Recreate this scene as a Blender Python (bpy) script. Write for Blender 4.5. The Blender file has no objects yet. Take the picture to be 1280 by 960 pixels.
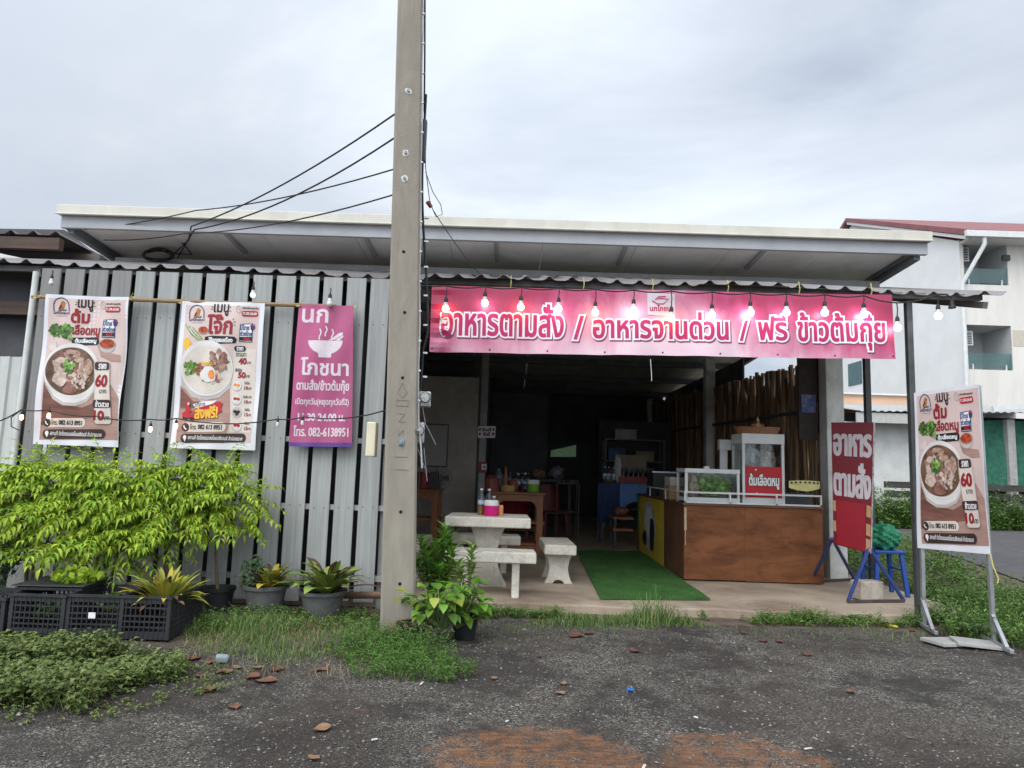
import bpy, math, random
import numpy as np
from mathutils import Vector, Matrix
from mathutils.geometry import delaunay_2d_cdt, interpolate_bezier

# ------------------------------------------------------------------ camera, sky, sun, exposure
random.seed(7); RNG = np.random.default_rng(7)
SC = bpy.context.scene
COL = SC.collection
F_PX, CAM_H, PITCH, ROLL = 870.0, 1.4, 6.8, 1.8
cam_data = bpy.data.cameras.new('camera'); cam = bpy.data.objects.new('camera', cam_data); COL.objects.link(cam)
cam_data.sensor_width = 36.0; cam_data.lens = 36.0 * F_PX / 1280.0
cam_data.clip_start = 0.05; cam_data.clip_end = 2000
CAM_R = Matrix.Rotation(math.radians(90 + PITCH), 3, 'X') @ Matrix.Rotation(math.radians(ROLL), 3, 'Z')
cam.matrix_world = Matrix.Translation((0, 0, CAM_H)) @ CAM_R.to_4x4()
SC.camera = cam
SC.view_settings.view_transform = 'Standard'; SC.view_settings.look = 'None'
SC.view_settings.gamma = 1.0; SC.view_settings.exposure = 0.0; SC.view_settings.use_curve_mapping = False
SUN_EL, SUN_AZ = 48.0, 205.0            # behind the camera, a little to its left
sun_d = bpy.data.lights.new('sun', 'SUN'); sun_d.energy = 1.45; sun_d.angle = math.radians(35); sun_d.color = (1.0, .96, .9)
sun = bpy.data.objects.new('sun', sun_d); COL.objects.link(sun); sun.location = (-4, -8, 12)
_az = math.radians(SUN_AZ); _el = math.radians(SUN_EL)
_sd = Vector((math.sin(_az) * math.cos(_el), math.cos(_az) * math.cos(_el), math.sin(_el)))
sun.rotation_euler = _sd.to_track_quat('Z', 'Y').to_euler()
world = bpy.data.worlds.new('World'); SC.world = world; world.use_nodes = True


def node(nt, t, **kw):
    n = nt.nodes.new(t)
    for k, v in kw.items():
        if k in ('ins',):
            for a, b in v.items():
                n.inputs[a].default_value = b
        else:
            setattr(n, k, v)
    return n


def ramp(nt, fac, stops, interp='LINEAR'):
    r = nt.nodes.new('ShaderNodeValToRGB'); r.color_ramp.interpolation = interp
    e = r.color_ramp.elements
    while len(e) < len(stops): e.new(.5)
    for i, (p, c) in enumerate(stops):
        e[i].position = p
        e[i].color = (c, c, c, 1) if isinstance(c, (int, float)) else (*c[:3], 1)
    nt.links.new(fac, r.inputs[0]); return r.outputs[0]


def mixc(nt, fac, a, b, blend='MIX'):
    m = nt.nodes.new('ShaderNodeMix'); m.data_type = 'RGBA'; m.blend_type = blend
    for sock, v in ((m.inputs[0], fac), (m.inputs[6], a), (m.inputs[7], b)):
        if hasattr(v, 'is_linked') or hasattr(v, 'links'): nt.links.new(v, sock)
        elif isinstance(v, (int, float)): sock.default_value = v if sock.type == 'VALUE' else (v, v, v, 1)
        else: sock.default_value = (*v[:3], 1)
    return m.outputs[2]


def math_n(nt, op, a, b=None, c=None, clamp=False):
    m = nt.nodes.new('ShaderNodeMath'); m.operation = op; m.use_clamp = clamp
    for i, v in enumerate((a, b, c)):
        if v is None: continue
        if isinstance(v, (int, float)): m.inputs[i].default_value = v
        else: nt.links.new(v, m.inputs[i])
    return m.outputs[0]


def noise(nt, vec, scale, detail=4, rough=.55, dist=0.0):
    n = nt.nodes.new('ShaderNodeTexNoise'); n.inputs['Scale'].default_value = scale
    n.inputs['Detail'].default_value = detail; n.inputs['Roughness'].default_value = rough
    n.inputs['Distortion'].default_value = dist
    if vec is not None: nt.links.new(vec, n.inputs['Vector'])
    return n.outputs['Fac']


def mapping(nt, vec, scale=(1, 1, 1), loc=(0, 0, 0), rot=(0, 0, 0)):
    m = nt.nodes.new('ShaderNodeMapping'); m.inputs['Scale'].default_value = scale
    m.inputs['Location'].default_value = loc; m.inputs['Rotation'].default_value = rot
    nt.links.new(vec, m.inputs['Vector']); return m.outputs[0]


def build_sky():
    nt = world.node_tree; nt.nodes.clear(); L = nt.links.new
    out = nt.nodes.new('ShaderNodeOutputWorld'); bg = nt.nodes.new('ShaderNodeBackground')
    L(bg.outputs[0], out.inputs[0]); bg.inputs[1].default_value = 0.1
    sky = nt.nodes.new('ShaderNodeTexSky'); sky.sky_type = 'NISHITA'; sky.sun_disc = False
    sky.sun_elevation = math.radians(SUN_EL); sky.sun_rotation = math.radians(SUN_AZ)
    tc = nt.nodes.new('ShaderNodeTexCoord'); d = tc.outputs['Generated']
    sp = nt.nodes.new('ShaderNodeSeparateXYZ'); L(d, sp.inputs[0])
    zz = math_n(nt, 'ADD', math_n(nt, 'MAXIMUM', sp.outputs[2], 0.0), .22)
    cb = nt.nodes.new('ShaderNodeCombineXYZ')
    L(math_n(nt, 'DIVIDE', sp.outputs[0], zz), cb.inputs[0]); L(math_n(nt, 'DIVIDE', sp.outputs[1], zz), cb.inputs[1])
    n1 = noise(nt, mapping(nt, cb.outputs[0], (1.0, 1.2, 1), (3.1, .4, 0), (0, 0, .35)), .95, 8, .55, .5)
    n2 = noise(nt, mapping(nt, cb.outputs[0], (1, 1.3, 1), (7.7, 2.1, 0), (0, 0, -.3)), 2.3, 7, .56, .3)
    f = math_n(nt, 'ADD', math_n(nt, 'MULTIPLY', n1, .72), math_n(nt, 'MULTIPLY', n2, .28))
    cloud = ramp(nt, f, [(.34, (.61, .69, .82)), (.45, (.67, .74, .85)), (.56, (.72, .785, .875)), (.68, (.86, .92, 1.0))])
    cover = ramp(nt, f, [(.28, .72), (.42, .96)])
    # the cloud deck is brighter round the hidden sun, high behind the viewer
    dot = nt.nodes.new('ShaderNodeVectorMath'); dot.operation = 'DOT_PRODUCT'; L(d, dot.inputs[0]); dot.inputs[1].default_value = _sd
    glow = math_n(nt, 'MULTIPLY_ADD', math_n(nt, 'POWER', math_n(nt, 'MULTIPLY_ADD', dot.outputs['Value'], .5, .5, True), 4.0), 2.9, .83)
    cl = mixc(nt, 1.0, cloud, (10, 10, 10), 'MULTIPLY')
    # a thinner, brighter part of the deck low in the north-east
    d2 = nt.nodes.new('ShaderNodeVectorMath'); d2.operation = 'DOT_PRODUCT'; L(d, d2.inputs[0]); d2.inputs[1].default_value = Vector((.18, .90, .42)).normalized()
    thin = math_n(nt, 'MULTIPLY', math_n(nt, 'POWER', math_n(nt, 'MAXIMUM', d2.outputs['Value'], 0.0), 9.0), ramp(nt, n1, [(.36, .14), (.60, .52)]))
    glow = math_n(nt, 'ADD', glow, thin)
    g3 = nt.nodes.new('ShaderNodeCombineXYZ')
    for i in range(3): L(glow, g3.inputs[i])
    cl = mixc(nt, 1.0, cl, g3.outputs[0], 'MULTIPLY')
    L(mixc(nt, cover, sky.outputs[0], cl), bg.inputs[0])


build_sky()
SC.cycles.use_denoising = True
SC.cycles.max_bounces = 8; SC.cycles.transparent_max_bounces = 12


# ------------------------------------------------------------------ measuring helpers (plain numbers)
def ray(u, v):
    return CAM_R @ Vector(((u - 640) / F_PX, -(v - 480) / F_PX, -1))


def at(u, v, Y):
    d = ray(u, v); t = Y / d.y
    return Vector((d.x * t, Y, CAM_H + d.z * t))


def gnd(u, v, z=0.0):
    d = ray(u, v); t = (z - CAM_H) / d.z
    return Vector((d.x * t, d.y * t, z))


# ------------------------------------------------------------------ materials
MATS = {}


def mat(name, rgb, rough=.75, var=.12, scale=6.0, bump=.12, bscale=60.0, metal=0.0, dirt=None, dirt_amt=.35, dscale=2.5,
        stretch=(1, 1, 1), spec=.4, trans=0.0, emit=0.0, island=0.0, alpha=1.0, hue2=None, coord='Object'):
    if name in MATS: return MATS[name]
    m = bpy.data.materials.new(name); m.use_nodes = True; nt = m.node_tree; L = nt.links.new
    p = nt.nodes['Principled BSDF']
    tc = nt.nodes.new('ShaderNodeTexCoord'); v = mapping(nt, tc.outputs[coord], stretch)
    col = (*rgb, 1)
    n1 = noise(nt, v, scale, 5, .6)
    lo = tuple(max(0, c * (1 - var * 1.6)) for c in rgb); hi = tuple(min(1, c * (1 + var * 1.6)) for c in rgb)
    c = ramp(nt, n1, [(.3, lo), (.7, hi)])
    if dirt is not None:
        n2 = noise(nt, v, dscale, 8, .68, .6)
        c = mixc(nt, math_n(nt, 'MULTIPLY', ramp(nt, n2, [(.46, 0.0), (.68, 1.0)]), dirt_amt), c, dirt)
    if island > 0:
        g = nt.nodes.new('ShaderNodeNewGeometry')
        r = g.outputs['Random Per Island']
        if hue2 is not None: c = mixc(nt, ramp(nt, r, [(.25, 0.0), (1, 1.0)]), c, hue2)
        w = nt.nodes.new('ShaderNodeTexWhiteNoise'); w.noise_dimensions = '1D'; L(r, w.inputs['W'])
        k = math_n(nt, 'MULTIPLY_ADD', w.outputs['Value'], island * 2, 1 - island)
        kk = nt.nodes.new('ShaderNodeCombineXYZ')
        for i in range(3): L(k, kk.inputs[i])
        c = mixc(nt, 1.0, c, kk.outputs[0], 'MULTIPLY')
    L(c, p.inputs['Base Color'])
    p.inputs['Roughness'].default_value = rough; p.inputs['Metallic'].default_value = metal
    p.inputs['Specular IOR Level'].default_value = spec
    if bump > 0:
        b = nt.nodes.new('ShaderNodeBump'); b.inputs['Strength'].default_value = bump; b.inputs['Distance'].default_value = .01
        L(noise(nt, v, bscale, 4, .6), b.inputs['Height']); L(b.outputs[0], p.inputs['Normal'])
    if emit > 0:
        p.inputs['Emission Color'].default_value = col; p.inputs['Emission Strength'].default_value = emit
    if trans > 0:
        t = nt.nodes.new('ShaderNodeBsdfTranslucent'); L(c, t.inputs[0])
        mx = nt.nodes.new('ShaderNodeMixShader'); mx.inputs[0].default_value = trans
        L(p.outputs[0], mx.inputs[1]); L(t.outputs[0], mx.inputs[2]); L(mx.outputs[0], nt.nodes['Material Output'].inputs[0])
    if alpha < 1: p.inputs['Alpha'].default_value = alpha
    MATS[name] = m; return m


def glass_mat(name, rgb, alpha=.25, rough=.05):
    if name in MATS: return MATS[name]
    m = bpy.data.materials.new(name); m.use_nodes = True; nt = m.node_tree
    g = nt.nodes.new('ShaderNodeBsdfGlossy'); g.inputs['Roughness'].default_value = rough; g.inputs[0].default_value = (.9, .9, .9, 1)
    t = nt.nodes.new('ShaderNodeBsdfTransparent'); t.inputs[0].default_value = (*rgb, 1)
    fr = nt.nodes.new('ShaderNodeFresnel'); fr.inputs[0].default_value = 1.45
    a = math_n(nt, 'MULTIPLY_ADD', fr.outputs[0], .55, alpha * .08, True)
    mx = nt.nodes.new('ShaderNodeMixShader'); nt.links.new(a, mx.inputs[0])
    nt.links.new(t.outputs[0], mx.inputs[1]); nt.links.new(g.outputs[0], mx.inputs[2])
    nt.links.new(mx.outputs[0], nt.nodes['Material Output'].inputs[0]); MATS[name] = m; return m


# ------------------------------------------------------------------ objects
def tag(o, label=None, cat=None, group=None, kind=None):
    for k, v in (('label', label), ('category', cat), ('group', group), ('kind', kind)):
        if v: o[k] = v
    return o


def thing(name, label, cat, loc=(0, 0, 0), rz=0.0, group=None):
    o = bpy.data.objects.new(name, None); COL.objects.link(o); o.location = loc; o.rotation_euler = (0, 0, rz)
    o.empty_display_size = .1
    return tag(o, label, cat, group)


def dup(root, loc, rz=0.0, label=None, scale=None):
    def cp(o, parent):
        c = o.copy(); COL.objects.link(c)
        if parent is not None: c.parent = parent
        for ch in [x for x in o.children]: cp(ch, c)
        return c
    r = cp(root, None); r.location = loc; r.rotation_euler = (0, 0, rz)
    if scale: r.scale = scale
    if label: r['label'] = label
    return r


def origin_of(o):
    v = Vector((0, 0, 0))
    while o is not None:
        v = v + o.location; o = o.parent
    return v


class MB:
    """collects shapes (world coordinates, or local ones when the parent stands at the origin) into ONE mesh"""
    def __init__(s): s.v = []; s.f = []; s.m = []

    def add(s, vs, fs, m=0):
        b = len(s.v); s.v.extend([tuple(x) for x in vs])
        for f in fs: s.f.append([b + i for i in f]); s.m.append(m)
        return s

    def box(s, c, d, rz=0.0, rx=0.0, ry=0.0, m=0):
        R = Matrix.Rotation(rz, 3, 'Z') @ Matrix.Rotation(ry, 3, 'Y') @ Matrix.Rotation(rx, 3, 'X')
        vs = [Vector(c) + R @ Vector((x * d[0] / 2, y * d[1] / 2, z * d[2] / 2)) for x in (-1, 1) for y in (-1, 1) for z in (-1, 1)]
        return s.add(vs, [(0, 1, 3, 2), (4, 6, 7, 5), (0, 4, 5, 1), (2, 3, 7, 6), (0, 2, 6, 4), (1, 5, 7, 3)], m)

    def bx(s, x0, x1, y0, y1, z0, z1, m=0):
        return s.box(((x0 + x1) / 2, (y0 + y1) / 2, (z0 + z1) / 2), (x1 - x0, y1 - y0, z1 - z0), m=m)

    def bar(s, a, b, w, h=None, m=0):
        """square bar from a to b"""
        a = Vector(a); b = Vector(b); h = h or w; d = (b - a).normalized()
        up = Vector((0, 0, 1)) if abs(d.z) < .95 else Vector((0, 1, 0))
        x = d.cross(up).normalized(); y = x.cross(d)
        vs = [p + x * (i * w / 2) + y * (j * h / 2) for p in (a, b) for i, j in ((-1, -1), (1, -1), (1, 1), (-1, 1))]
        return s.add(vs, [(3, 2, 1, 0), (4, 5, 6, 7), (0, 1, 5, 4), (1, 2, 6, 5), (2, 3, 7, 6), (3, 0, 4, 7)], m)

    def tube(s, pts, r, n=8, m=0, cap=True):
        pts = [Vector(p) for p in pts]; k = len(pts); rs = r if hasattr(r, '__len__') else [r] * k
        vs = []; prev = None
        for i, p in enumerate(pts):
            d = (pts[min(i + 1, k - 1)] - pts[max(i - 1, 0)])
            if d.length < 1e-9: d = Vector((0, 0, 1))
            d.normalize()
            if prev is None:
                up = Vector((0, 0, 1)) if abs(d.z) < .9 else Vector((1, 0, 0))
                x = d.cross(up).normalized()
            else:
                x = (prev - d * prev.dot(d)).normalized()
            prev = x; y = d.cross(x)
            vs += [p + (x * math.cos(2 * math.pi * j / n) + y * math.sin(2 * math.pi * j / n)) * rs[i] for j in range(n)]
        fs = [(i * n + j, i * n + (j + 1) % n, (i + 1) * n + (j + 1) % n, (i + 1) * n + j) for i in range(k - 1) for j in range(n)]
        if cap: fs += [tuple(range(n - 1, -1, -1)), tuple((k - 1) * n + j for j in range(n))]
        return s.add(vs, fs, m)

    def lathe(s, prof, c=(0, 0, 0), n=16, m=0, axis='Z', sx=1.0, sy=1.0):
        c = Vector(c); vs = []; k = len(prof)
        for r, z in prof:
            for j in range(n):
                a = 2 * math.pi * j / n; x, y = r * math.cos(a) * sx, r * math.sin(a) * sy
                vs.append(c + (Vector((x, y, z)) if axis == 'Z' else Vector((x, -z, y)) if axis == 'Y' else Vector((z, x, y))))
        fs = [(i * n + j, i * n + (j + 1) % n, (i + 1) * n + (j + 1) % n, (i + 1) * n + j) for i in range(k - 1) for j in range(n)]
        if prof[0][0] > 1e-6: fs.append(tuple(range(n - 1, -1, -1)))
        if prof[-1][0] > 1e-6: fs.append(tuple((k - 1) * n + j for j in range(n)))
        return s.add(vs, fs, m)

    def prism(s, pts, a, b, axis='Y', m=0):
        """2-d outline (two remaining axes) swept from a to b along axis"""
        def P(p, t): return (p[0], t, p[1]) if axis == 'Y' else (t, p[0], p[1]) if axis == 'X' else (p[0], p[1], t)
        n = len(pts); vs = [P(p, a) for p in pts] + [P(p, b) for p in pts]
        fs = [tuple(range(n)), tuple(range(2 * n - 1, n - 1, -1))] + [(i, i + n, (i + 1) % n + n, (i + 1) % n) for i in range(n)]
        return s.add(vs, fs, m)

    def surf(s, fn, nu, nv, m=0):
        vs = [fn(i / nu, j / nv) for j in range(nv + 1) for i in range(nu + 1)]
        w = nu + 1
        return s.add(vs, [(j * w + i, j * w + i + 1, (j + 1) * w + i + 1, (j + 1) * w + i) for j in range(nv) for i in range(nu)], m)

    def build(s, name, mats, parent=None, smooth=False, bev=0.0, loc=None, fix=True, solid=0.0):
        me = bpy.data.meshes.new(name)
        o0 = origin_of(parent) if parent is not None else Vector(loc or (0, 0, 0))
        arr = np.array(s.v, float).reshape(-1, 3) - np.array(o0)
        me.from_pydata(arr.tolist(), [], s.f)
        for x in (mats if isinstance(mats, (list, tuple)) else [mats]): me.materials.append(x)
        me.polygons.foreach_set('material_index', s.m)
        if fix:
            import bmesh
            bm = bmesh.new(); bm.from_mesh(me); bmesh.ops.recalc_face_normals(bm, faces=bm.faces); bm.to_mesh(me); bm.free()
        if smooth:
            me.polygons.foreach_set('use_smooth', [True] * len(me.polygons))
            if fix and hasattr(me, 'set_sharp_from_angle'): me.set_sharp_from_angle(angle=math.radians(40))
        o = bpy.data.objects.new(name, me); COL.objects.link(o)
        if parent is not None: o.parent = parent
        else: o.location = o0
        if bev > 0:
            b = o.modifiers.new('edge', 'BEVEL'); b.width = bev; b.segments = 2; b.limit_method = 'ANGLE'
        if solid > 0:
            b = o.modifiers.new('thick', 'SOLIDIFY'); b.thickness = solid; b.offset = 0
        return o


# ------------------------------------------------------------------ printed sheets: outlines -> filled flat shapes
def winding(pts, polys):
    w = np.zeros(len(pts), int); x = pts[:, 0][:, None]; y = pts[:, 1][:, None]
    for p in polys:
        a = p; b = np.roll(p, -1, 0)
        x0, y0, x1, y1 = a[:, 0], a[:, 1], b[:, 0], b[:, 1]
        cr = (x1 - x0) * (y - y0) - (x - x0) * (y1 - y0)
        w += ((y0 <= y) & (y1 > y) & (cr > 0)).sum(1) - ((y0 > y) & (y1 <= y) & (cr < 0)).sum(1)
    return w


def area(p): return .5 * float(np.sum(p[:, 0] * np.roll(p[:, 1], -1) - np.roll(p[:, 0], -1) * p[:, 1]))


def grow_poly(p, r):
    if r == 0: return p
    d = np.roll(p, -1, 0) - p; l = np.hypot(d[:, 0], d[:, 1]); k = l > 1e-7
    p = p[k]; d = np.roll(p, -1, 0) - p; l = np.hypot(d[:, 0], d[:, 1])[:, None] + 1e-12; d = d / l
    n = np.stack([d[:, 1], -d[:, 0]], 1); n0 = np.roll(n, 1, 0); b = n + n0
    bl = np.hypot(b[:, 0], b[:, 1])[:, None] + 1e-9; b = b / bl
    c = np.clip((b * n).sum(1)[:, None], .62, 1)
    return p + b / c * r


def split_long(p, mx):
    out = []
    for a, b in zip(p, np.roll(p, -1, 0)):
        n = max(1, int(math.ceil(np.hypot(*(b - a)) / mx)))
        for i in range(n): out.append(a + (b - a) * i / n)
    return np.array(out)


def fill(conts, grow=0.0, grid=0.0, seg=.05):
    """triangles covering outlines (non-zero rule), optionally grown by some distance"""
    A = [area(c) for c in conts]
    if A[int(np.argmax(np.abs(A)))] < 0: conts = [c[::-1] for c in conts]
    conts = [split_long(grow_poly(c, grow), seg) for c in conts if len(c) > 2]
    vs = []; es = []
    for c in conts:
        b = len(vs); n = len(c); vs += [Vector((float(x), float(y))) for x, y in c]
        es += [(b + i, b + (i + 1) % n) for i in range(n)]
    if grid > 0:
        al = np.concatenate(conts); lo = al.min(0); hi = al.max(0)
        gx, gy = np.meshgrid(np.arange(lo[0] + grid / 2, hi[0], grid), np.arange(lo[1] + grid / 2, hi[1], grid))
        g = np.stack([gx.ravel(), gy.ravel()], 1)
        if len(g): vs += [Vector((float(x), float(y))) for x, y in g[winding(g, conts) > 0]]
    r = delaunay_2d_cdt(vs, es, [], 0, 1e-6, False)
    V = np.array([(q.x, q.y) for q in r[0]]); T = np.array([f for f in r[2] if len(f) == 3], int)
    if len(T) == 0: return V, T
    return V, T[winding(V[T].mean(1), conts) > 0]


TEXT_CACHE = {}


def text_conts(body, res=3):
    k = (body, res)
    if k in TEXT_CACHE: return TEXT_CACHE[k]
    c = bpy.data.curves.new('tmp_text', 'FONT'); c.body = body
    o = bpy.data.objects.new('tmp_text', c); COL.objects.link(o); bpy.context.view_layer.update()
    cu = o.to_curve(bpy.context.evaluated_depsgraph_get()); out = []
    for sp in cu.splines:
        if sp.type != 'BEZIER':
            out.append(np.array([(q.co.x, q.co.y) for q in sp.points])); continue
        bp = sp.bezier_points; n = len(bp); P = []
        for i in range(n):
            a, b = bp[i], bp[(i + 1) % n]
            straight = (a.handle_right - a.co).cross(b.co - a.co).length < 1e-5 and (b.handle_left - b.co).cross(b.co - a.co).length < 1e-5
            if straight: P.append((a.co.x, a.co.y))
            else: P += [(q.x, q.y) for q in interpolate_bezier(a.co, a.handle_right, b.handle_left, b.co, res + 1)[:-1]]
        if len(P) > 2: out.append(np.array(P))
    o.to_curve_clear(); bpy.data.objects.remove(o); bpy.data.curves.remove(c)
    TEXT_CACHE[k] = out; return out


def clusters(conts):
    bb = [(c.min(0), c.max(0)) for c in conts]; n = len(conts); par = list(range(n))
    def fd(i):
        while par[i] != i: i = par[i]
        return i
    for i in range(n):
        for j in range(i):
            if (bb[i][0] <= bb[j][1]).all() and (bb[j][0] <= bb[i][1]).all(): par[fd(i)] = fd(j)
    d = {}
    for i in range(n): d.setdefault(fd(i), []).append(conts[i])
    return list(d.values())


class Sheet:
    """a hung sheet given by its four corners (top left, top right, bottom right, bottom left); prints use units 0..W by 0..H, y down"""
    def __init__(s, tl, tr, br, bl, W, H, disp=None):
        s.c = [Vector(x) for x in (tl, tr, br, bl)]; s.W = W; s.H = H
        s.disp = disp or (lambda a, b: 0.0)
        s.n = (s.c[1] - s.c[0]).cross(s.c[3] - s.c[0]).normalized()
        s.k = ((s.c[1] - s.c[0]).length + (s.c[2] - s.c[3]).length) / 2 / W      # metres per unit
        if s.n.y > 0: s.n = -s.n
        s.mb = {}

    def P(s, u, v, off=0.0):
        a, b = u / s.W, v / s.H
        p = (s.c[0] * (1 - a) + s.c[1] * a) * (1 - b) + (s.c[3] * (1 - a) + s.c[2] * a) * b
        return p + s.n * (s.disp(a, b) + off)

    def part(s, name):
        if name not in s.mb: s.mb[name] = (MB(), [])
        return s.mb[name]

    def put(s, part, conts, material, layer, grow=0.0, grid=None, seg=None, sub=0.0):
        mb, ms = s.part(part)
        if material not in ms: ms.append(material)
        g = (.035 / s.k) if grid is None else grid
        V, T = fill([np.array(c, float) for c in conts], grow, g, seg or .03 / s.k)
        if len(T) == 0: return
        mb.add([s.P(x, y, .0006 + layer * .0013 + sub) for x, y in V], T.tolist(), ms.index(material))

    def text(s, part, body, x0, y0, x1, y1, material, layer, w=0.0, res=3, slant=0.0, rot=0.0):
        cs = text_conts(body, res)
        al = np.concatenate(cs); lo = al.min(0); hi = al.max(0)
        sx = (x1 - x0) / (hi[0] - lo[0]); sy = (y1 - y0) / (hi[1] - lo[1])
        cx, cy = (x0 + x1) / 2, (y0 + y1) / 2
        def T(c):
            q = np.stack([x0 + (c[:, 0] - lo[0]) * sx + slant * (c[:, 1] - lo[1]) * sy, y1 - (c[:, 1] - lo[1]) * sy], 1)
            if rot:
                q = q - (cx, cy); q = np.stack([q[:, 0] * math.cos(rot) - q[:, 1] * math.sin(rot), q[:, 0] * math.sin(rot) + q[:, 1] * math.cos(rot)], 1) + (cx, cy)
            return q
        for i, cl in enumerate(clusters(cs)):
            s.put(part, [T(c) for c in cl], material, layer, w, 0, sub=(i % 40) * .00002)

    def base(s, material, nu=24, nv=24, name='vinyl_sheet', back=.001):
        mb, ms = s.part(name); ms.append(material)
        mb.surf(lambda a, b: s.P(a * s.W, b * s.H), nu, nv, 0)
        mb.surf(lambda a, b: s.P(a * s.W, b * s.H, -back), nu, nv, 0)

    def done(s, root):
        out = {}
        for name, (mb, ms) in s.mb.items(): out[name] = mb.build(name, ms, root, fix=False)
        return out


def ell(cx, cy, rx, ry, n=32, a0=0, a1=360, wob=0.0, seed=0):
    r = random.Random(seed); ph = [r.uniform(0, 6.3) for _ in range(3)]
    o = []
    full = abs(a1 - a0) >= 360
    for i in range(n if full else n + 1):
        a = math.radians(a0 + (a1 - a0) * i / n)
        k = 1 + wob * (math.sin(3 * a + ph[0]) + .7 * math.sin(5 * a + ph[1]) + .5 * math.sin(7 * a + ph[2])) / 2
        o.append((cx + rx * k * math.cos(a), cy + ry * k * math.sin(a)))
    return o


def rrect(x0, y0, x1, y1, r, n=5):
    o = []
    for cx, cy, a in ((x1 - r, y0 + r, -90), (x1 - r, y1 - r, 0), (x0 + r, y1 - r, 90), (x0 + r, y0 + r, 180)):
        for i in range(n + 1):
            t = math.radians(a + 90 * i / n); o.append((cx + r * math.cos(t), cy + r * math.sin(t)))
    return o


def stroke(pts, w):
    """outline of a brush stroke along pts"""
    p = np.array(pts, float); d = np.gradient(p, axis=0); d /= np.hypot(d[:, 0], d[:, 1])[:, None] + 1e-9
    n = np.stack([-d[:, 1], d[:, 0]], 1) * w / 2
    return np.concatenate([p + n, (p - n)[::-1]])


# ================================================================== SETTING: ground, road, slab
def fbm(x, y, seed=0, octv=4, f=1.0):
    r = np.random.default_rng(seed); o = np.zeros_like(np.asarray(x, float)); a = 1.0
    for k in range(octv):
        for _ in range(3):
            th = r.uniform(0, 6.28); ph = r.uniform(0, 6.28)
            o = o + a / 3 * np.sin((x * math.cos(th) + y * math.sin(th)) * f * 2.2 + ph + 1.3 * np.sin((x * math.sin(th) - y * math.cos(th)) * f * 1.1 + ph * 2))
        a *= .55; f *= 2.05
    return o


def ground_z(x, y):
    x = np.asarray(x, float); y = np.asarray(y, float)
    near = np.clip((9 - y) / 2, 0, 1) * np.clip((12 - np.abs(x)) / 3, 0, 1)
    z = .012 * fbm(x, y, 3, 4, 1.2) * near
    bank = np.exp(-((y - 6.0) / .8) ** 2) * np.clip((-1.1 - x) / .8, 0, 1) * .05          # soil heaped along the fence foot
    verge = np.exp(-((y - 7.1) / 1.0) ** 2 - ((x - 5.0) / .9) ** 2) * .06
    sl = np.clip((y - 6.95) / .2, 0, 1) * np.clip((x + 6) / .2, 0, 1) * np.clip((4.75 - x) / .2, 0, 1)
    return z * (1 - sl) + bank + verge - .03 * sl


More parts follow.
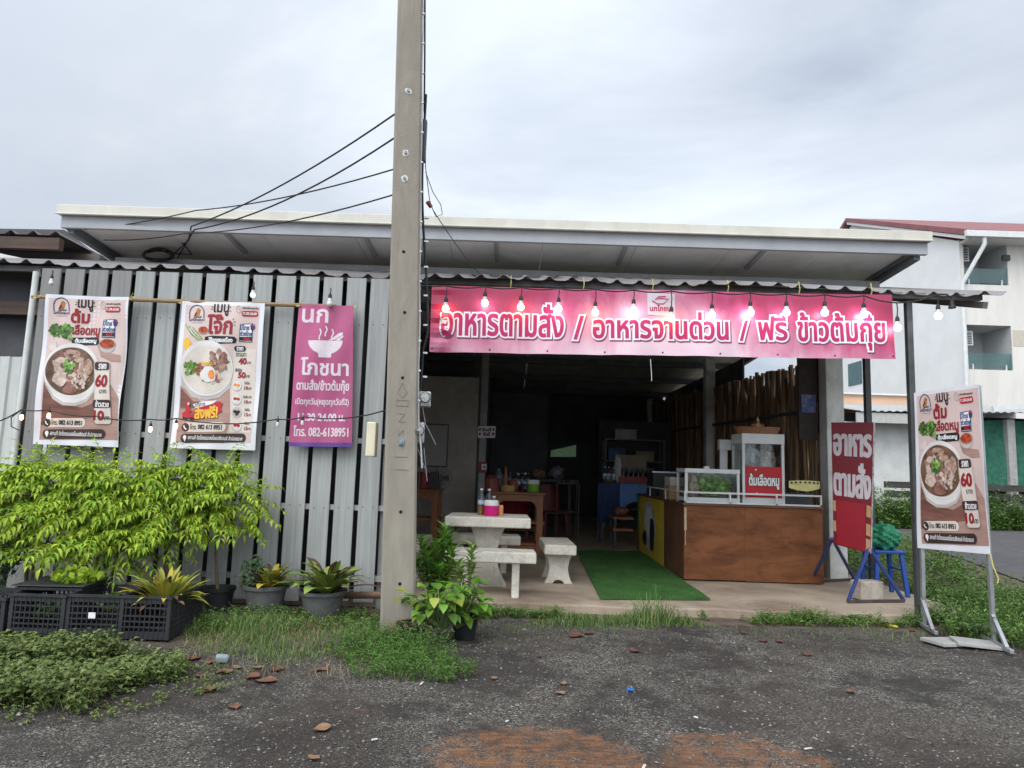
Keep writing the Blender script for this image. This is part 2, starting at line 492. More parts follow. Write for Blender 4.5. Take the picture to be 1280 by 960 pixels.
def make_ground():
    xs = np.concatenate([[-600, -200, -80, -40, -20, -12], np.arange(-8, 9.01, .085), [12, 16, 22, 30, 45, 80, 200, 600]])
    ys = np.concatenate([[-300, -60, -15, -3, 0, 1.5], np.arange(2.6, 9.4, .085), [11, 13, 16, 20, 26, 35, 60, 120, 300, 900]])
    X, Y = np.meshgrid(xs, ys); Z = ground_z(X, Y)
    V = np.stack([X.ravel(), Y.ravel(), Z.ravel()], 1); w = len(xs)
    Fs = [(j * w + i, j * w + i + 1, (j + 1) * w + i + 1, (j + 1) * w + i) for j in range(len(ys) - 1) for i in range(w - 1)]
    me = bpy.data.meshes.new('ground'); me.from_pydata(V.tolist(), [], Fs)
    x, y = X.ravel(), Y.ravel()
    wob = fbm(x, y, 11, 4, 1.6)
    def blob(cx, cy, rx, ry, e=.28): return np.clip((1 - ((x - cx) / rx) ** 2 - ((y - cy) / ry) ** 2 + wob * .33) / e, 0, 1)
    clay = .65 * np.maximum.reduce([blob(.14, 3.55, .62, .52), blob(1.22, 3.62, .46, .42), blob(-.7, 4.15, .3, .1) * .5, blob(.4, 4.4, .6, .1) * .5])
    soil = np.clip(1 - np.abs(y - 6.95 + .12 * wob) / .52, 0, 1) * 1.2
    soil = np.maximum(soil, np.clip((-1.0 - x + .3 * wob) / .5, 0, 1) * np.clip((y - 5.0 + .25 * wob) / .5, 0, 1))
    soil = np.maximum(soil, np.clip((x - 4.2 + .2 * wob) / .5, 0, 1) * np.clip((y - 6.1 + .2 * wob) / .5, 0, 1))
    mud = np.maximum.reduce([blob(-2.9, 4.2, 1.4, .45, .6), blob(2.5, 3.4, 1.2, .45, .6) * .7, blob(-.9, 3.6, .7, .5, .8), blob(3.4, 4.5, .6, .3, .8) * .7])
    at_ = me.color_attributes.new('zone', 'FLOAT_COLOR', 'POINT')
    at_.data.foreach_set('color', np.stack([clay, np.clip(soil, 0, 1), mud, np.ones_like(x)], 1).ravel())
    m = bpy.data.materials.new('ground'); m.use_nodes = True; nt = m.node_tree; L = nt.links.new
    p = nt.nodes['Principled BSDF']; tc = nt.nodes.new('ShaderNodeTexCoord'); v = tc.outputs['Object']
    vc = nt.nodes.new('ShaderNodeVertexColor'); vc.layer_name = 'zone'; sp = nt.nodes.new('ShaderNodeSeparateColor'); L(vc.outputs[0], sp.inputs[0])
    vo = nt.nodes.new('ShaderNodeTexVoronoi'); vo.inputs['Scale'].default_value = 120; L(v, vo.inputs['Vector'])
    vo2 = nt.nodes.new('ShaderNodeTexVoronoi'); vo2.inputs['Scale'].default_value = 230; L(v, vo2.inputs['Vector'])
    sv = nt.nodes.new('ShaderNodeSeparateColor'); L(vo.outputs['Color'], sv.inputs[0])
    big = noise(nt, v, 1.1, 6, .62, .5); fine = noise(nt, v, 34, 5, .7); mid = noise(nt, v, 6, 6, .65)
    stone = ramp(nt, sv.outputs[0], [(.0, (.018, .016, .0135)), (.4, (.058, .052, .043)), (.72, (.135, .122, .102)), (.92, (.25, .23, .195)), (1.0, (.38, .35, .29))])
    dust = ramp(nt, fine, [(.3, (.018, .016, .0145)), (.7, (.052, .046, .040))])
    expo = ramp(nt, math_n(nt, 'ADD', math_n(nt, 'MULTIPLY', big, .6), math_n(nt, 'MULTIPLY', mid, .4)), [(.43, 0.03), (.54, 1.0)])
    c = mixc(nt, expo, dust, stone)
    c = mixc(nt, ramp(nt, noise(nt, v, .75, 5, .6, .8), [(.40, 0.0), (.62, .55)]), c, ramp(nt, fine, [(.3, (.03, .022, .016)), (.7, (.095, .075, .058))]))
    c = mixc(nt, math_n(nt, 'MULTIPLY', sp.outputs[2], .7), c, ramp(nt, fine, [(.3, (.02, .016, .013)), (.7, (.05, .038, .03))]))
    soilc = ramp(nt, mid, [(.3, (.085, .058, .042)), (.55, (.15, .108, .08)), (.75, (.22, .17, .13))])
    sm = ramp(nt, math_n(nt, 'ADD', sp.outputs[1], math_n(nt, 'MULTIPLY_ADD', mid, 1.1, -.6)), [(.3, 0.0), (.75, .92)])
    c = mixc(nt, sm, c, soilc)
    clayc = ramp(nt, noise(nt, mapping(nt, v, (1, 5, 1)), 7, 6, .7), [(.3, (.075, .034, .017)), (.48, (.20, .09, .04)), (.68, (.32, .155, .075))])
    cm = ramp(nt, math_n(nt, 'ADD', sp.outputs[0], math_n(nt, 'MULTIPLY_ADD', noise(nt, v, 9, 8, .78), 2.2, -1.25)), [(.25, 0.0), (.7, .9)])
    c = mixc(nt, cm, c, clayc)
    L(c, p.inputs['Base Color'])
    L(ramp(nt, mid, [(.3, .62), (.7, .95)]), p.inputs['Roughness']); p.inputs['Specular IOR Level'].default_value = .3
    h = math_n(nt, 'ADD', math_n(nt, 'MULTIPLY', vo.outputs['Distance'], -.9), math_n(nt, 'ADD', math_n(nt, 'MULTIPLY', vo2.outputs['Distance'], -.4), math_n(nt, 'MULTIPLY', fine, .6)))
    b = nt.nodes.new('ShaderNodeBump'); b.inputs['Strength'].default_value = .75; b.inputs['Distance'].default_value = .012
    L(h, b.inputs['Height']); L(b.outputs[0], p.inputs['Normal'])
    me.materials.append(m); me.polygons.foreach_set('use_smooth', [True] * len(me.polygons))
    o = bpy.data.objects.new('ground', me); COL.objects.link(o); o['kind'] = 'structure'


make_ground()

ASPH = mat('road asphalt', (.075, .072, .075), .85, .2, 5, .3, 120, dirt=(.13, .11, .09), dirt_amt=.5, dscale=.5)
rd = [(6.4, 8.6), (7.3, 10.0), (8.1, 12.5), (8.9, 15.5), (9.8, 19.6), (14, 20.3), (24, 22), (60, 30), (60, 10), (14, 7.2), (8.5, 7.4)]
b_ = MB(); b_.add([(x, y, .018) for x, y in rd], [tuple(range(len(rd)))])
tag(b_.build('road', ASPH), kind='structure')

CONC = mat('old concrete floor', (.33, .265, .195), .8, .14, 1.6, .25, 30, dirt=(.17, .115, .075), dirt_amt=.85, dscale=1.1)
Z0 = .06
b_ = MB()
n_ = 60
front = [(-5.9 + 10.7 * i / n_, 7.12 + .03 * math.sin(i * 1.7) + .025 * math.sin(i * .6) - (.0 if i < n_ - 3 else .06 * (n_ - i - 3))) for i in range(n_ + 1)]
poly = front + [(4.8, 9.4), (4.55, 21.0), (-5.9, 21.0)]
b_.prism(poly, -.08, Z0, 'Z')
tag(b_.build('shop_floor', CONC, bev=.012), kind='structure')

# ================================================================== the shop building
GREYP = mat('grey painted steel', (.33, .335, .345), .5, .06, 3, .05)
CREAM = mat('cream metal', (.55, .53, .45), .45, .05, 2, .04, dirt=(.40, .37, .30), dirt_amt=.4, dscale=3, stretch=(1, 1, .5))
PANEL = mat('roof panel underside', (.80, .80, .77), .55, .05, 1.2, .03, dirt=(.28, .28, .27), dirt_amt=.35, dscale=.8)
DARKST = mat('dark steel', (.045, .047, .05), .5, .15, 8, .1)
WHITEC = mat('white painted concrete', (.64, .63, .58), .8, .08, 3, .15, dirt=(.30, .28, .24), dirt_amt=.5, dscale=2)
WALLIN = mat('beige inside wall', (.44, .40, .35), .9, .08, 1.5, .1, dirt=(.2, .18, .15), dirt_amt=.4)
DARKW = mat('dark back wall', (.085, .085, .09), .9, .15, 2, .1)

shop = thing('shop_building', 'open-fronted restaurant shed with a cream-edged mono-pitch roof and white columns', 'restaurant', (0, 9.4, 0))
zr = lambda y: 4.27 - .058 * (y - 8.5)
b_ = MB()
for x0, x1 in [(-5.68 + 1.205 * i, -5.68 + 1.205 * (i + 1) - .008) for i in range(9)]:
    b_.add([(x, y, zr(y) + t) for x in (x0, x1) for y in (8.52, 20.6) for t in (0, .09)], [(0, 1, 3, 2), (4, 6, 7, 5), (0, 4, 5, 1), (2, 3, 7, 6), (0, 2, 6, 4), (1, 5, 7, 3)])
b_.build('roof_panel', PANEL, shop)
b_ = MB(); b_.bx(-5.76, 5.2, 8.40, 8.515, 4.365, 4.49); b_.bx(-5.76, 5.2, 8.375, 8.40, 4.355, 4.375)
b_.build('gutter', CREAM, shop, bev=.008)
b_ = MB(); b_.bx(-5.72, 5.16, 8.45, 8.51, 4.205, 4.362); b_.build('fascia', GREYP, shop, bev=.004)
for px in (282, 457, 620, 783, 955):
    q = at(px, 300, 8.6); b_ = MB(); b_.bar((q.x, 8.52, zr(8.52) - .022), (q.x, 9.28, zr(9.28) - .022), .05, .042); b_.build('roof_rib', GREYP, shop)
for x in (-5.63, 5.06):
    b_ = MB(); b_.bar((x, 8.52, zr(8.52) - .06), (x, 20.5, zr(20.5) - .06), .08, .11); b_.bar((x - .07, 8.52, zr(8.52) - .03), (x - .07, 20.5, zr(20.5) - .03), .03, .05)
    b_.build('edge_beam', mat('mid grey steel', (.13, .14, .15), .5, .08), shop)
b_ = MB(); b_.bx(-5.5, 5.0, 9.30, 9.40, 3.80, 4.09); b_.build('front_beam', mat('front beam', (.36, .37, .37), .6, .06, 4, .05, dirt=(.25, .24, .22), dirt_amt=.3), shop, bev=.004)
for y in (11.5, 13.5, 15.5, 17.5, 19.5):
    b_ = MB(); b_.bx(-5.55, 4.95, y - .04, y + .04, zr(y) - .13, zr(y) - .012); b_.build('purlin', mat('mid grey steel', (.13, .14, .15)), shop)
for x, y, w in ((4.41, 9.55, .24), (4.14, 14.5, .2), (4.0, 20.0, .16), (-5.3, 9.55, .22)):
    b_ = MB(); b_.bx(x - w / 2, x + w / 2, y - w / 2, y + w / 2, Z0, zr(y) - .14 if y > 10 else 3.8); b_.build('column', WHITEC, shop, bev=.01)
b_ = MB(); b_.bx(-.505, -.395, 11.44, 11.55, Z0, zr(11.5) - .13); b_.build('post', mat('grey green post', (.2, .21, .19), .7, .1), shop, bev=.006)
b_ = MB(); b_.bx(-5.6, -.62, 13.0, 13.12, Z0, 3.05); b_.build('beige_wall', WALLIN, shop)
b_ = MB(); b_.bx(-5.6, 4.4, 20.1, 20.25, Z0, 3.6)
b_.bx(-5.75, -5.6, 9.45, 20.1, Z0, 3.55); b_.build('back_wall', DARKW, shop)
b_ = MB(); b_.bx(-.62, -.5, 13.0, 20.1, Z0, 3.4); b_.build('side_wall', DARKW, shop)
# dark partition with a shutter half way back, and the lit gap over it
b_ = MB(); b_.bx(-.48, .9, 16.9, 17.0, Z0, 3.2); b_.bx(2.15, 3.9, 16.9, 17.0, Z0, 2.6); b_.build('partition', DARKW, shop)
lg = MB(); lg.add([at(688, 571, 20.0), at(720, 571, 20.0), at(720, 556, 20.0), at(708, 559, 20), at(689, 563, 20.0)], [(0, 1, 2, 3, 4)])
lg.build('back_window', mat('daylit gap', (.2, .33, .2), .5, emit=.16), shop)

# ------------------------------------------------------------------ corrugated awning on posts
AWN = mat('awning sheet', (.33, .31, .30), .38, .08, 2, .05, metal=.55, dirt=(.25, .16, .12), dirt_amt=.5, dscale=1.2)
aw = thing('metal_awning', 'corrugated metal awning along the shop front on black steel posts', 'awning', (4.14, 7.15, 0))
def corr(x, per=.235, h=.052):
    t = (x / per) % 1.0
    return h * (max(0, 1 - abs(t - .5) / .22)) ** .8
b_ = MB(); xs_ = np.arange(-7.6, 5.06, .0294)
AWZ = lambda y, x: 3.315 + .012 * math.sin(x * .9) + (y - 7.0) * .288 + .004 * math.sin(x * 2.3 + 1)
b_.surf(lambda a, c: (xs_[int(round(a * (len(xs_) - 1)))], (7.0 + .05 * math.sin(math.floor(xs_[int(round(a * (len(xs_) - 1)))] / .94) * 2.1) * (1 - c)) * (1 - c) + 9.28 * c, AWZ(7.0 + 2.28 * c, xs_[int(round(a * (len(xs_) - 1)))]) + corr(xs_[int(round(a * (len(xs_) - 1)))])), len(xs_) - 1, 6)
b_.build('corrugated_sheet', AWN, aw, fix=False, solid=.004)
for y in (7.14, 8.2):
    b_ = MB(); b_.bar((-7.6, y, AWZ(y, 0) - .055), (4.9, y, AWZ(y, 0) - .04), .05, .06); b_.build('purlin', mat('grey purlin', (.16, .155, .15), .6, .1), aw)
for x in (-4.95, -1.0, 2.2, 4.88):
    b_ = MB(); b_.bar((x, 7.05, AWZ(7.05, x) - .1), (x, 9.26, AWZ(9.26, x) - .1), .05, .07); b_.build('rafter', mat('grey purlin', (.16, .155, .15)), aw)
for x, y, w, z in ((4.15, 7.18, .062, .0), (4.5, 8.75, .07, Z0)):
    b_ = MB(); b_.bx(x - w / 2, x + w / 2, y - w / 2, y + w / 2, z, AWZ(y, x) - .09); b_.build('post', mat('dark green steel post', (.05, .055, .055), .45, .12, 10, .08, dirt=(.16, .16, .15), dirt_amt=.3), aw, bev=.004)

b_ = MB(); b_.surf(lambda a, c: (.55 + 2.62 * a, 9.24 + .02 * math.sin(a * 25) * c, 3.28 - .21 * c + .012 * math.sin(a * 9)), 60, 4)
g_ = b_.build('green_shade_net', mat('green shade cloth', (.025, .11, .035), .85, .15, 30, .1), fix=False, loc=(1.9, 9.24, 3.2), solid=.004)
tag(g_, 'strip of dark green shade cloth showing below the long pink banner', 'shade cloth')

# ------------------------------------------------------------------ slatted front fence
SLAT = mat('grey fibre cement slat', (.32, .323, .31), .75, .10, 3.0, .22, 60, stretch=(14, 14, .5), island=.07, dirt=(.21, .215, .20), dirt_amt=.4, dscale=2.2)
SLATD = mat('darker slat', (.22, .215, .205), .78, .10, 3.0, .22, 60, stretch=(14, 14, .5), island=.08)  # darker tone for the first four slats
fen = thing('slat_fence', 'tall fence of grey upright slats with dark gaps left of the pole', 'fence', (-3, 6.85, 0))
b_ = MB()
for i in range(16):
    xc = -4.667 + .2365 * i
    if xc > -1.15: break
    dz = random.uniform(-.03, .03)
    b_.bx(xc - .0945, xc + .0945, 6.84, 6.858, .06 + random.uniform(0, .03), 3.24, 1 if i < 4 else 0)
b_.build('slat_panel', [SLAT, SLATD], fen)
b_ = MB()
for i in range(15):
    for z in (.28, .95, 1.6, 2.75):
        for d in (-.05, .05): b_.tube([(-4.667 + .2365 * i + d, 6.842, z + .01 * ((i * 7) % 3)), (-4.667 + .2365 * i + d, 6.8365, z + .01 * ((i * 7) % 3))], .0065, 6)
b_.build('screw_heads', mat('dull screw', (.12, .10, .09), .6, .2), fen)
for z in (.28, .95, 1.6):
    b_ = MB(); b_.bar((-4.76, 6.9, z), (-1.15, 6.9, z + .01), .07, .05); b_.build('rail', mat('grey fence rail', (.30, .30, .28), .8, .1), fen)
for x in (-4.73, -3.1, -1.22):
    b_ = MB(); b_.bx(x - .03, x + .03, 6.93, 6.99, 0, 3.2); b_.build('post', mat('grey fence rail', (.30, .30, .28)), fen)
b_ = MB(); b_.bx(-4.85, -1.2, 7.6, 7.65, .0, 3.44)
o_ = b_.build('gap_backing', mat('black tarpaulin', (.012, .012, .013), .9, .2)); tag(o_, 'black sheet added behind the slat fence to keep its gaps dark', 'gap backing')  # added sheet: blocks the light behind so the gaps stay black
b_ = MB(); b_.tube([(-1.75, 6.62, .17), (-1.1, 6.64, .185)], .032, 10)
tag(b_.build('fence_log', mat('weathered log', (.16, .1, .06), .85, .2, 8, .3, stretch=(.3, 3, 3))), 'thin brown log lying at the foot of the slats by the pole', 'log')

# ------------------------------------------------------------------ left neighbour
LW = mat('pale ribbed metal', (.50, .51, .48), .55, .06, 2, .05, dirt=(.33, .32, .28), dirt_amt=.4, dscale=2, stretch=(4, 4, .6))
nb = thing('neighbour_shed', 'dark lean-to shed with a pale ribbed metal wall at the edge of the picture', 'shed', (-5.6, 7.2, 0))
b_ = MB()
x = -7.6; prof = []
while x < -4.98:
    prof += [(x, 7.05), (x + .06, 7.05), (x + .075, 7.03), (x + .1, 7.03), (x + .115, 7.05)]; x += .125
b_.add([(p[0], p[1], z) for z in (0, 2.36) for p in prof], [(i, i + 1, i + 1 + len(prof), i + len(prof)) for i in range(len(prof) - 1)])
b_.build('ribbed_wall', LW, nb, fix=False, solid=.003)
b_ = MB(); b_.bx(-7.6, -5.1, 7.5, 7.6, 0, 3.5); b_.build('back_wall', DARKW, nb)
b_ = MB(); b_.bx(-7.6, -5.04, 7.3, 7.38, 2.85, 2.99); b_.build('wood_beam', mat('brown beam', (.075, .048, .035), .8, .2, 5, .2, stretch=(.4, 4, 4)), nb)
b_ = MB(); b_.tube([(-4.84, 6.84, 0), (-4.82, 6.84, 3.2)], .03, 10); b_.build('corner_pipe', mat('white pipe', (.55, .55, .52), .5, .08), nb, smooth=True)
RUST = mat('dark old roof sheet', (.10, .095, .095), .6, .2, 2, .1, dirt=(.17, .10, .06), dirt_amt=.5)
b_ = MB(); xs2 = np.arange(-8.6, -6.05, .03)
b_.surf(lambda a, c: (xs2[int(round(a * (len(xs2) - 1)))], 9.0 + 3.2 * c, 4.28 - .02 * c + corr(xs2[int(round(a * (len(xs2) - 1)))], .3, .06) - .10 * (xs2[int(round(a * (len(xs2) - 1)))] + 6.4) ** 2 * 0), len(xs2) - 1, 2)
b_.build('upper_roof', RUST, nb, fix=False, solid=.005)
b_ = MB(); b_.bx(-8.6, -6.1, 9.02, 9.12, 4.09, 4.25); b_.build('roof_beam', mat('brown beam', (.16, .085, .05)), nb)
b_ = MB(); b_.add([(-8.6, 8.6, 4.05), (-6.0, 8.6, 3.72), (-5.6, 9.4, 3.78), (-8.6, 9.4, 4.12)], [(0, 1, 2, 3)]); b_.bx(-9, -5.9, 9.6, 9.7, 2.4, 4.2)
b_.build('lower_roof', RUST, nb, fix=False, solid=.03)
g_ = [at(x, y, 9.7) for x, y in ((-40, 285), (80, 287), (88, 293), (122, 319), (122, 326), (-40, 326))]; b_ = MB(); b_.prism([(p.x, p.z) for p in g_], 9.7, 9.74, 'Y'); b_.build('gable_sheet', DARKW, nb)
b_ = MB(); b_.bar((-7.6, 8.3, 4.0), (-5.6, 8.5, 3.66), .05, .07); b_.build('roof_edge', mat('white pipe', (.55, .55, .52)), nb)

# ------------------------------------------------------------------ fence of bamboo and waste timber along the shop's open side
BAM = mat('brown bamboo poles', (.16, .088, .047), .6, .25, 4, .2, stretch=(3, 3, .4), island=.5, hue2=(.42, .27, .15), dirt=(.05, .03, .02), dirt_amt=.5)  # second hue puts sunlit glints from behind into the pole colour
bf = thing('bamboo_fence', 'rough side fence of upright brown bamboo poles behind the counter', 'fence', (4.3, 13, 0))
b_ = MB(); y = 9.75
while y < 20:
    x = 4.42 - .035 * (y - 9.6); r = random.uniform(.02, .05); h = 3.06 + .028 * (y - 9.7) + random.uniform(-.035, .035) + (random.random() < .08) * .06
    p = [(x + random.uniform(-.03, .03), y + random.uniform(-.03, .03) * k, Z0 + (h - Z0) * k / 4) for k in range(5)]
    b_.tube(p, [r, r * .97, r * .95, r * .9, r * .85], 6); y += r * 2 + random.choice([-.01, 0, .004, .008, .02])
y = 9.75
while y < 20:
    x = 4.50 - .035 * (y - 9.6); h = 2.9 + .028 * (y - 9.7) + random.uniform(-.25, .08); b_.tube([(x, y, Z0), (x + random.uniform(-.03, .03), y + random.uniform(-.04, .04), h)], random.uniform(.03, .05), 6); y += random.uniform(.06, .12)
b_.build('pole_panel', BAM, bf, smooth=True)
for z in (.9, 2.35):
    b_ = MB(); b_.bar((4.36, 9.75, z), (4.0, 20, z + .1), .05, .05); b_.build('rail', DARKW, bf)
b_ = MB(); b_.bx(4.45, 4.48, 13.3, 20, 2.9, 3.62); b_.build('eave_sheet', DARKW, bf)
b_ = MB(); b_.bx(4.36, 4.40, 9.72, 10.45, 2.0, 3.2); b_.build('dark_end_panel', mat('dark brown sheet', (.04, .03, .025), .8, .2), bf)
b_ = MB()
q = at(1013, 505, 9.7); b_.bx(4.02, 4.22, 9.60, 9.615, q.z - .13, q.z + .12)
o_ = b_.build('blue_notice', mat('faded blue notice', (.05, .09, .22), .7, .2, 25, .05, dirt=(.45, .3, .28), dirt_amt=.8, dscale=9)); tag(o_, 'small faded blue and red notice beside the column on the bamboo fence', 'notice')
b_ = MB(); b_.bx(3.99, 4.25, 9.62, 9.66, 1.9, 3.05); tag(b_.build('dark_board', mat('dark brown sheet', (.04, .03, .025))), 'tall dark board closing the gap between fence and column', 'board')

# ------------------------------------------------------------------ the apartment block on the right, far behind
BW = mat('grey render', (.74, .745, .72), .85, .04, .6, .06, 20, dirt=(.6, .61, .6), dirt_amt=.4, dscale=.35)
BC = mat('cream render', (.68, .65, .59), .85, .03, .6, .06, 20, dirt=(.50, .47, .41), dirt_amt=.45, dscale=.8, stretch=(1.6, 1.6, .35))
BRF = mat('red roof sheet', (.24, .09, .09), .6, .1, 1.5, .06)
WHITE = mat('white trim', (.62, .62, .6), .6, .04)
BGL = glass_mat('balcony glass', (.55, .75, .72), .6)
DWIN = mat('dark window glass', (.03, .045, .06), .15, .1, spec=.6)
apt = thing('apartment_building', 'grey and cream three-storey apartment block with red roof and glass balconies', 'building', (18, 25, 0))
X0, X1, Y0, Y1, ZE = 16.45, 31.0, 25.0, 41.0, 10.25
bal = [(16.58, 18.2, 8.62, 10.2), (16.58, 18.2, 5.45, 7.1), (16.58, 18.2, 2.3, 3.95), (22.5, 24.2, 8.62, 10.2), (22.5, 24.2, 5.45, 7.1)]
b_ = MB()
b_.bx(X0, X0 + .13, Y0 + .02, Y1, 0, ZE + .05); b_.add([(X0 + .01, Y0, ZE), (X0 + .01, Y1, ZE), (X0 + .01, (Y0 + Y1) / 2, ZE + 3.5)], [(0, 1, 2)]); b_.build('grey_side_wall', BW, apt)
b_ = MB()
def wall_with_holes(b, x0, x1, z0, z1, y, holes, m=0):
    xs = sorted({x0, x1, *[h[0] for h in holes], *[h[1] for h in holes]}); zs = sorted({z0, z1, *[h[2] for h in holes], *[h[3] for h in holes]})
    for i in range(len(xs) - 1):
        for j in range(len(zs) - 1):
            cx, cz = (xs[i] + xs[i + 1]) / 2, (zs[j] + zs[j + 1]) / 2
            if any(h[0] < cx < h[1] and h[2] < cz < h[3] for h in holes): continue
            b.add([(xs[i], y, zs[j]), (xs[i + 1], y, zs[j]), (xs[i + 1], y, zs[j + 1]), (xs[i], y, zs[j + 1])], [(0, 1, 2, 3)], m)
wall_with_holes(b_, X0, X1, 0, ZE, Y0, bal); b_.build('cream_front_wall', BC, apt, fix=False)
for k, (a, c, d, e) in enumerate(bal):
    f = MB(); y2 = Y0 + 1.6
    f.add([(a, Y0, d), (c, Y0, d), (c, y2, d), (a, y2, d)], [(0, 1, 2, 3)]); f.add([(a, Y0, e), (c, Y0, e), (c, y2, e), (a, y2, e)], [(0, 1, 2, 3)])
    f.add([(a, Y0, d), (a, y2, d), (a, y2, e), (a, Y0, e)], [(0, 1, 2, 3)]); f.add([(c, Y0, d), (c, y2, d), (c, y2, e), (c, Y0, e)], [(0, 1, 2, 3)])
    f.add([(a, y2, d), (c, y2, d), (c, y2, e), (a, y2, e)], [(0, 1, 2, 3)])
    bo = f.build('balcony', mat('balcony recess', (.50, .50, .49), .85, .04), apt, fix=False)
    g = MB(); g.bx(a + .02, c - .02, Y0 + .04, Y0 + .055, d + .06, d + .62); g.build('glass_railing', BGL, bo)
    g = MB(); g.bx(a + .1, a + .72, y2 - .05, y2 - .01, d, d + 1.08); g.build('balcony_door', DWIN, bo)
    g = MB(); g.bx(a + .16, a + .2, Y0 + .02, Y0 + .08, d, d + .2); g.bx(c - .24, c - .2, Y0 + .02, Y0 + .08, d, d + .2); g.build('railing_clamp', WHITE, bo)
    if k < 3:
        ac = MB(); ac.bx(a + .02, a + .42, Y0 + .3, Y0 + .95, e - .62 - .1 * k, e - .06 - .1 * k)
        ao = ac.build('air_conditioner', WHITE, bo, bev=.02)
        gg = MB()
        for q in range(7): gg.bx(a + .07, a + .36, Y0 + .285, Y0 + .297, e - .56 - .1 * k + q * .065, e - .525 - .1 * k + q * .065)
        gg.build('grille', DWIN, ao)
b_ = MB(); yr = (Y0 + Y1) / 2
prof = [(Y0 - .75, ZE - .02), (yr, ZE + 3.65), (Y1 + .5, ZE), (Y1 + .5, ZE + .16), (yr, ZE + 3.83), (Y0 - .75, ZE + .2)]
b_.prism(prof, X0 - .28, X1 + .5, 'X'); b_.build('red_roof', BRF, apt)
b_ = MB(); b_.prism([(Y0 - .70, ZE - .16), (yr, ZE + 3.5), (yr, ZE + 3.64), (Y0 - .70, ZE - .03)], X0 - .24, X0 - .1, 'X'); b_.bx(X0 - .3, X1 + .5, Y0 - .9, Y0 - .76, ZE - .1, ZE + .12); b_.bx(X0, X1, Y0 - .74, Y0, ZE - .12, ZE - .04)
b_.build('eave_trim', WHITE, apt)
b_ = MB(); b_.tube([(16.85, Y0 - .78, ZE), (16.85, Y0 - .78, ZE - .35), (16.45, Y0 - .1, ZE - 1.6), (16.42, Y0 - .1, ZE - 2.0), (16.42, Y0 - .1, .2)], .075, 8); b_.build('downpipe', WHITE, apt, smooth=True)
b_ = MB(); b_.bx(17.98, 18.25, Y0 - .1, Y0 - .01, 9.75 - .2, 9.95 - .2)
b_.build('wall_lamp', DARKST, apt)
b_ = MB(); b_.bx(X0 - .03, X0 - .005, 32.4, 33.7, at(1072, 481, 33).z, at(1072, 453, 33).z); b_.build('side_window', mat('teal window', (.06, .12, .13), .2, .1), apt)
b_ = MB(); b_.bx(18.25, X1, Y0 - .012, Y0 - .004, 6.35, 6.95); b_.build('band', mat('tan band', (.5, .45, .36), .85, .04), apt)

an = thing('peach_annex', 'low peach-coloured annexe wall standing before the grey apartment block', 'building', (11, 21, 0))
b_ = MB(); b_.bx(9.0, 13.1, 21, 23.5, 0, at(1095, 494, 21).z); b_.build('wall', mat('peach render', (.62, .40, .27), .85, .06, 1.0, .06), an)
b_ = MB(); zc_ = at(1095, 494, 21).z; b_.bx(9.0, 13.12, 20.9, 23.6, zc_, zc_ + .05); b_.build('coping', WHITE, an)

lt = thing('lean_to_shed', 'white-walled shed with ribbed roof edge and green netting across the road', 'shed', (12, 18.4, 0))
b_ = MB(); xs3 = np.arange(9.0, 19.0, .05)
b_.surf(lambda a, c: (9 + 10 * a, 18.0 + 3 * c, 3.12 + .04 * a * 10 * .5 + .45 * c + .025 * (1 if int(a * 200) % 4 < 2 else 0)), 200, 2); b_.build('ribbed_roof', mat('shed roof', (.36, .36, .34), .6, .1, 2), lt, fix=False, solid=.01)
b_ = MB(); b_.bx(9.0, 12.0, 18.05, 18.12, 2.84, 3.1); b_.build('roof_fascia', mat('shed fascia', (.42, .41, .38), .7, .08, 30, .1, stretch=(1, .1, .1)), lt)
b_ = MB(); b_.bx(9.0, 12.3, 18.7, 18.85, 0, 2.9); b_.build('white_wall', mat('white block wall', (.55, .55, .52), .85, .06, 3, .15, dirt=(.4, .4, .36), dirt_amt=.4), lt)
b_ = MB(); b_.bx(9.0, 19, 20.6, 20.75, 0, 3.3); b_.build('dark_back_wall', DARKW, lt)
b_ = MB(); b_.surf(lambda a, c: (12.25 + 6.5 * a, 18.5 + .10 * math.sin(a * 34) + .07 * math.sin(a * 71 + c * 3), 1.25 + 1.75 * (1 - c) + .05 * math.sin(a * 9)), 120, 10); b_.build('green_netting', mat('green shade net', (.03, .13, .085), .85, .18, 9, .1), lt, fix=False)
for x in (13.15, 16.4):
    b_ = MB(); b_.bx(x - .1, x + .1, 18.25, 18.42, 0, 3.05); b_.build('post', mat('grey post', (.33, .32, .3), .8), lt)
b_ = MB(); b_.bar((12.3, 17.7, 3.25), (15.5, 17.75, 3.62), .1, .14); b_.build('eave_board', WHITE, lt)

rf = thing('timber_rail_fence', 'dark horizontal plank fence with stout posts before the green netting', 'fence', (12, 17.6, 0))
b_ = MB()
for z in (.95, 1.18): b_.bx(9.4, 18.5, 17.55, 17.6, z, z + .16)
b_.build('plank', mat('dark weathered plank', (.045, .042, .04), .85, .2, 4, .1, stretch=(.3, 3, 3)), rf)
for x in (10.4, 13.5, 16.0):
    b_ = MB(); b_.bx(x - .17, x + .17, 17.3, 17.54, 0, 1.48); b_.build('post', mat('brown block post', (.14, .10, .085), .85, .15, 5, .2), rf)
b_ = MB(); b_.bx(9.2, 18.5, 17.75, 18.0, 0, .85); b_.build('block_base', mat('white block wall', (.55, .55, .52)), rf)

K_ = 1.2                                  # true distance and size of everything across the road
for o_ in (apt, an, lt, rf):
    o_.scale = (K_, K_, K_); l_ = o_.location; o_.location = (l_.x * K_, l_.y * K_, CAM_H + (l_.z - CAM_H) * K_)

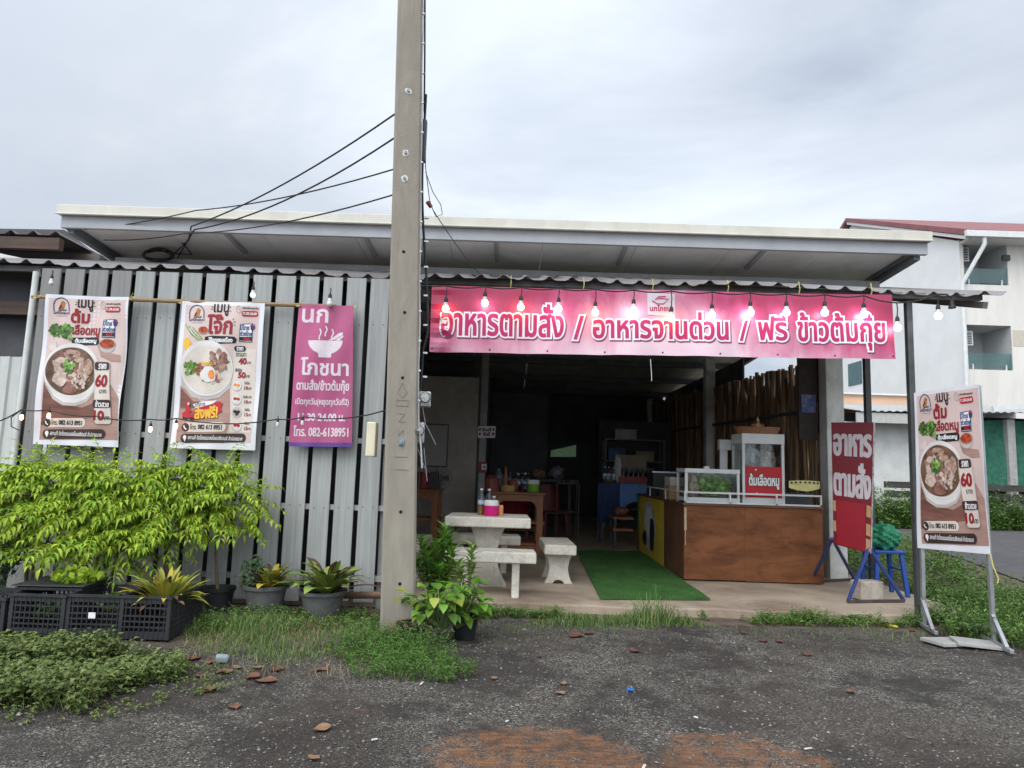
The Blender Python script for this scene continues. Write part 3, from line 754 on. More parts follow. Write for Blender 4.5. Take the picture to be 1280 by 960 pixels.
# ------------------------------------------------------------------ the concrete utility pole
PC = mat('cast concrete pole', (.265, .235, .188), .85, .09, 3, .3, 45, stretch=(3, 3, .8), dirt=(.20, .175, .14), dirt_amt=.6, dscale=1.5)
pole = thing('utility_pole', 'square concrete utility pole with bolt holes and cables up one edge', 'utility pole', (-.885, 5.98, 0))
PT = Vector((-1.07, 5.98, 6.2))
def pole_pt(z, fx, fy):
    """point on the pole: fx, fy in -1..1 across its faces"""
    c = Vector((-.885, 5.98, 0)).lerp(PT, z / 6.2); w = .142 - .034 * z / 6.2
    a = math.radians(9)
    return c + Vector((fx * w * math.cos(a) - fy * w * math.sin(a), fx * w * math.sin(a) + fy * w * math.cos(a), 0))
b_ = MB()
cr = [(-1, -.86), (-.86, -1), (.86, -1), (1, -.86), (1, .86), (.86, 1), (-.86, 1), (-1, .86)]
zs = np.linspace(-.1, 6.2, 24)
b_.add([pole_pt(z, *c) for z in zs for c in cr], [(i * 8 + j, i * 8 + (j + 1) % 8, (i + 1) * 8 + (j + 1) % 8, (i + 1) * 8 + j) for i in range(len(zs) - 1) for j in range(8)] + [tuple(range(8)), tuple(range(184, 192))])
b_.build('concrete_shaft', PC, pole)
HOLE = mat('dark hole', (.008, .008, .008), .95, 0, bump=0)
PUTTY = mat('white putty', (.6, .6, .57), .8, .1)
def zpix(v): return at(503, v, 5.84).z
for v, fx, ring in ((112, .0, 1), (190, -.1, 1), (222, -.15, 1), (314, -.1, 0), (390, .05, 0), (472, .0, 0), (640, .05, 0), (730, .08, 0)):
    z = zpix(v); c = pole_pt(z, fx, -1.0); n = (pole_pt(z, 0, -1) - pole_pt(z, 0, 0)).normalized()
    rx = Vector((-n.y, n.x, 0))
    if ring:
        b_ = MB(); b_.add([c + n * .004] + [c + n * .003 + (rx * math.cos(t) + Vector((0, 0, 1)) * math.sin(t)) * random.uniform(.024, .038) for t in np.linspace(0, 6.28, 13)[:-1]], [(0, i + 1, (i + 1) % 12 + 1) for i in range(12)])
        o_ = b_.build('putty_patch', PUTTY, pole)
        b_ = MB(); b_.tube([c + n * .002, c + n * .02], .013, 8); b_.build('bolt', mat('zinc bolt', (.2, .2, .2), .4, .1, metal=.6), o_)
    else:
        b_ = MB(); b_.tube([c - n * .004, c + n * .003], .0135, 12); b_.build('hole', HOLE, pole)
ENG = mat('engraved line', (.235, .208, .165), .95, .1)
def pmark(pts2, name):
    b_ = MB()
    for (a, za), (b, zb) in zip(pts2, pts2[1:]):
        b_.bar(pole_pt(za, a, -1.008), pole_pt(zb, b, -1.008), .006, .004)
    b_.build(name, ENG, pole)
pmark([(0, zpix(478)), (.32, zpix(490)), (.0, zpix(497)), (-.3, zpix(490)), (0, zpix(478))], 'cast_mark')
pmark([(-.35, zpix(500)), (.4, zpix(500)), (.4, zpix(507)), (-.35, zpix(507)), (-.35, zpix(500))], 'cast_mark')
pmark([(-.25, zpix(517)), (.2, zpix(517)), (-.2, zpix(527)), (.25, zpix(527))], 'cast_mark')
pmark([(-.2, zpix(537)), (-.2, zpix(545)), (.1, zpix(537)), (.1, zpix(545))], 'cast_mark')
pmark([(-.4, zpix(571)), (.4, zpix(571))], 'cast_mark'); pmark([(-.4, zpix(587)), (.45, zpix(587))], 'cast_mark')
z = zpix(553); b_ = MB(); c = pole_pt(z, .0, -1.06); b_.box(c, (.045, .012, .045), math.radians(9)); b_.tube([c, c + Vector((0, -.03, 0))], .012, 8); b_.build('square_washer', mat('blue grey zinc', (.2, .27, .32), .4, .1, metal=.4), pole)
b_ = MB(); za, zb = zpix(572), zpix(528); b_.bx(-1.22, -1.14, 5.9, 6.02, za, zb)
tag(b_.build('switch_box', mat('cream plastic', (.60, .54, .38), .5, .06), bev=.01), 'narrow cream plastic box fixed to the edge of the utility pole', 'switch box')


# ================================================================== SIGNS AND BANNERS
def ink(name, rgb, **k): return mat('print ' + name, rgb, .5, k.pop('var', .03), k.pop('scale', 20), .0, spec=.3, **k)


VINYL = mat('white vinyl', (.66, .65, .67), .42, .025, 2, .04, 18, spec=.4)
I_BLACK = ink('black', (.018, .015, .015)); I_RED = ink('dark red', (.26, .018, .025)); I_BROWN = ink('dark brown', (.045, .025, .02))
I_WHITE = ink('white', (.72, .70, .69)); I_CREAM = ink('cream', (.62, .54, .47)); I_NAVY = ink('navy', (.02, .045, .16))
I_PINKBG = ink('pale rose', (.58, .45, .41), var=.05, scale=2); I_WOOD = ink('table brown', (.17, .075, .055), var=.3, scale=3, stretch=(.6, 1, 4))
I_WOOD2 = ink('rose brown', (.36, .22, .18), var=.15, scale=3, stretch=(.6, 1, 4)); I_GREEN = ink('herb green', (.055, .12, .022), var=.45, scale=26)
I_BOWL = ink('bowl white', (.64, .61, .58), var=.05, scale=5); I_BOWL2 = ink('bowl shade', (.46, .41, .38), var=.08, scale=5)
I_SOUP = ink('soup brown', (.13, .07, .04), var=.3, scale=9); I_MEAT = ink('meat', (.36, .23, .17), var=.35, scale=24); I_MEAT2 = ink('pale meat', (.50, .38, .32), var=.25, scale=24)
I_LIVER = ink('liver', (.22, .10, .075), var=.3, scale=22); I_CHILI = ink('chilli', (.36, .055, .02), var=.4, scale=30); I_GARLIC = ink('garlic', (.60, .50, .46), var=.12, scale=12)
I_ORANGE = ink('bird orange', (.38, .15, .045), var=.2, scale=20); I_CONGEE = ink('congee', (.60, .53, .46), var=.06, scale=12); I_YELLOW = ink('yellow', (.72, .42, .04))
I_YOLK = ink('egg yolk', (.70, .24, .05), var=.1); I_BRIGHTRED = ink('bright red', (.42, .02, .025)); I_PALEG = ink('spring onion', (.16, .30, .06), var=.4, scale=30); I_GREY = ink('print grey', (.3, .29, .29))


def cropmap(c, W, H):
    c = [np.array(q, float) for q in c]
    def f(x, y):
        a = b = .5
        for _ in range(12):
            p = (c[0] * (1 - a) + c[1] * a) * (1 - b) + (c[3] * (1 - a) + c[2] * a) * b - (x, y)
            da = (c[1] - c[0]) * (1 - b) + (c[2] - c[3]) * b; db = (c[3] - c[0]) * (1 - a) + (c[2] - c[1]) * a
            s = np.linalg.solve(np.stack([da, db], 1), p); a -= s[0]; b -= s[1]
        return (a * W, b * H)
    return f


class Art:
    def __init__(s, sheet, cm): s.s = sheet; s.m = cm
    def shape(s, part, pts, material, layer, grow=0.0): s.s.put(part, [[s.m(*p) for p in pts]], material, layer, grow)
    def ring(s, part, outer, inner, material, layer): s.s.put(part, [[s.m(*p) for p in outer], [s.m(*p) for p in inner][::-1]], material, layer)
    def text(s, part, body, x0, y0, x1, y1, material, layer, w=0.0, **k):
        a = s.m(x0, y0); b = s.m(x1, y1); s.s.text(part, body, a[0], a[1], b[0], b[1], material, layer, w, **k)


def bird_logo(A, cx, cy, k, L=3):
    """k: half width of the arch in crop pixels"""
    out = [(cx - k, cy + k * .75)] + ell(cx, cy, k, k * 1.1, 20, 180, 360) + [(cx + k, cy + k * .75)]
    A.shape('logo', stroke([(x, y) for x, y in out], k * .12), I_NAVY, L)
    body = [(-.45, .55), (-.2, .0), (-.05, -.45), (.12, -.68), (.36, -.66), (.46, -.5), (.62, -.44), (.45, -.36), (.42, -.05), (.3, .28), (.02, .45), (-.25, .5), (-.58, .85)]
    A.shape('logo', [(cx + x * k, cy + y * k * 1.05 + k * .05) for x, y in body], I_ORANGE, L)
    A.shape('logo', [(cx + x * k, cy + y * k) for x, y in [(-.45, .5), (-.2, .0), (-.02, -.2), (.05, .1), (-.2, .42)]], I_BROWN, L + 1)
    A.shape('logo', stroke([(cx - k * .2, cy + k * .62), (cx + k * .1, cy + k * .6), (cx + k * .6, cy + k * .66)], k * .08), I_BROWN, L)
    for dx in (.3, .5, .62): A.shape('logo', ell(cx + dx * k, cy + k * .52, k * .09, k * .06, 8), I_GREEN, L + 1)
    A.text('logo', 'นกโภชนา', cx - k * 1.0, cy + k * .66, cx + k * 1.05, cy + k * 1.16, I_NAVY, L + 1, .12)
    A.shape('logo', stroke([(cx - k * .75, cy + k * 1.36), (cx + k * .8, cy + k * 1.38)], k * .06), I_GREY, L)


def rr(x0, y0, x1, y1, r): return rrect(x0, y0, x1, y1, r)


def common_top(A, o):
    """time pill and campaign badge; o is the shift of this crop against the first banner's"""
    ox, oy = o
    A.ring('opening_hours', ell(587 + ox, 100 + oy, 15, 23, 24), ell(587 + ox, 100 + oy, 12.5, 20, 24), I_GREY, 3)
    A.shape('opening_hours', stroke([(587 + ox, 88 + oy), (587 + ox, 101 + oy), (594 + ox, 107 + oy)], 2.5), I_GREY, 4)
    A.text('opening_hours', 'เปิดบริการทุกวัน', 609 + ox, 86 + oy, 694 + ox, 103 + oy, I_BLACK, 3, .1, res=2)
    A.shape('opening_hours', rr(603 + ox, 109 + oy, 693 + ox, 142 + oy, 12), I_BRIGHTRED, 3)
    A.text('opening_hours', '11.30-24.00', 612 + ox, 117 + oy, 685 + ox, 134 + oy, I_WHITE, 5, .12, res=2)
    bx = [(596, 188), (662, 184), (656, 288), (587, 286)]
    A.shape('campaign_badge', [(x + ox, y + oy) for x, y in bx], I_NAVY, 3, .55)
    A.shape('campaign_badge', [(x + ox, y + oy) for x, y in bx], I_WHITE, 4, -.35)
    A.text('campaign_badge', 'มีไทย', 597 + ox, 190 + oy, 642 + ox, 221 + oy, I_NAVY, 5, .22)
    A.text('campaign_badge', 'ช่วยไทย', 596 + ox, 224 + oy, 655 + ox, 256 + oy, I_NAVY, 5, .22)
    A.shape('campaign_badge', [(590 + ox, 260 + oy), (656 + ox, 259 + oy), (655 + ox, 283 + oy), (589 + ox, 282 + oy)], I_BLACK, 5)
    A.text('campaign_badge', 'พลัส', 612 + ox, 259 + oy, 646 + ox, 281 + oy, I_BRIGHTRED, 7, .2)
    A.shape('campaign_badge', ell(662 + ox, 204 + oy, 13, 18, 14, wob=.25, seed=3), I_NAVY, 5)
    A.shape('campaign_badge', stroke([(650 + ox, 192 + oy), (664 + ox, 200 + oy), (674 + ox, 186 + oy)], 5), I_BRIGHTRED, 6)


def phone_block(A, y0, y1, x0, x1, ax1, ay0, ay1):
    h = y1 - y0
    A.shape('phone_panel', rr(x0, y0, x1, y1, h * .45), I_CREAM, 4)
    A.shape('phone_panel', ell(x0 + h * .42, (y0 + y1) / 2, h * .42, h * .46, 20), I_BROWN, 5)
    A.shape('phone_panel', stroke([(x0 + h * .27, y0 + h * .3), (x0 + h * .32, y0 + h * .55), (x0 + h * .55, y0 + h * .72)], h * .13), I_WHITE, 7)
    A.text('phone_panel', 'โทร.', x0 + h * .95, y0 + h * .15, x0 + h * 1.6, y0 + h * .72, I_BLACK, 6, .1)
    A.text('phone_panel', '082 613 8951', x0 + h * 1.78, y0 + h * .22, x1 - h * .4, y0 + h * .78, I_BLACK, 6, .22)
    h = ay1 - ay0
    A.shape('address_panel', rr(x0 - 4, ay0, ax1, ay1, h * .45), I_BROWN, 4)
    A.shape('address_panel', ell(x0 + h * .4, ay0 + h * .38, h * .2, h * .25, 14), I_WHITE, 6)
    A.shape('address_panel', [(x0 + h * .24, ay0 + h * .5), (x0 + h * .56, ay0 + h * .5), (x0 + h * .4, ay0 + h * .85)], I_WHITE, 6)
    A.text('address_panel', 'สถานที่ ติดโรงแรมเฮลโลเรสซิเดนซ์ ลำปลายมาศ', x0 + h * .8, ay0 + h * .1, ax1 - h * .4, ay0 + h * .82, I_WHITE, 6, .06, res=2)


def blobs(A, part, cx, cy, rx, ry, n, r0, r1, mats_, layer, seed, asp=1.0):
    r = random.Random(seed)
    for i in range(n):
        a = r.uniform(0, 6.28); d = math.sqrt(r.random())
        s = r.uniform(r0, r1)
        pts = ell(0, 0, s * r.uniform(.8, 1.5), s * r.uniform(.6, 1.0), 9, wob=.3, seed=r.randint(0, 9999)); t = r.uniform(0, 3.14)
        A.shape(part, [(cx + d * rx * math.cos(a) + x * math.cos(t) - y * math.sin(t), cy + d * ry * math.sin(a) + (x * math.sin(t) + y * math.cos(t)) * asp) for x, y in pts], r.choice(mats_), layer + (i % 5) * .6)


def menu_pork(sheet):
    A = Art(sheet, cropmap([(265, 38), (748, 55), (668, 912), (185, 893)], 100, 177))
    sheet.base(VINYL, 20, 36)
    A.shape('picture_ground', [(283, 60), (738, 72), (703, 480), (668, 872), (222, 868), (262, 330)], I_PINKBG, 0)
    A.shape('picture_ground', [(258, 560), (400, 610), (640, 560), (685, 640), (668, 872), (222, 868)], I_WOOD2, 1)
    A.shape('picture_ground', [(257, 540), (330, 660), (470, 690), (590, 640), (640, 690), (560, 745), (400, 760), (232, 790)], I_WOOD, 2)
    A.shape('picture_ground', [(560, 330), (620, 375), (690, 390), (690, 430), (640, 430), (580, 400)], I_WOOD2, 1)
    bird_logo(A, 350, 105, 42)
    A.text('headline', 'เมนู', 447, 68, 524, 136, I_BLACK, 3, .35)
    for x0, y0, x1, y1 in ((432, 80, 440, 88), (428, 97, 438, 97), (530, 88, 540, 82), (532, 104, 543, 106)): A.shape('headline', stroke([(x0, y0), ((x0 + x1) / 2, (y0 + y1) / 2), (x1, y1)], 4), I_BLACK, 3)
    A.text('headline', 'ต้ม', 411, 122, 502, 203, I_RED, 3, .75)
    A.text('headline', 'เลือดหมู', 413, 213, 567, 291, I_RED, 3, .45)
    A.shape('headline', rr(407, 289, 567, 330, 14), I_BLACK, 3, .5)
    A.text('headline', 'ต้มเลือดหมู', 425, 291, 552, 327, I_WHITE, 5, .28)
    common_top(A, (0, 0))
    blobs(A, 'food_picture', 345, 250, 60, 36, 46, 10, 20, [I_GREEN, I_GREEN, I_PALEG], 2, 5)
    for k in range(5): A.shape('food_picture', stroke([(350 + k * 12, 268), (372 + k * 9, 290), (400 + k * 3, 306)], 5), I_PALEG, 3)
    A.shape('food_picture', ell(299, 335, 26, 32, 18, wob=.06), I_GARLIC, 4); A.shape('food_picture', stroke([(301, 306), (297, 290), (294, 276)], 7), I_GARLIC, 4)
    A.shape('food_picture', ell(616, 340, 44, 38, 22, 0, 180), I_BOWL2, 3); A.shape('food_picture', ell(617, 326, 46, 30, 22), I_WOOD2, 4); A.shape('food_picture', ell(617, 324, 40, 25, 22, wob=.08), I_CHILI, 5)
    A.shape('food_picture', [(255, 480), (262, 560), (300, 640), (360, 676), (430, 680), (500, 656), (545, 600), (572, 520), (574, 460)], I_BOWL2, 3)
    A.shape('food_picture', [(256, 470), (264, 545), (304, 622), (366, 660), (430, 664), (498, 640), (540, 590), (568, 510), (570, 455)], I_BOWL, 4)
    A.shape('food_picture', ell(414, 478, 160, 158, 48), I_BOWL, 5)
    A.shape('food_picture', ell(410, 482, 147, 138, 44), I_SOUP, 6)
    blobs(A, 'food_picture', 410, 470, 95, 95, 42, 14, 32, [I_MEAT, I_MEAT2, I_MEAT2, I_LIVER], 7, 11)
    for cx, cy, rx, ry, mm in ((345, 525, 40, 42, I_MEAT2), (405, 585, 42, 28, I_LIVER), (515, 460, 22, 48, I_MEAT), (350, 420, 30, 18, I_MEAT2), (410, 372, 40, 14, I_MEAT)):
        A.shape('food_picture', ell(cx, cy, rx, ry, 18, wob=.12, seed=int(cx)), mm, 10.5)
    blobs(A, 'food_picture', 470, 545, 48, 42, 40, 5, 10, [I_MEAT, I_MEAT2, I_CONGEE, I_LIVER], 10, 12)
    blobs(A, 'food_picture', 398, 455, 36, 40, 34, 6, 13, [I_GREEN, I_PALEG], 11, 13)
    A.shape('price_panel', rr(545, 428, 636, 782, 16), I_CREAM, 7)
    A.ring('price_panel', rr(545, 428, 636, 782, 16), rr(548, 431, 633, 779, 14), I_BOWL2, 8)
    A.shape('price_panel', rr(550, 432, 634, 478, 13), I_BROWN, 8.5)
    A.text('price_panel', 'ราคา', 574, 441, 614, 472, I_WHITE, 10, .28)
    A.text('price_panel', '60', 559, 505, 618, 572, I_RED, 9, .75); A.text('price_panel', 'บาท', 578, 588, 615, 610, I_BLACK, 9, .1)
    A.shape('price_panel', rr(537, 646, 638, 692, 12), I_BROWN, 8.5)
    A.text('price_panel', 'ข้าวสวย', 556, 650, 626, 688, I_WHITE, 10, .22)
    A.text('price_panel', '10', 547, 708, 594, 760, I_RED, 9, .65); A.text('price_panel', 'บาท', 598, 738, 626, 760, I_BLACK, 9, .1)
    phone_block(A, 748, 800, 247, 490, 600, 811, 864)


def menu_congee(sheet):
    A = Art(sheet, cropmap([(130, 72), (602, 85), (545, 930), (57, 912)], 100, 177))
    sheet.base(VINYL, 20, 36)
    A.shape('picture_ground', [(150, 95), (575, 105), (545, 500), (520, 888), (92, 880), (122, 500)], I_PINKBG, 0)
    A.shape('picture_ground', [(115, 560), (250, 660), (400, 580), (405, 760), (370, 888), (92, 880)], I_WOOD2, 1)
    A.shape('picture_ground', [(118, 575), (190, 650), (250, 655), (190, 690), (112, 690)], I_WOOD, 2)
    A.shape('picture_ground', [(425, 350), (552, 355), (528, 830), (400, 826)], I_CREAM, 1)
    bird_logo(A, 212, 142, 42)
    A.text('headline', 'เมนู', 314, 92, 394, 160, I_BLACK, 3, .35)
    for x0, y0, x1, y1 in ((298, 104, 307, 112), (294, 120, 304, 121), (402, 112, 410, 106), (402, 132, 412, 134), (424, 186, 430, 178), (428, 200, 440, 196), (430, 214, 440, 218)): A.shape('headline', stroke([(x0, y0), ((x0 + x1) / 2, (y0 + y1) / 2), (x1, y1)], 4), I_BLACK, 3)
    A.text('headline', 'โจ๊ก', 281, 152, 416, 266, I_RED, 3, .85)
    A.shape('headline', [(262, 282), (300, 276), (430, 284), (444, 298), (436, 318), (300, 324), (256, 316)], I_BLACK, 3, .3)
    A.text('headline', 'โจ๊กทรงเครื่อง', 282, 284, 420, 316, I_WHITE, 5, .25)
    common_top(A, (-129, 23))
    for k in range(5): A.shape('food_picture', stroke([(150 + k * 9, 210 + k * 4), (180 + k * 10, 262), (222 + k * 6, 300)], 8), [I_PALEG, I_GARLIC][k % 2], 2)
    A.shape('food_picture', ell(159, 322, 22, 34, 18), I_YELLOW, 3); A.shape('food_picture', ell(250, 240, 26, 18, 18), I_CHILI, 4); A.shape('food_picture', ell(250, 246, 28, 22, 18), I_WOOD2, 3)
    A.shape('food_picture', [(118, 470), (128, 560), (180, 625), (260, 645), (340, 630), (400, 575), (418, 490), (418, 440)], I_BOWL2, 3)
    A.shape('food_picture', ell(270, 462, 150, 160, 44), I_BOWL, 5); A.shape('food_picture', ell(272, 468, 140, 138, 44), I_CONGEE, 6)
    blobs(A, 'food_picture', 335, 420, 50, 50, 24, 12, 26, [I_LIVER, I_MEAT, I_MEAT], 7, 21, 1.2)
    blobs(A, 'food_picture', 300, 490, 70, 60, 60, 6, 14, [I_MEAT, I_LIVER, I_MEAT2], 7.5, 22)
    blobs(A, 'food_picture', 180, 462, 36, 40, 44, 6, 12, [I_PALEG, I_GREEN], 9, 23)
    blobs(A, 'food_picture', 224, 468, 28, 30, 30, 5, 11, [I_CHILI, I_LIVER], 9.5, 24)
    A.shape('food_picture', ell(280, 498, 46, 46, 24, wob=.1), I_BOWL, 12); A.shape('food_picture', ell(300, 500, 18, 26, 18, wob=.1), I_YOLK, 13.5)
    for k in range(7): A.shape('food_picture', stroke([(228 + k * 9, 425 + (k % 3) * 6), (250 + k * 8, 430 + (k % 2) * 10), (262 + k * 8, 448)], 4), I_YELLOW, 12)
    A.shape('price_panel', rr(430, 336, 492, 366, 13), I_BLACK, 3, .2); A.text('price_panel', 'ราคา', 444, 341, 478, 362, I_WHITE, 5, .2)
    A.text('price_panel', 'ธรรมดา', 438, 374, 494, 396, I_BLACK, 3, .06); A.text('price_panel', '40', 454, 404, 494, 440, I_RED, 3, .5); A.text('price_panel', 'บาท', 499, 424, 520, 439, I_BLACK, 3, .05)
    A.text('price_panel', 'พิเศษ', 432, 460, 470, 484, I_BLACK, 3, .06); A.text('price_panel', '50', 450, 486, 488, 519, I_RED, 3, .5); A.text('price_panel', 'บาท', 492, 502, 512, 518, I_BLACK, 3, .05)
    for cy, nm, pr, m1, m2 in ((564, 'ไข่ต้ม', '10', I_CONGEE, I_YOLK), (643, 'ไข่เยี่ยวม้า', '10', I_BOWL, I_CHILI), (716, 'ไข่เค็ม', '15', I_BROWN, I_BLACK), (794, 'ไข่ดิบ', '15', I_BOWL, I_BRIGHTRED)):
        A.shape('price_panel', ell(441, cy, 28, 31, 22), I_BOWL2, 3); A.shape('price_panel', ell(441, cy - 2, 25, 27, 22), I_BOWL if m1 is not I_BROWN else I_BOWL2, 4)
        for dx, dy in ((-9, -6), (8, -4), (0, 9)): A.shape('price_panel', ell(441 + dx, cy + dy, 10, 9, 10, wob=.15, seed=cy + dx), m2 if dx else m1, 5 + (dx > 0) * .6)
        A.text('price_panel', nm, 484 if len(nm) < 9 else 476, cy - 26, 512 if len(nm) < 9 else 522, cy - 8, I_BLACK, 3, .05, res=2); A.text('price_panel', pr, 484, cy + 2, 500, cy + 22, I_RED, 3, .2, res=2); A.text('price_panel', 'บาท', 503, cy + 8, 520, cy + 22, I_BLACK, 3, .05, res=2)
    # delivery flash with a scooter rider
    A.shape('delivery_flash', [(190, 668), (250, 652), (330, 646), (300, 668), (210, 690)], I_WHITE, 7)
    A.text('delivery_flash', 'บริการ', 206, 656, 262, 680, I_NAVY, 9, .08, rot=-.12)
    A.shape('delivery_flash', [(196, 700), (240, 684), (345, 652), (364, 664), (352, 690), (362, 706), (330, 724), (250, 742), (206, 756), (188, 738)], I_BRIGHTRED, 8)
    A.text('delivery_flash', 'ส่งฟรี!', 207, 672, 330, 748, I_YELLOW, 10, .6, rot=-.08)
    A.shape('delivery_flash', ell(146, 738, 17, 18, 16), I_BLACK, 8); A.shape('delivery_flash', ell(186, 742, 16, 17, 16), I_BLACK, 8)
    A.shape('delivery_flash', [(128, 716), (160, 700), (178, 724), (196, 728), (190, 742), (150, 744), (130, 736)], I_BRIGHTRED, 9.5)
    A.shape('delivery_flash', [(146, 714), (148, 678), (168, 672), (180, 700), (190, 706), (170, 716)], I_BRIGHTRED, 10.5); A.shape('delivery_flash', ell(161, 660, 13, 15, 14), I_BRIGHTRED, 11); A.shape('delivery_flash', ell(165, 664, 7, 8, 10), I_GARLIC, 12)
    phone_block(A, 770, 824, 126, 380, 492, 834, 884)


def sag(seed, amp=.012, fx=2.0, fy=1.3, edge=0.0):
    def f(a, b):
        return amp * (math.sin(a * 6.28 * fx * .6 + seed + b * 2.2) * .5 + math.sin(b * 6.28 * fy + seed * 2 + a * 2) * .5 + .35 * math.sin((a + b * .7) * 15 + seed)) + edge * max(0, (a - .82) / .18) ** 2 * math.sin(b * 9 + seed)
    return f


r1 = thing('menu_banner', 'white vinyl menu banner with a soup bowl and the price 60, on the slats', 'banner', at(108, 368, 6.72))
s_ = Sheet(at(59, 368, 6.71), at(163, 372, 6.71), at(146, 559, 6.72), at(40, 555, 6.72), 100, 177, sag(1.0, .017, edge=.035)); menu_pork(s_); s_.done(r1)
r2 = thing('menu_banner', 'white vinyl menu banner with a rice porridge bowl and red delivery flash', 'banner', at(280, 377, 6.72))
s_ = Sheet(at(228, 376, 6.72), at(331, 379, 6.72), at(319, 563, 6.73), at(212, 560, 6.73), 100, 177, sag(2.6, .016)); menu_congee(s_); s_.done(r2)
r3 = thing('menu_banner', 'soup menu banner stretched on a steel stand in the roadside weeds', 'banner', at(1190, 690, 6.45))
S3 = s_ = Sheet(at(1142, 491, 6.8), at(1223, 480, 6.13), at(1238, 693, 6.13), at(1147, 685, 6.8), 100, 177, sag(4.1, .012)); menu_pork(s_); s_.done(r3)

PINK = mat('pink vinyl', (.37, .07, .165), .42, .10, 1.2, .04, 20, spec=.4)
PWHITE = ink('pinkish white', (.64, .55, .58))
r4 = thing('shop_banner', 'bright pink upright banner with a white bowl and chopsticks drawing', 'banner', at(406, 380, 6.72))
s_ = Sheet(at(373, 380, 6.72), at(442, 382, 6.72), at(440, 559, 6.73), at(361, 558, 6.73), 100, 240, sag(5.2, .016)); s_.base(PINK, 18, 40)
A = Art(s_, cropmap([(188, 178), (436, 183), (428, 816), (144, 812)], 100, 240))
A.text('lettering', 'นก', 208, 200, 320, 262, PWHITE, 1, .9)
for x in (287, 313, 340): A.shape('bowl_emblem', stroke([(x + 4 * math.sin(t * 6.3 - .5), 278 + (50 if x != 313 else 46) * t + (12 if x != 313 else 0)) for t in np.linspace(0, 1, 12)], 6), PWHITE, 1)
A.shape('bowl_emblem', [(233, 343)] + ell(310, 343, 78, 62, 22, 170, 10)[::1] + [(388, 343)], PWHITE, 1)
A.shape('bowl_emblem', [(278, 398), (336, 398), (334, 419), (280, 419)], PWHITE, 1.5)
A.shape('bowl_emblem', [(318, 345), (372, 308), (388, 306), (389, 316), (350, 338)], PWHITE, 1.5); A.shape('bowl_emblem', [(352, 340), (390, 318), (391, 326), (372, 343)], PWHITE, 1)
A.text('lettering', 'โภชนา', 203, 420, 411, 500, PWHITE, 1, .9)
A.text('lettering', 'ตามสั่ง/ข้าวต้มกุ๊ย', 183, 517, 414, 580, PWHITE, 1, .45)
A.text('lettering', 'เปิดทุกวัน(หยุดทุกวันที่2)', 177, 596, 414, 640, PWHITE, 1, .25)
A.text('lettering', '11.30-24.00 น.', 187, 667, 396, 702, PWHITE, 1, .5)
A.text('lettering', 'โทร. 082-6138951', 167, 722, 412, 770, PWHITE, 1, .45)
A.shape('hem', [(146, 794), (428, 797), (428, 816), (144, 812)], mat('purple hem', (.10, .045, .22), .6, .1), 1)
s_.done(r4)

# long headline banner
def headline_mat():
    m = mat('headline banner', (.42, .05, .16), .42, .08, 1.5, .06, 14, spec=.4); nt = m.node_tree; p = nt.nodes['Principled BSDF']
    tc = nt.nodes.new('ShaderNodeTexCoord'); v = tc.outputs['Object']; sp = nt.nodes.new('ShaderNodeSeparateXYZ'); nt.links.new(v, sp.inputs[0])
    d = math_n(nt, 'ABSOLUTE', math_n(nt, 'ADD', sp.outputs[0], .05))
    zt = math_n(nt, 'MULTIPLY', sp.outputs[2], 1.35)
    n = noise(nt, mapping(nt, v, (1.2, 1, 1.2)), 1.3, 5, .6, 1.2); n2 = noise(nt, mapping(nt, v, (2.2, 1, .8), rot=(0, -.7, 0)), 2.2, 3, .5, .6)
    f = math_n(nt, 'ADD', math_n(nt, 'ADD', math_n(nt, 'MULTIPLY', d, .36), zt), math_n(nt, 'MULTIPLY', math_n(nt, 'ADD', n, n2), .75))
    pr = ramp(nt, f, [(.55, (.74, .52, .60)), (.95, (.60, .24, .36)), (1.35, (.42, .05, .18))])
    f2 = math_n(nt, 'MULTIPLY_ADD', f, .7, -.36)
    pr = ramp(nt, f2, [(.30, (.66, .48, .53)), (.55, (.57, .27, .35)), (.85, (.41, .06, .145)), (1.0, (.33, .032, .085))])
    nt.links.new(pr, p.inputs['Base Color']); return m


hb = thing('headline_banner', 'long pink banner with white-edged lettering across the whole shop front', 'banner', at(828, 440, 6.95))
def hdisp(a, b): return .010 * math.sin(a * 40 + b * 3) * (b * .6 + .25) + .012 * math.sin(a * 13 + 1) + .006 * math.sin(a * 75 - b * 6 + 2) * b + .012 * math.exp(-((a - .02) / .02) ** 2) * math.sin(b * 30)
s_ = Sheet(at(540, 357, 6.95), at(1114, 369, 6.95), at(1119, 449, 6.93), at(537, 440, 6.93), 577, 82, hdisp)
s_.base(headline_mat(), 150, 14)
LET = ink('headline letters', (.40, .018, .10), var=.06, scale=3); HALO = ink('headline halo', (.72, .68, .71)); SHD = ink('headline drop line', (.20, .045, .10))
for body, x0, y0, x1, y1 in (('อาหารตามสั่ง', 14, 21, 165, 61), ('/', 179, 35, 190, 63), ('อาหารจานด่วน', 203, 28, 370, 61), ('/', 386, 37, 395, 61), ('ฟรี', 409, 29, 444, 60), ('ข้าวต้มกุ๊ย', 458, 25, 565, 71)):
    s_.text('letter_edge', body, x0 + 1.2, y0 + 1.6, x1 + 1.2, y1 + 1.6, SHD, 1, 3.3, res=3)
    s_.text('letter_edge', body, x0, y0, x1, y1, HALO, 2, 3.0, res=3)
    s_.text('lettering', body, x0, y0, x1, y1, LET, 3.5, .95, res=4)
CARDM = ink('card white', (.55, .48, .50))
s_.put('logo_card', [[(270, 4), (304.5, 5), (304.5, 33), (270, 32)]], CARDM, 4)
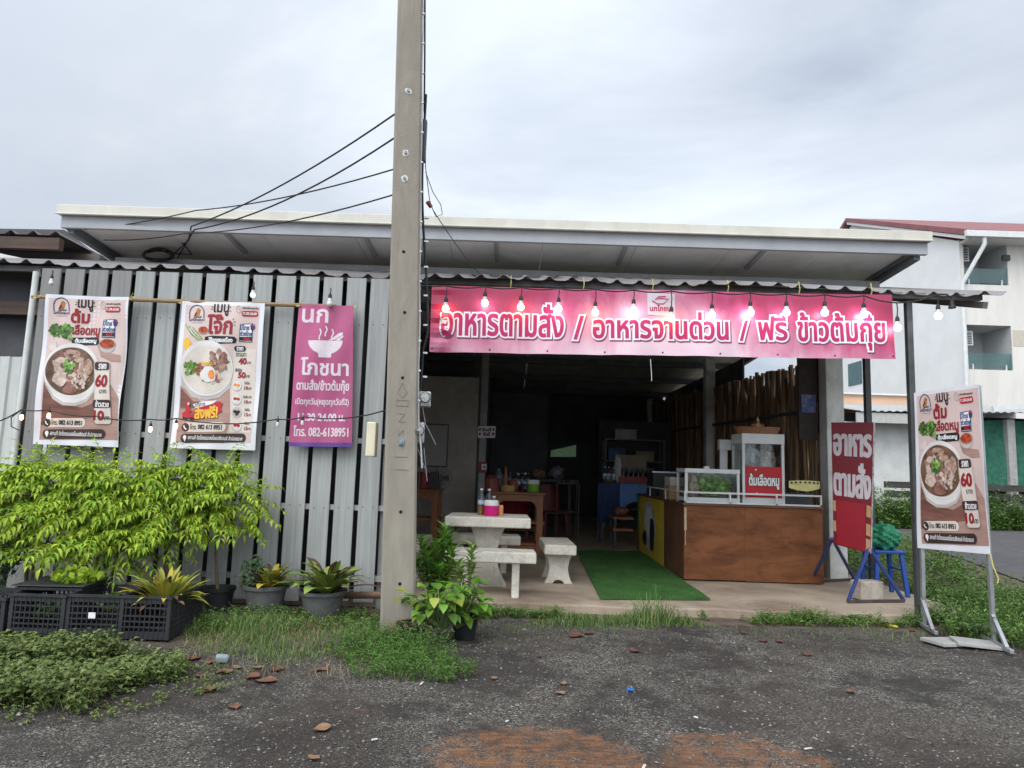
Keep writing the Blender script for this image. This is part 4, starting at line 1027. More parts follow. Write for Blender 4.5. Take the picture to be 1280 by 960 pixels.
s_.put('logo_card', [stroke([(276, 14), (282, 18), (290, 18), (296, 12), (286, 11), (279, 12.5), (284, 9), (293, 8.5)], 1.6)], LET, 5.2)
s_.text('logo_card', 'นกโภชนา', 273, 19.5, 302, 27, LET, 5.2, .3, res=2)
for k in range(9): s_.put('eyelet', [ell(3 + k * 71.4, 78.5 - (k == 0) * .5, 1.1, 1.1, 10)], HOLE, 1)
s_.done(hb)
b_ = MB()
for px in (638, 729, 815, 909, 998, 1088):
    p = at(px, 352 + (px - 540) * .021, 6.99); b_.tube([p + Vector((0, 0, -.07)), p + Vector((.008, -.02, .0)), p + Vector((.004, .0, .08))], .006, 5)
tag(b_.build('banner_tie', mat('yellow cord', (.42, .38, .12), .7, .1)), 'row of yellow cord ties holding the long banner to the awning', 'cord ties', kind='stuff')
p0 = at(813, 449, 6.93); b_ = MB(); b_.tube([p0, p0 + Vector((.01, 0, -.12)), p0 + Vector((.015, 0, -.22))], .003, 5)
tag(b_.build('white_string', WHITE), 'short white string dangling from the lower edge of the long banner', 'string')

# bamboo rail carrying the hung banners
b_ = MB(); b_.tube([at(40, 371, 6.76), at(150, 374, 6.75), at(260, 378, 6.75), at(420, 383, 6.76)], [.016, .02, .021, .02], 8)
o_ = b_.build('bamboo_rail', mat('old bamboo', (.25, .16, .075), .7, .2, 5, .15, stretch=(1, 6, 6)), smooth=True); tag(o_, 'brown bamboo rail carrying the three hung banners along the slats', 'rail')
b_ = MB()
for px, py in ((45, 371), (162, 373), (227, 377), (374, 381), (440, 384)):
    p = at(px, py, 6.73)
    for k in range(3): b_.tube([p + Vector((math.cos(t) * .024 + k * .01 - .01, math.sin(t) * .026 + .02, math.sin(t * 1.0) * .02 + .004 * k)) for t in np.linspace(0, 6.28, 9)], .004, 4)
    b_.tube([p, p + Vector((.04, -.02, .05))], .004, 4)
tag(b_.build('rail_tie', mat('yellow cord', (.42, .38, .12))), 'yellow cord wrapped round the bamboo rail at the banner corners', 'cord ties', kind='stuff')

# steel stand of the roadside menu banner
STEEL = mat('galvanised tube', (.33, .34, .35), .4, .12, 6, .05, metal=.5, dirt=(.2, .18, .16), dirt_amt=.4)
st = thing('banner_stand', 'galvanised square-tube stand of the roadside soup menu banner', 'sign stand', (4.1, 6.45, 0))
for u_ in (3.5, 95.0):
    t = S3.P(u_, 1, -.026); lo_ = S3.P(u_, 177, -.026); b_ = MB(); gz_ = float(ground_z(lo_.x, lo_.y)) + .03
    foot = t.lerp(lo_, (t.z - gz_) / (t.z - lo_.z)); b_.bar(foot, t, .034)
    b_.build('upright', STEEL, st, bev=.003)
    b_ = MB(); b_.bar(foot + Vector((0, .02, .24)), foot + Vector((-.075, -.26, .01)), .03); b_.build('brace', STEEL, st, bev=.003)
    b_ = MB(); b_.bar(foot + Vector((-.09, -.34, 0)), foot + Vector((.03, .2, 0)), .032); b_.build('foot', STEEL, st, bev=.003)
a0, a1 = S3.P(6, 3, -.026), S3.P(93, 3, -.026)
b_ = MB(); b_.bar(a0, a1, .025); b_.bar(a0 - Vector((0, 0, 1.2)), a1 - Vector((0, 0, 1.2)), .025); b_.build('crossbar', STEEL, st)
TILE = mat('grey tile slab', (.34, .33, .31), .7, .1, 4, .15, dirt=(.2, .18, .15), dirt_amt=.5)
for k, (px, py, w, d, rz_, lab) in enumerate(((1184, 806, .34, .24, .3, 'cracked grey tile lying flat beside the stand foot'), (1222, 810, .36, .22, -.25, 'pale grey tile lying under the near foot of the banner stand'), (1232, 795, .42, .16, .1, 'long grey stone slab behind the near foot of the banner stand'))):
    p = gnd(px, py); b_ = MB(); b_.box((p.x, p.y, ground_z(p.x, p.y) + .025 + .012 * k), (w, d, .028), rz_, .03 * k, .04); tag(b_.build('tile_slab', TILE, bev=.004), lab, 'tile', 'loose tiles under the banner stand')

# red board on blue trestle legs
REDB = mat('red paint', (.16, .006, .014), .42, .12, 2, .06, dirt=(.09, .01, .012), dirt_amt=.5)
REDN = mat('fresh red paint', (.26, .008, .018), .4, .08, 2, .05)
SLV = mat('silver letters', (.47, .42, .43), .45, .06, 12, .08)
TAN = mat('tan wood patch', (.38, .24, .11), .7, .15)
BLUEL = mat('blue painted steel', (.03, .055, .19), .45, .12, 8, .08)
rs = thing('red_sign_board', 'red standing sign board with silver lettering on two blue trestle legs', 'sign', (3.9, 8.05, Z0))
cs = [at(1039, 528, 8.05), at(1092, 528, 7.72), at(1088, 692, 7.72), at(1042, 680, 8.05)]
s_ = Sheet(*cs, 100, 320); mb, ms = s_.part('board'); ms += [REDB, mat('board edge', (.5, .47, .42), .6, .3, 40, .05, dirt=(.03, .04, .12), dirt_amt=1.0, dscale=14), DARKST]
fr = [s_.P(0, 0), s_.P(100, 0), s_.P(100, 320), s_.P(0, 320)]; bk = [p - s_.n * .05 for p in fr]
mb.surf(lambda a, b: s_.P(a * 100, b * 320), 8, 16, 0); mb.add(bk, [(3, 2, 1, 0)], 0); mb.add(fr + bk, [(1, 5, 6, 2), (0, 3, 7, 4)], 1); mb.add(fr + bk, [(0, 4, 5, 1), (3, 2, 6, 7)], 2)
s_.text('lettering', 'อาหาร', 6, 32, 95, 86, SLV, 1, 2.6); s_.text('lettering', 'ตามสั่ง', 5, 106, 96, 190, SLV, 1, 2.4)
s_.put('repainted_patch', [[(9, 204), (84, 203), (86, 318), (10, 316)]], REDN, 1)
for y in (206, 258): s_.put('tan_patch', [[(.5, y), (8, y), (8, y + 28), (.5, y + 26)]], TAN, 1)
for y in (205, 250, 286): s_.put('tan_patch', [[(88, y), (99, y + 2), (99, y + 30), (88, y + 28)]], TAN, 1)
s_.done(rs)
for c, fa, fb in ((cs[3], (1014, 727), (1068, 724)), (cs[2], (1060, 752), (1130, 751))):
    for f in (fa, fb):
        b_ = MB(); g = gnd(*f, Z0 + .012); b_.bar(c + Vector((0, .03, .06)), g, .032, .03); b_.build('trestle_leg', BLUEL, rs, bev=.003)
    b_ = MB(); b_.bar(gnd(*fa, Z0 + .018), gnd(*fb, Z0 + .018), .03); b_.build('trestle_bar', mat('rusty dark bar', (.07, .05, .045), .6, .2), rs)
b_ = MB(); a = gnd(1090, 752, Z0); b_.box((a.x, a.y + .1, Z0 + .11), (.30, .17, .2), .25); o_ = b_.build('concrete_block', mat('rough concrete block', (.40, .35, .29), .9, .12, 6, .5, 40, dirt=(.22, .19, .15), dirt_amt=.6, dscale=8), bev=.012)
tag(o_, 'rough beige concrete block weighing down the red sign board stand', 'block')
# blue plastic stool with a bundled green net on it, behind the board
BLP = mat('blue plastic', (.02, .07, .30), .4, .06)
sx, sy = at(1104, 700, 8.35).x, 8.35
stl = thing('plastic_stool', 'blue plastic stool behind the red board', 'stool', (sx, sy, Z0))
b_ = MB(); b_.box((sx, sy, Z0 + .50), (.36, .34, .035)); b_.build('seat', BLP, stl, bev=.012)
for i in (-1, 1):
    for j in (-1, 1):
        b_ = MB(); b_.bar((sx + i * .14, sy + j * .13, Z0 + .49), (sx + i * .18, sy + j * .17, Z0), .045, .04); b_.build('leg', BLP, stl, bev=.006)
for i in (-1, 1):
    b_ = MB(); b_.bar((sx + i * .15, sy - .14, Z0 + .3), (sx + i * .15, sy + .14, Z0 + .3), .02); b_.build('stretcher', BLP, stl)
def crumple(cx, cy, cz, rx, ry, rz, seed, name, m, n=28):
    b = MB()
    def P(a, c):
        t = a * 6.2832; f = c * 3.1416
        d = Vector((math.sin(f) * math.cos(t), math.sin(f) * math.sin(t), math.cos(f)))
        k = 1 + .16 * math.sin(5 * d.x + seed) * math.cos(7 * d.y + seed * 2) + .10 * math.sin(13 * d.z + 9 * d.x + seed) + .05 * math.sin(23 * d.y + 17 * d.x)
        return (cx + rx * d.x * k, cy + ry * d.y * k, cz + max(-.99, d.z * k) * rz)
    b.surf(P, n, n // 2); return b.build(name, m, smooth=True)
tag(crumple(sx + .02, sy, Z0 + .66, .17, .16, .15, 2.0, 'net_bundle', mat('green net bundle', (.02, .20, .10), .6, .3, 14, .4, 40), 36), 'bundled bright green net lying on the blue plastic stool', 'net')

# ================================================================== STRING LIGHTS
BLK = mat('black rubber', (.012, .012, .013), .55, .1)
LAMPS = {'warm': ((1.0, .40, .19), 34), 'white': ((1.0, .86, .90), 28), 'big': ((1.0, .88, .92), 48), 'faint': ((.75, 1.0, .72), 1.6), 'off': ((.5, .5, .48), 0), 'candle': ((1.0, .5, .26), 9)}
def bulb_mat(kind):
    n = 'bulb ' + kind
    if n in MATS: return MATS[n]
    m = mat(n, (.6, .6, .58), .25, 0, bump=0); c, s = LAMPS[kind]
    if s:
        p = m.node_tree.nodes['Principled BSDF']; p.inputs['Emission Color'].default_value = (*c, 1); p.inputs['Emission Strength'].default_value = s
    return m
def bulb(px, py, Y, kind, label, top, r=.034, group='bulbs of the string light along the awning'):
    c = at(px, py, Y); t = thing('light_bulb', label, 'light bulb', c, 0, group)
    b = MB(); b.lathe([(.0, -r), (r * .6, -r * .82), (r * .93, -r * .38), (r, 0), (r * .92, r * .4), (r * .72, r * .85)], c, 14); b.build('glass', bulb_mat(kind), t, smooth=True)
    b = MB(); b.lathe([(r * .74, r * .85), (r * .60, r * 1.9), (r * .45, r * 1.95)], c, 12); b.build('bulb_base', mat('white plastic', (.6, .58, .56), .4, .04), t, smooth=True)
    b = MB(); b.lathe([(r * .5, r * 1.9), (r * .62, r * 1.95), (r * .58, r * 2.9), (r * .3, r * 3.5), (.006, r * 3.7)], c, 12)
    if top: b.tube([c + Vector((0, 0, r * 3.6)), Vector((c.x + .006, Y, (c.z + r * 3.6 + top.z) / 2)), Vector((c.x, Y, top.z))], .0055, 6)
    b.build('socket', BLK, t, smooth=True)
row = [(557, 386, 'warm', 'pinkish warm'), (606, 379, 'white', ''), (651, 384, 'warm', ''), (698, 386, 'white', ''), (744, 391, 'warm', ''), (792, 388, 'white', ''), (839, 398, 'warm', ''), (890, 394, 'white', ''), (938, 391, 'big', ''), (983, 391, 'white', ''), (1031, 391, 'white', ''), (1080, 393, 'big', ''), (1122, 410, 'white', ''), (1173, 395, 'white', '')]
labs = ['glowing warm bulb nearest the pole, over the first letter of the long banner', 'small white bulb second along from the pole, before the long banner',
        'warm bulb over the middle of the first word on the long banner', 'white bulb hanging close by the ring-shaped tone mark of the first word', 'orange-glowing bulb just after the first slash on the long banner',
        'white bulb just before the small logo card on the long banner', 'warm bulb hanging below the small logo card on the long banner', 'white bulb over the end of the second phrase on the long banner',
        'brightest white bulb, right over the second slash on the long banner', 'white bulb over the short word after the second slash', 'white bulb over the start of the last word on the long banner',
        'bright white bulb over the last letters of the long banner', 'pale lit bulb between the banner end and the dark awning post', 'white bulb hanging alone outside the awning post']
cordpts = [at(500, 352, 6.86)]
for (px, py, k, _), lab in zip(row, labs):
    ytop = 357 + (px - 557) * .024 + (0 if px < 1100 else 8 if px < 1150 else -4)
    tp = at(px, ytop, 6.86)
    bulb(px, py, 6.86, k, lab, tp)
    cordpts += [tp]
ps = []
for a, b in zip(cordpts, cordpts[1:]):
    for t in np.linspace(0, 1, 6)[:-1]: ps.append(a.lerp(b, t) + Vector((0, 0, -.10 * (a - b).length * 4 * t * (1 - t) * (.5 if (a - b).length > .3 else .25))))
ps.append(cordpts[-1]); e = at(1190, 372, 6.86); ps += [e + Vector((-.06, 0, .03)), e]
b_ = MB(); b_.tube(ps, .0075, 6); tag(b_.build('string_light', BLK, smooth=True), 'black cord of the string light running along the awning edge', 'cord')
c = at(1190, 381, 6.86); b_ = MB(); b_.lathe([(.008, .06), (.02, .05), (.022, 0), (.034, -.02), (.036, -.035), (.026, -.035), (.02, -.01)], c, 12); b_.tube([c + Vector((0, 0, .05)), e], .006, 6)
tag(b_.build('empty_socket', BLK, smooth=True), 'empty black lamp socket at the outer end of the string light', 'lamp socket')
bulb(316, 369, 6.68, 'faint', 'small pale greenish bulb glowing over the porridge banner top', at(316, 352, 6.68), .026)
bulb(412, 380, 6.68, 'off', 'unlit white bulb hanging in front of the pink bowl banner', at(412, 360, 6.68), .03)
bulb(64, 354, 6.72, 'off', 'small unlit bulb under the awning beside the shed corner', at(64, 338, 6.72), .024)
# lower string across the slats
lo = [at(-12, 530, 6.6), at(27, 512, 6.6), at(60, 512, 6.6), at(120, 520, 6.6), at(188, 524, 6.6), at(220, 523, 6.6), at(347, 524, 6.6), at(380, 521, 6.6), at(482, 513, 6.3), (pole_pt(at(484, 513, 6).z, -1, 0))]
ps = []
for a, b in zip(lo, lo[1:]):
    for t in np.linspace(0, 1, 6)[:-1]: ps.append(a.lerp(b, t) + Vector((0, 0, -.05 * (a - b).length * t * (1 - t) * 4)))
b_ = MB(); b_.tube(ps + [lo[-1]], .0065, 6); b_.tube([at(27, 512, 6.6), at(14, 522, 6.6), at(14, 533, 6.6), at(24, 538, 6.62)], .005, 6)
tag(b_.build('string_light', BLK, smooth=True), 'thin black cord of candle bulbs stretched across the slats to the pole', 'cord')
for (px, py, k), lab in zip(((27, 521, 'candle'), (61, 519, 'candle'), (188, 536, 'candle'), (220, 532, 'candle'), (347, 530, 'off'), (378, 528, 'off')),
        ('lit candle bulb outside the soup banner by the shed corner', 'lit candle bulb across the lower part of the soup banner', 'lit candle bulb on bare slats between the two menu banners', 'lit candle bulb at the lower edge of the porridge banner', 'unlit candle bulb on slats left of the pink bowl banner', 'unlit candle bulb over the opening hours of the pink banner')):
    c = at(px, py, 6.6); t = thing('candle_bulb', lab, 'light bulb', c, 0, 'candle bulbs of the lower string')
    tilt = 0
    b_ = MB(); b_.lathe([(.0, -.034), (.012, -.026), (.0165, -.008), (.014, .01), (.010, .02)], c, 10); b_.build('glass', bulb_mat(k), t, smooth=True)
    b_ = MB(); b_.lathe([(.012, .02), (.013, .045), (.006, .055)], c, 10); b_.tube([c + Vector((0, 0, .05)), c + Vector((0, 0, .075))], .004, 5); b_.build('socket', BLK, t, smooth=True)


# ================================================================== CABLES AND METERS ON THE POLE
WHT = mat('white cable clip', (.6, .6, .58), .5, .05)
def sagline(a, b, d, n=14): return [a.lerp(b, t) + Vector((0, 0, -d * 4 * t * (1 - t))) for t in np.linspace(0, 1, n)]
def cable(pts, r, label, m=BLK, name='overhead_cable', group=None):
    b = MB(); b.tube(pts, r, 6); return tag(b.build(name, m, smooth=True), label, 'cable', group)
pl = lambda v: pole_pt(at(495, v, 5.98).z, -1.0, 0)
anch = at(212, 322, 9.25)
cable(sagline(pl(144), at(239, 283, 8.3), .10) + [at(236, 300, 8.9), anch], .0085, 'highest black cable running from the pole down to the awning coil', group=None)
cable(sagline(pl(174), at(243, 287, 8.3), .14) + [at(232, 305, 8.9), anch + Vector((.1, .02, 0))], .0085, 'second black cable from the pole top, ending in the awning coil')
cable(sagline(pl(213), at(245, 263, 8.3), .06) + sagline(at(245, 263, 8.3), at(105, 287, 8.55), .03, 8)[1:], .007, 'black cable crossing the cream roof edge towards its far left end')
cable(sagline(pl(245), at(230, 292, 8.3), .08) + sagline(at(230, 292, 8.3), at(130, 300, 8.9), .03, 8)[1:], .007, 'lowest black cable from the pole, slung under the grey roof fascia')
ps = []
for t in np.linspace(0, 1, 60):
    c = at(200, 320, 9.22); a = t * 6.2832 * 4
    ps.append(c + Vector((math.cos(a) * .20 * (1 + .12 * math.sin(t * 20)), -.02 - t * .05, math.sin(a) * .075 + .02 * math.sin(t * 33))))
cable(ps + [at(240, 318, 9.2), at(225, 300, 9.0)], .011, 'loose coil of black cable hung under the awning roof edge', name='cable_coil')
def pedge(v, fx=1.05, fy=-.3, du=0): return pole_pt(at(520, v, 5.95).z, fx, fy) + Vector((du, 0, 0))
vs_ = list(range(-20, 545, 25))
cable([pedge(v, 1.05, -.75, .004 * math.sin(v * .05)) for v in vs_] + [pedge(560, 1.1, -.7, .02), pedge(585, 1.1, -.7, .03)], .0075, 'white cable clipped up the corner of the utility pole', mat('grey white cable', (.42, .42, .42), .5, .05), 'pole_cable')
cable([pedge(v, 1.1, -.1, .018 + .05 * max(0, (v - 160) / 400) * (v < 420) + .02 * math.sin(v * .02)) for v in range(115, 500, 20)], .012, 'thick black cable hanging down the side of the utility pole', name='pole_cable')
cable([pedge(-20, 1.05, .4, .02), pedge(60, 1.05, .4, .025), pedge(130, 1.1, .4, .02), pedge(165, 1.1, .4, .035)], .009, 'thin black cable at the very top of the utility pole side', name='pole_cable')
b_ = MB(); a = pedge(148, 1.05, -.1); c = pedge(200, 1.05, -.1); b_.box((a + c) / 2 + Vector((.02, 0, 0)), (.05, .06, (a - c).length)); tag(b_.build('cable_box', DARKST, bev=.006), 'narrow dark box clamped high on the side of the utility pole', 'cable box')
b_ = MB()
for v in range(20, 540, 37): b_.box(pedge(v, 1.06, -.75), (.03, .02, .014))
for v in (270, 300, 332, 368, 405, 440, 470): b_.box(pedge(v, 1.1, -.1, .05), (.036, .03, .014))
tag(b_.build('cable_clips', WHT), 'white clips holding the cables along the utility pole', 'cable clips', kind='stuff')
# thin drop wire with its loop and little red splice
w0, w1, w2 = pedge(165, 1.1, -.1, .03), at(536, 256, 6.1), at(600, 343, 8.2)
cable([w0, at(532, 210, 6.0), at(537, 250, 6.05), at(541, 262, 6.15)] + sagline(at(541, 262, 6.15), w2, .03, 8)[1:], .0042, 'thin black wire dropping from the pole behind the awning edge', name='drop_wire')
cable([at(532, 215, 6.0), at(541, 240, 6.05), at(551, 256, 6.1), at(553, 268, 6.12), at(545, 271, 6.14), at(541, 262, 6.15)], .0035, 'small loop of wire hanging beside the red splice', name='wire_loop')
b_ = MB(); b_.bar(at(534, 252, 6.06), at(539, 259, 6.1), .03, .022); tag(b_.build('wire_splice', mat('red splice', (.25, .05, .04), .5, .1)), 'little red splice block on the drop wire above the roof', 'splice')
METER = mat('meter grey', (.45, .45, .43), .5, .06)
for (px, py, w, h), lab in (((532, 499, .115, .135), 'round-glassed electricity meter fixed high beside the pole'), ((525, 541, .10, .18), 'box-shaped electricity meter hanging beneath the round-glassed one')):
    c = at(px, py, 5.95); t = thing('electricity_meter', lab, 'meter', c, 0, 'meters beside the pole')
    b_ = MB(); b_.box(c + Vector((-.01, .02, 0)), (w * .9, .05, h)); b_.build('housing', METER, t, bev=.012)
    b_ = MB(); b_.lathe([(w * .40, 0), (w * .42, .05), (w * .34, .085), (0, .09)], c + Vector((0, -.005, h * .1)), 18, axis='Y'); g = b_.build('glass_cover', glass_mat('meter glass', (.8, .82, .8), .7), t, smooth=True)
    b_ = MB(); b_.lathe([(w * .33, 0), (w * .33, .03), (0, .03)], c + Vector((0, -.006, h * .1)), 18, axis='Y'); b_.build('dial', mat('meter dial', (.5, .5, .48), .5, .25, 60), g)
    b_ = MB(); b_.box(c + Vector((0, -.01, -h * .38)), (w * .6, .05, h * .2)); b_.build('terminal_cover', mat('meter dark', (.2, .2, .19), .5), t, bev=.006)
for k, (pts, r) in enumerate((([(528, 508), (532, 530), (540, 546), (545, 556)], .003), ([(519, 555), (525, 580), (522, 625), (527, 640), (519, 645)], .004), ([(522, 560), (531, 585), (534, 602), (530, 560)], .003), ([(519, 520), (516, 560), (514, 600), (517, 630)], .008))):
    cable([at(x, y, 5.93 - .01 * k) for x, y in pts], r, ['curved grey wire leaving the lower electricity meter', 'looped black wire trailing down the pole below the meters', 'hairpin of pale wire under the box-shaped meter', 'thick dark cable running down beside the pole below the meters'][k], BLK if k % 2 else mat('dim grey cable', (.2, .2, .2)), 'meter_wire')

# ================================================================== COUNTER AND WHAT STANDS ON IT
PLY = mat('varnished plywood', (.175, .066, .025), .65, .2, 1.4, .08, 30, stretch=(1, 1, 3), dirt=(.075, .024, .010), dirt_amt=.85, dscale=1.9, spec=.2)
PLYD = mat('dark plywood edge', (.11, .05, .026), .6, .2, 3, .1)
ct = thing('serving_counter', 'brown plywood food counter beside the column with a painted side panel', 'counter', (3.1, 8.9, Z0))
CX0, CX1, CY, CT = 2.22, 3.97, 8.9, 1.02
b_ = MB(); b_.bx(CX0, 2.985, CY, CY + .025, Z0 + .02, CT - .03); b_.bx(2.9862, CX1, CY + .001, CY + .026, Z0 + .014, CT - .03); b_.build('front_panel', PLY, ct, bev=.003)
b_ = MB(); b_.bx(CX0 + .012, CX0 + .02, CY - .006, CY + .003, .5, .95); b_.bx(CX0, CX0 + .03, CY - .009, CY - .002, Z0 + .62, CT - .06); b_.build('worn_corner_strip', mat('bare wood', (.42, .30, .2), .8, .2, 9), ct)
b_ = MB(); b_.bx(CX0, CX0 + .025, CY + .027, 10.05, Z0 + .02, CT - .03); b_.build('side_panel', mat('brown side ply', (.13, .055, .028), .55, .2, 2, .08, dirt=(.06, .03, .018), dirt_amt=.6), ct)
YEL = mat('yellow paint', (.50, .36, .035), .6, .12, 4, .05, dirt=(.3, .2, .05), dirt_amt=.5)
b_ = MB(); b_.bx(CX0 - .002, CX0 + .023, 10.052, 12.1, Z0 + .02, CT - .03); pp = b_.build('painted_panel', YEL, ct)
sp_ = Sheet((CX0 - .003, 12.1, CT - .03), (CX0 - .003, 10.052, CT - .03), (CX0 - .003, 10.052, Z0 + .02), (CX0 - .003, 12.1, Z0 + .02), 100, 46); sp_.n = Vector((-1, 0, 0))
sp_.put('mural', [[(0, 0), (9, 0), (8, 20), (11, 46), (0, 46)]], mat('mural green', (.06, .22, .04), .6, .2), 1); sp_.put('mural', [[(0, 30), (7, 28), (9, 46), (0, 46)]], mat('mural red', (.30, .07, .03), .6, .2), 2)
sp_.put('mural', [ell(50, 22, 22, 19, 30, wob=.12, seed=4)], mat('mural grey', (.36, .36, .38), .6, .2, 9), 1); sp_.put('mural', [ell(48, 19, 15, 12, 26, wob=.15, seed=6)], mat('mural white', (.55, .55, .54), .6, .1), 2)
sp_.put('mural', [[(54, 17), (60, 15), (67, 17), (70, 24), (67, 40), (55, 40), (52, 28)]], I_BLACK, 3); sp_.put('mural', [ell(33, 33, 9, 6, 16, wob=.2)], I_BLACK, 3)
for q in sp_.done(ct).values(): pass
b_ = MB(); b_.bx(CX0 - .02, CX1 + .01, CY - .02, CY + .6, CT - .03, CT); b_.bx(CX0 - .02, CX0 + .6, CY + .602, 12.12, CT - .03, CT); b_.build('counter_top', PLYD, ct, bev=.004)
b_ = MB(); b_.bx(CX1 - .03, CX1, CY + .027, CY + .58, Z0 + .02, CT - .032); b_.build('end_panel', PLYD, ct)
WM = mat('white enamel', (.60, .60, .58), .35, .05, 4, .03, dirt=(.4, .38, .33), dirt_amt=.4)
b_ = MB(); zt = CT + .135
for x in (CX0 + .01, 2.80, 3.39, CX1 - .02): b_.bar((x, CY, CT), (x, CY, zt), .02)
b_.bar((CX0, CY, zt), (CX1 - .01, CY, zt), .022); b_.bar((CX0, CY, CT + .012), (CX1 - .01, CY, CT + .012), .02)
for y in (10.0, 11.1): b_.bar((CX0 + .01, y, CT), (CX0 + .01, y, zt), .018)
b_.bar((CX0 + .01, CY, zt), (CX0 + .01, 12.1, zt), .02); b_.build('guard_rail', WM, ct)

CLEAR = glass_mat('clear pane', (.86, .9, .9), .3)
def leafball(cx, cy, cz, rx, ry, rz, n, s, m, name, parent=None, seed=0):
    r = np.random.default_rng(seed); b = MB()
    for _ in range(n):
        d = r.normal(size=3); d /= np.linalg.norm(d); k = r.uniform(.35, 1) ** .5
        c = Vector((cx + d[0] * rx * k, cy + d[1] * ry * k, cz + d[2] * rz * k)); a = Vector(r.normal(size=3)).normalized(); t = a.cross(Vector(r.normal(size=3))).normalized()
        b.add([c - a * s, c + t * s * .7 + Vector((0, 0, s * .2)), c + a * s, c - t * s * .7 + Vector((0, 0, s * .2))], [(0, 1, 2), (0, 2, 3)])
    return b.build(name, m, parent, fix=False)
def cabinet(name, label, x0, x1, y0, y1, z0, z1, head, foot, fw=.035):
    t = thing(name, label, 'display cabinet', ((x0 + x1) / 2, y0, z0))
    b = MB()
    for x in (x0 + fw / 2, x1 - fw / 2):
        for y in (y0 + fw / 2, y1 - fw / 2): b.bx(x - fw / 2, x + fw / 2, y - fw / 2, y + fw / 2, z0, z1 - head)
    for y in (y0, y1 - fw):
        b.bx(x0 + fw, x1 - fw, y, y + fw, z0 + .02, z0 + .02 + foot)
    for x in (x0, x1 - fw): b.bx(x, x + fw, y0 + fw, y1 - fw, z0 + .02, z0 + .02 + foot)
    b.build('frame', WM, t, bev=.004)
    b = MB(); b.bx(x0 - .004, x1 + .004, y0 - .004, y0 + fw, z1 - head + .001, z1); b.bx(x0 - .004, x1 + .004, y1 - fw, y1 + .004, z1 - head + .001, z1); b.bx(x0 - .004, x0 + fw, y0 + fw, y1 - fw, z1 - head + .001, z1); b.bx(x1 - fw, x1 + .004, y0 + fw, y1 - fw, z1 - head + .001, z1); b.bx(x0 + fw, x1 - fw, y0 + fw, y1 - fw, z1 - .012, z1 - .004); b.build('top', WM, t, bev=.006)
    b = MB(); b.bx(x0 + .01, x1 - .01, y0 + .01, y1 - .01, z0 + .022, z0 + .035); b.build('shelf', WM, t)
    b = MB(); b.bx(x0 + fw, x1 - fw, y0 + .012, y0 + .017, z0 + foot + .02, z1 - head); b.bx(x0 + .012, x0 + .017, y0 + fw, y1 - fw, z0 + foot + .02, z1 - head); b.bx(x1 - .017, x1 - .012, y0 + fw, y1 - fw, z0 + foot + .02, z1 - head)
    b.build('pane', CLEAR, t); return t
cabA = cabinet('display_cabinet', 'low white glass-fronted cabinet full of lettuce on the counter', 2.25, 2.95, 8.97, 9.42, CT, 1.455, .055, .05)
b_ = MB(); b_.bx(2.53, 2.60, 9.1, 9.16, 1.455, 1.49); b_.build('knob', WM, cabA, bev=.008)
LET_G = mat('lettuce', (.30, .52, .07), .6, .25, 12, .1, island=.35, trans=.25)
o_ = leafball(2.66, 9.16, 1.24, .24, .14, .13, 420, .05, LET_G, 'lettuce_heap', seed=3); tag(o_, 'heap of curly green lettuce inside the low white cabinet', 'lettuce')
PBAG = mat('clear plastic bag', (.42, .40, .38), .25, .2, 14, .5, 30, spec=.7)
tag(crumple(2.38, 9.12, 1.21, .085, .12, .14, 1.0, 'plastic_bag', mat('bag of peelings', (.42, .30, .2), .35, .3, 16, .4, 30)), 'plastic bag of pale food beside the lettuce in the low cabinet', 'bag')
cabB = cabinet('tall_display_cabinet', 'tall white glass cabinet with a red sign panel on the counter', 2.985, 3.525, 8.97, 9.4, CT, 1.925, .13, .07)
s_ = Sheet((3.025, 8.966, 1.505), (3.485, 8.966, 1.505), (3.485, 8.966, 1.115), (3.025, 8.966, 1.115), 100, 85); mb, ms = s_.part('red_sign'); ms.append(mat('red plastic sign', (.42, .012, .016), .4, .05)); mb.surf(lambda a, b: s_.P(a * 100, b * 85), 2, 2)
s_.text('sign_lettering', 'ต้มเลือดหมู', 9, 20, 92, 62, I_BLACK, 1, 2.6); s_.text('sign_lettering', 'ต้มเลือดหมู', 9, 20, 92, 62, I_WHITE, 2.5, 1.0); s_.put('sign_lettering', [ell(28, 9, 2.5, 2.5, 8), ], I_WHITE, 1); s_.put('sign_lettering', [ell(30, 74, 2.5, 2, 8)], I_WHITE, 1)
s_.done(cabB)
for k, (x, y, z, rx, rz_) in enumerate(((3.18, 9.17, 1.62, .12, .13), (3.36, 9.2, 1.6, .13, .12), (3.30, 9.15, 1.53, .17, .08))):
    tag(crumple(x, y, z, rx, .12, rz_, 3.0 + k, 'food_bag', [PBAG, mat('bag of balls', (.40, .27, .2), .3, .35, 18, .4, 30), PBAG][k]), ['clear plastic bag bulging behind the glass of the tall cabinet, left side', 'plastic bag of brownish food behind the glass of the tall cabinet', 'flat crumpled plastic bag lowest behind the glass of the tall cabinet'][k], 'bag')
b_ = MB(); b_.bx(2.86, 2.96, 9.5, 9.54, CT, 1.86); b_.bx(2.84, 3.0, 9.46, 9.56, 1.72, 1.86); tag(b_.build('spare_cabinet', WM, bev=.004), 'second narrow white frame standing behind the tall cabinet', 'frame')
WICK = mat('woven rattan', (.28, .13, .06), .65, .35, 60, .5, 90, stretch=(1, 1, 3))
bk = thing('wicker_basket', 'shallow brown woven basket on top of the tall cabinet', 'basket', (3.25, 9.18, 1.925))
b_ = MB(); b_.lathe([(.0, .004), (.26, .004), (.295, .085), (.275, .085), (.245, .016), (0, .016)], (3.25, 9.18, 1.925), 28, sy=.6); b_.build('woven_body', WICK, bk)
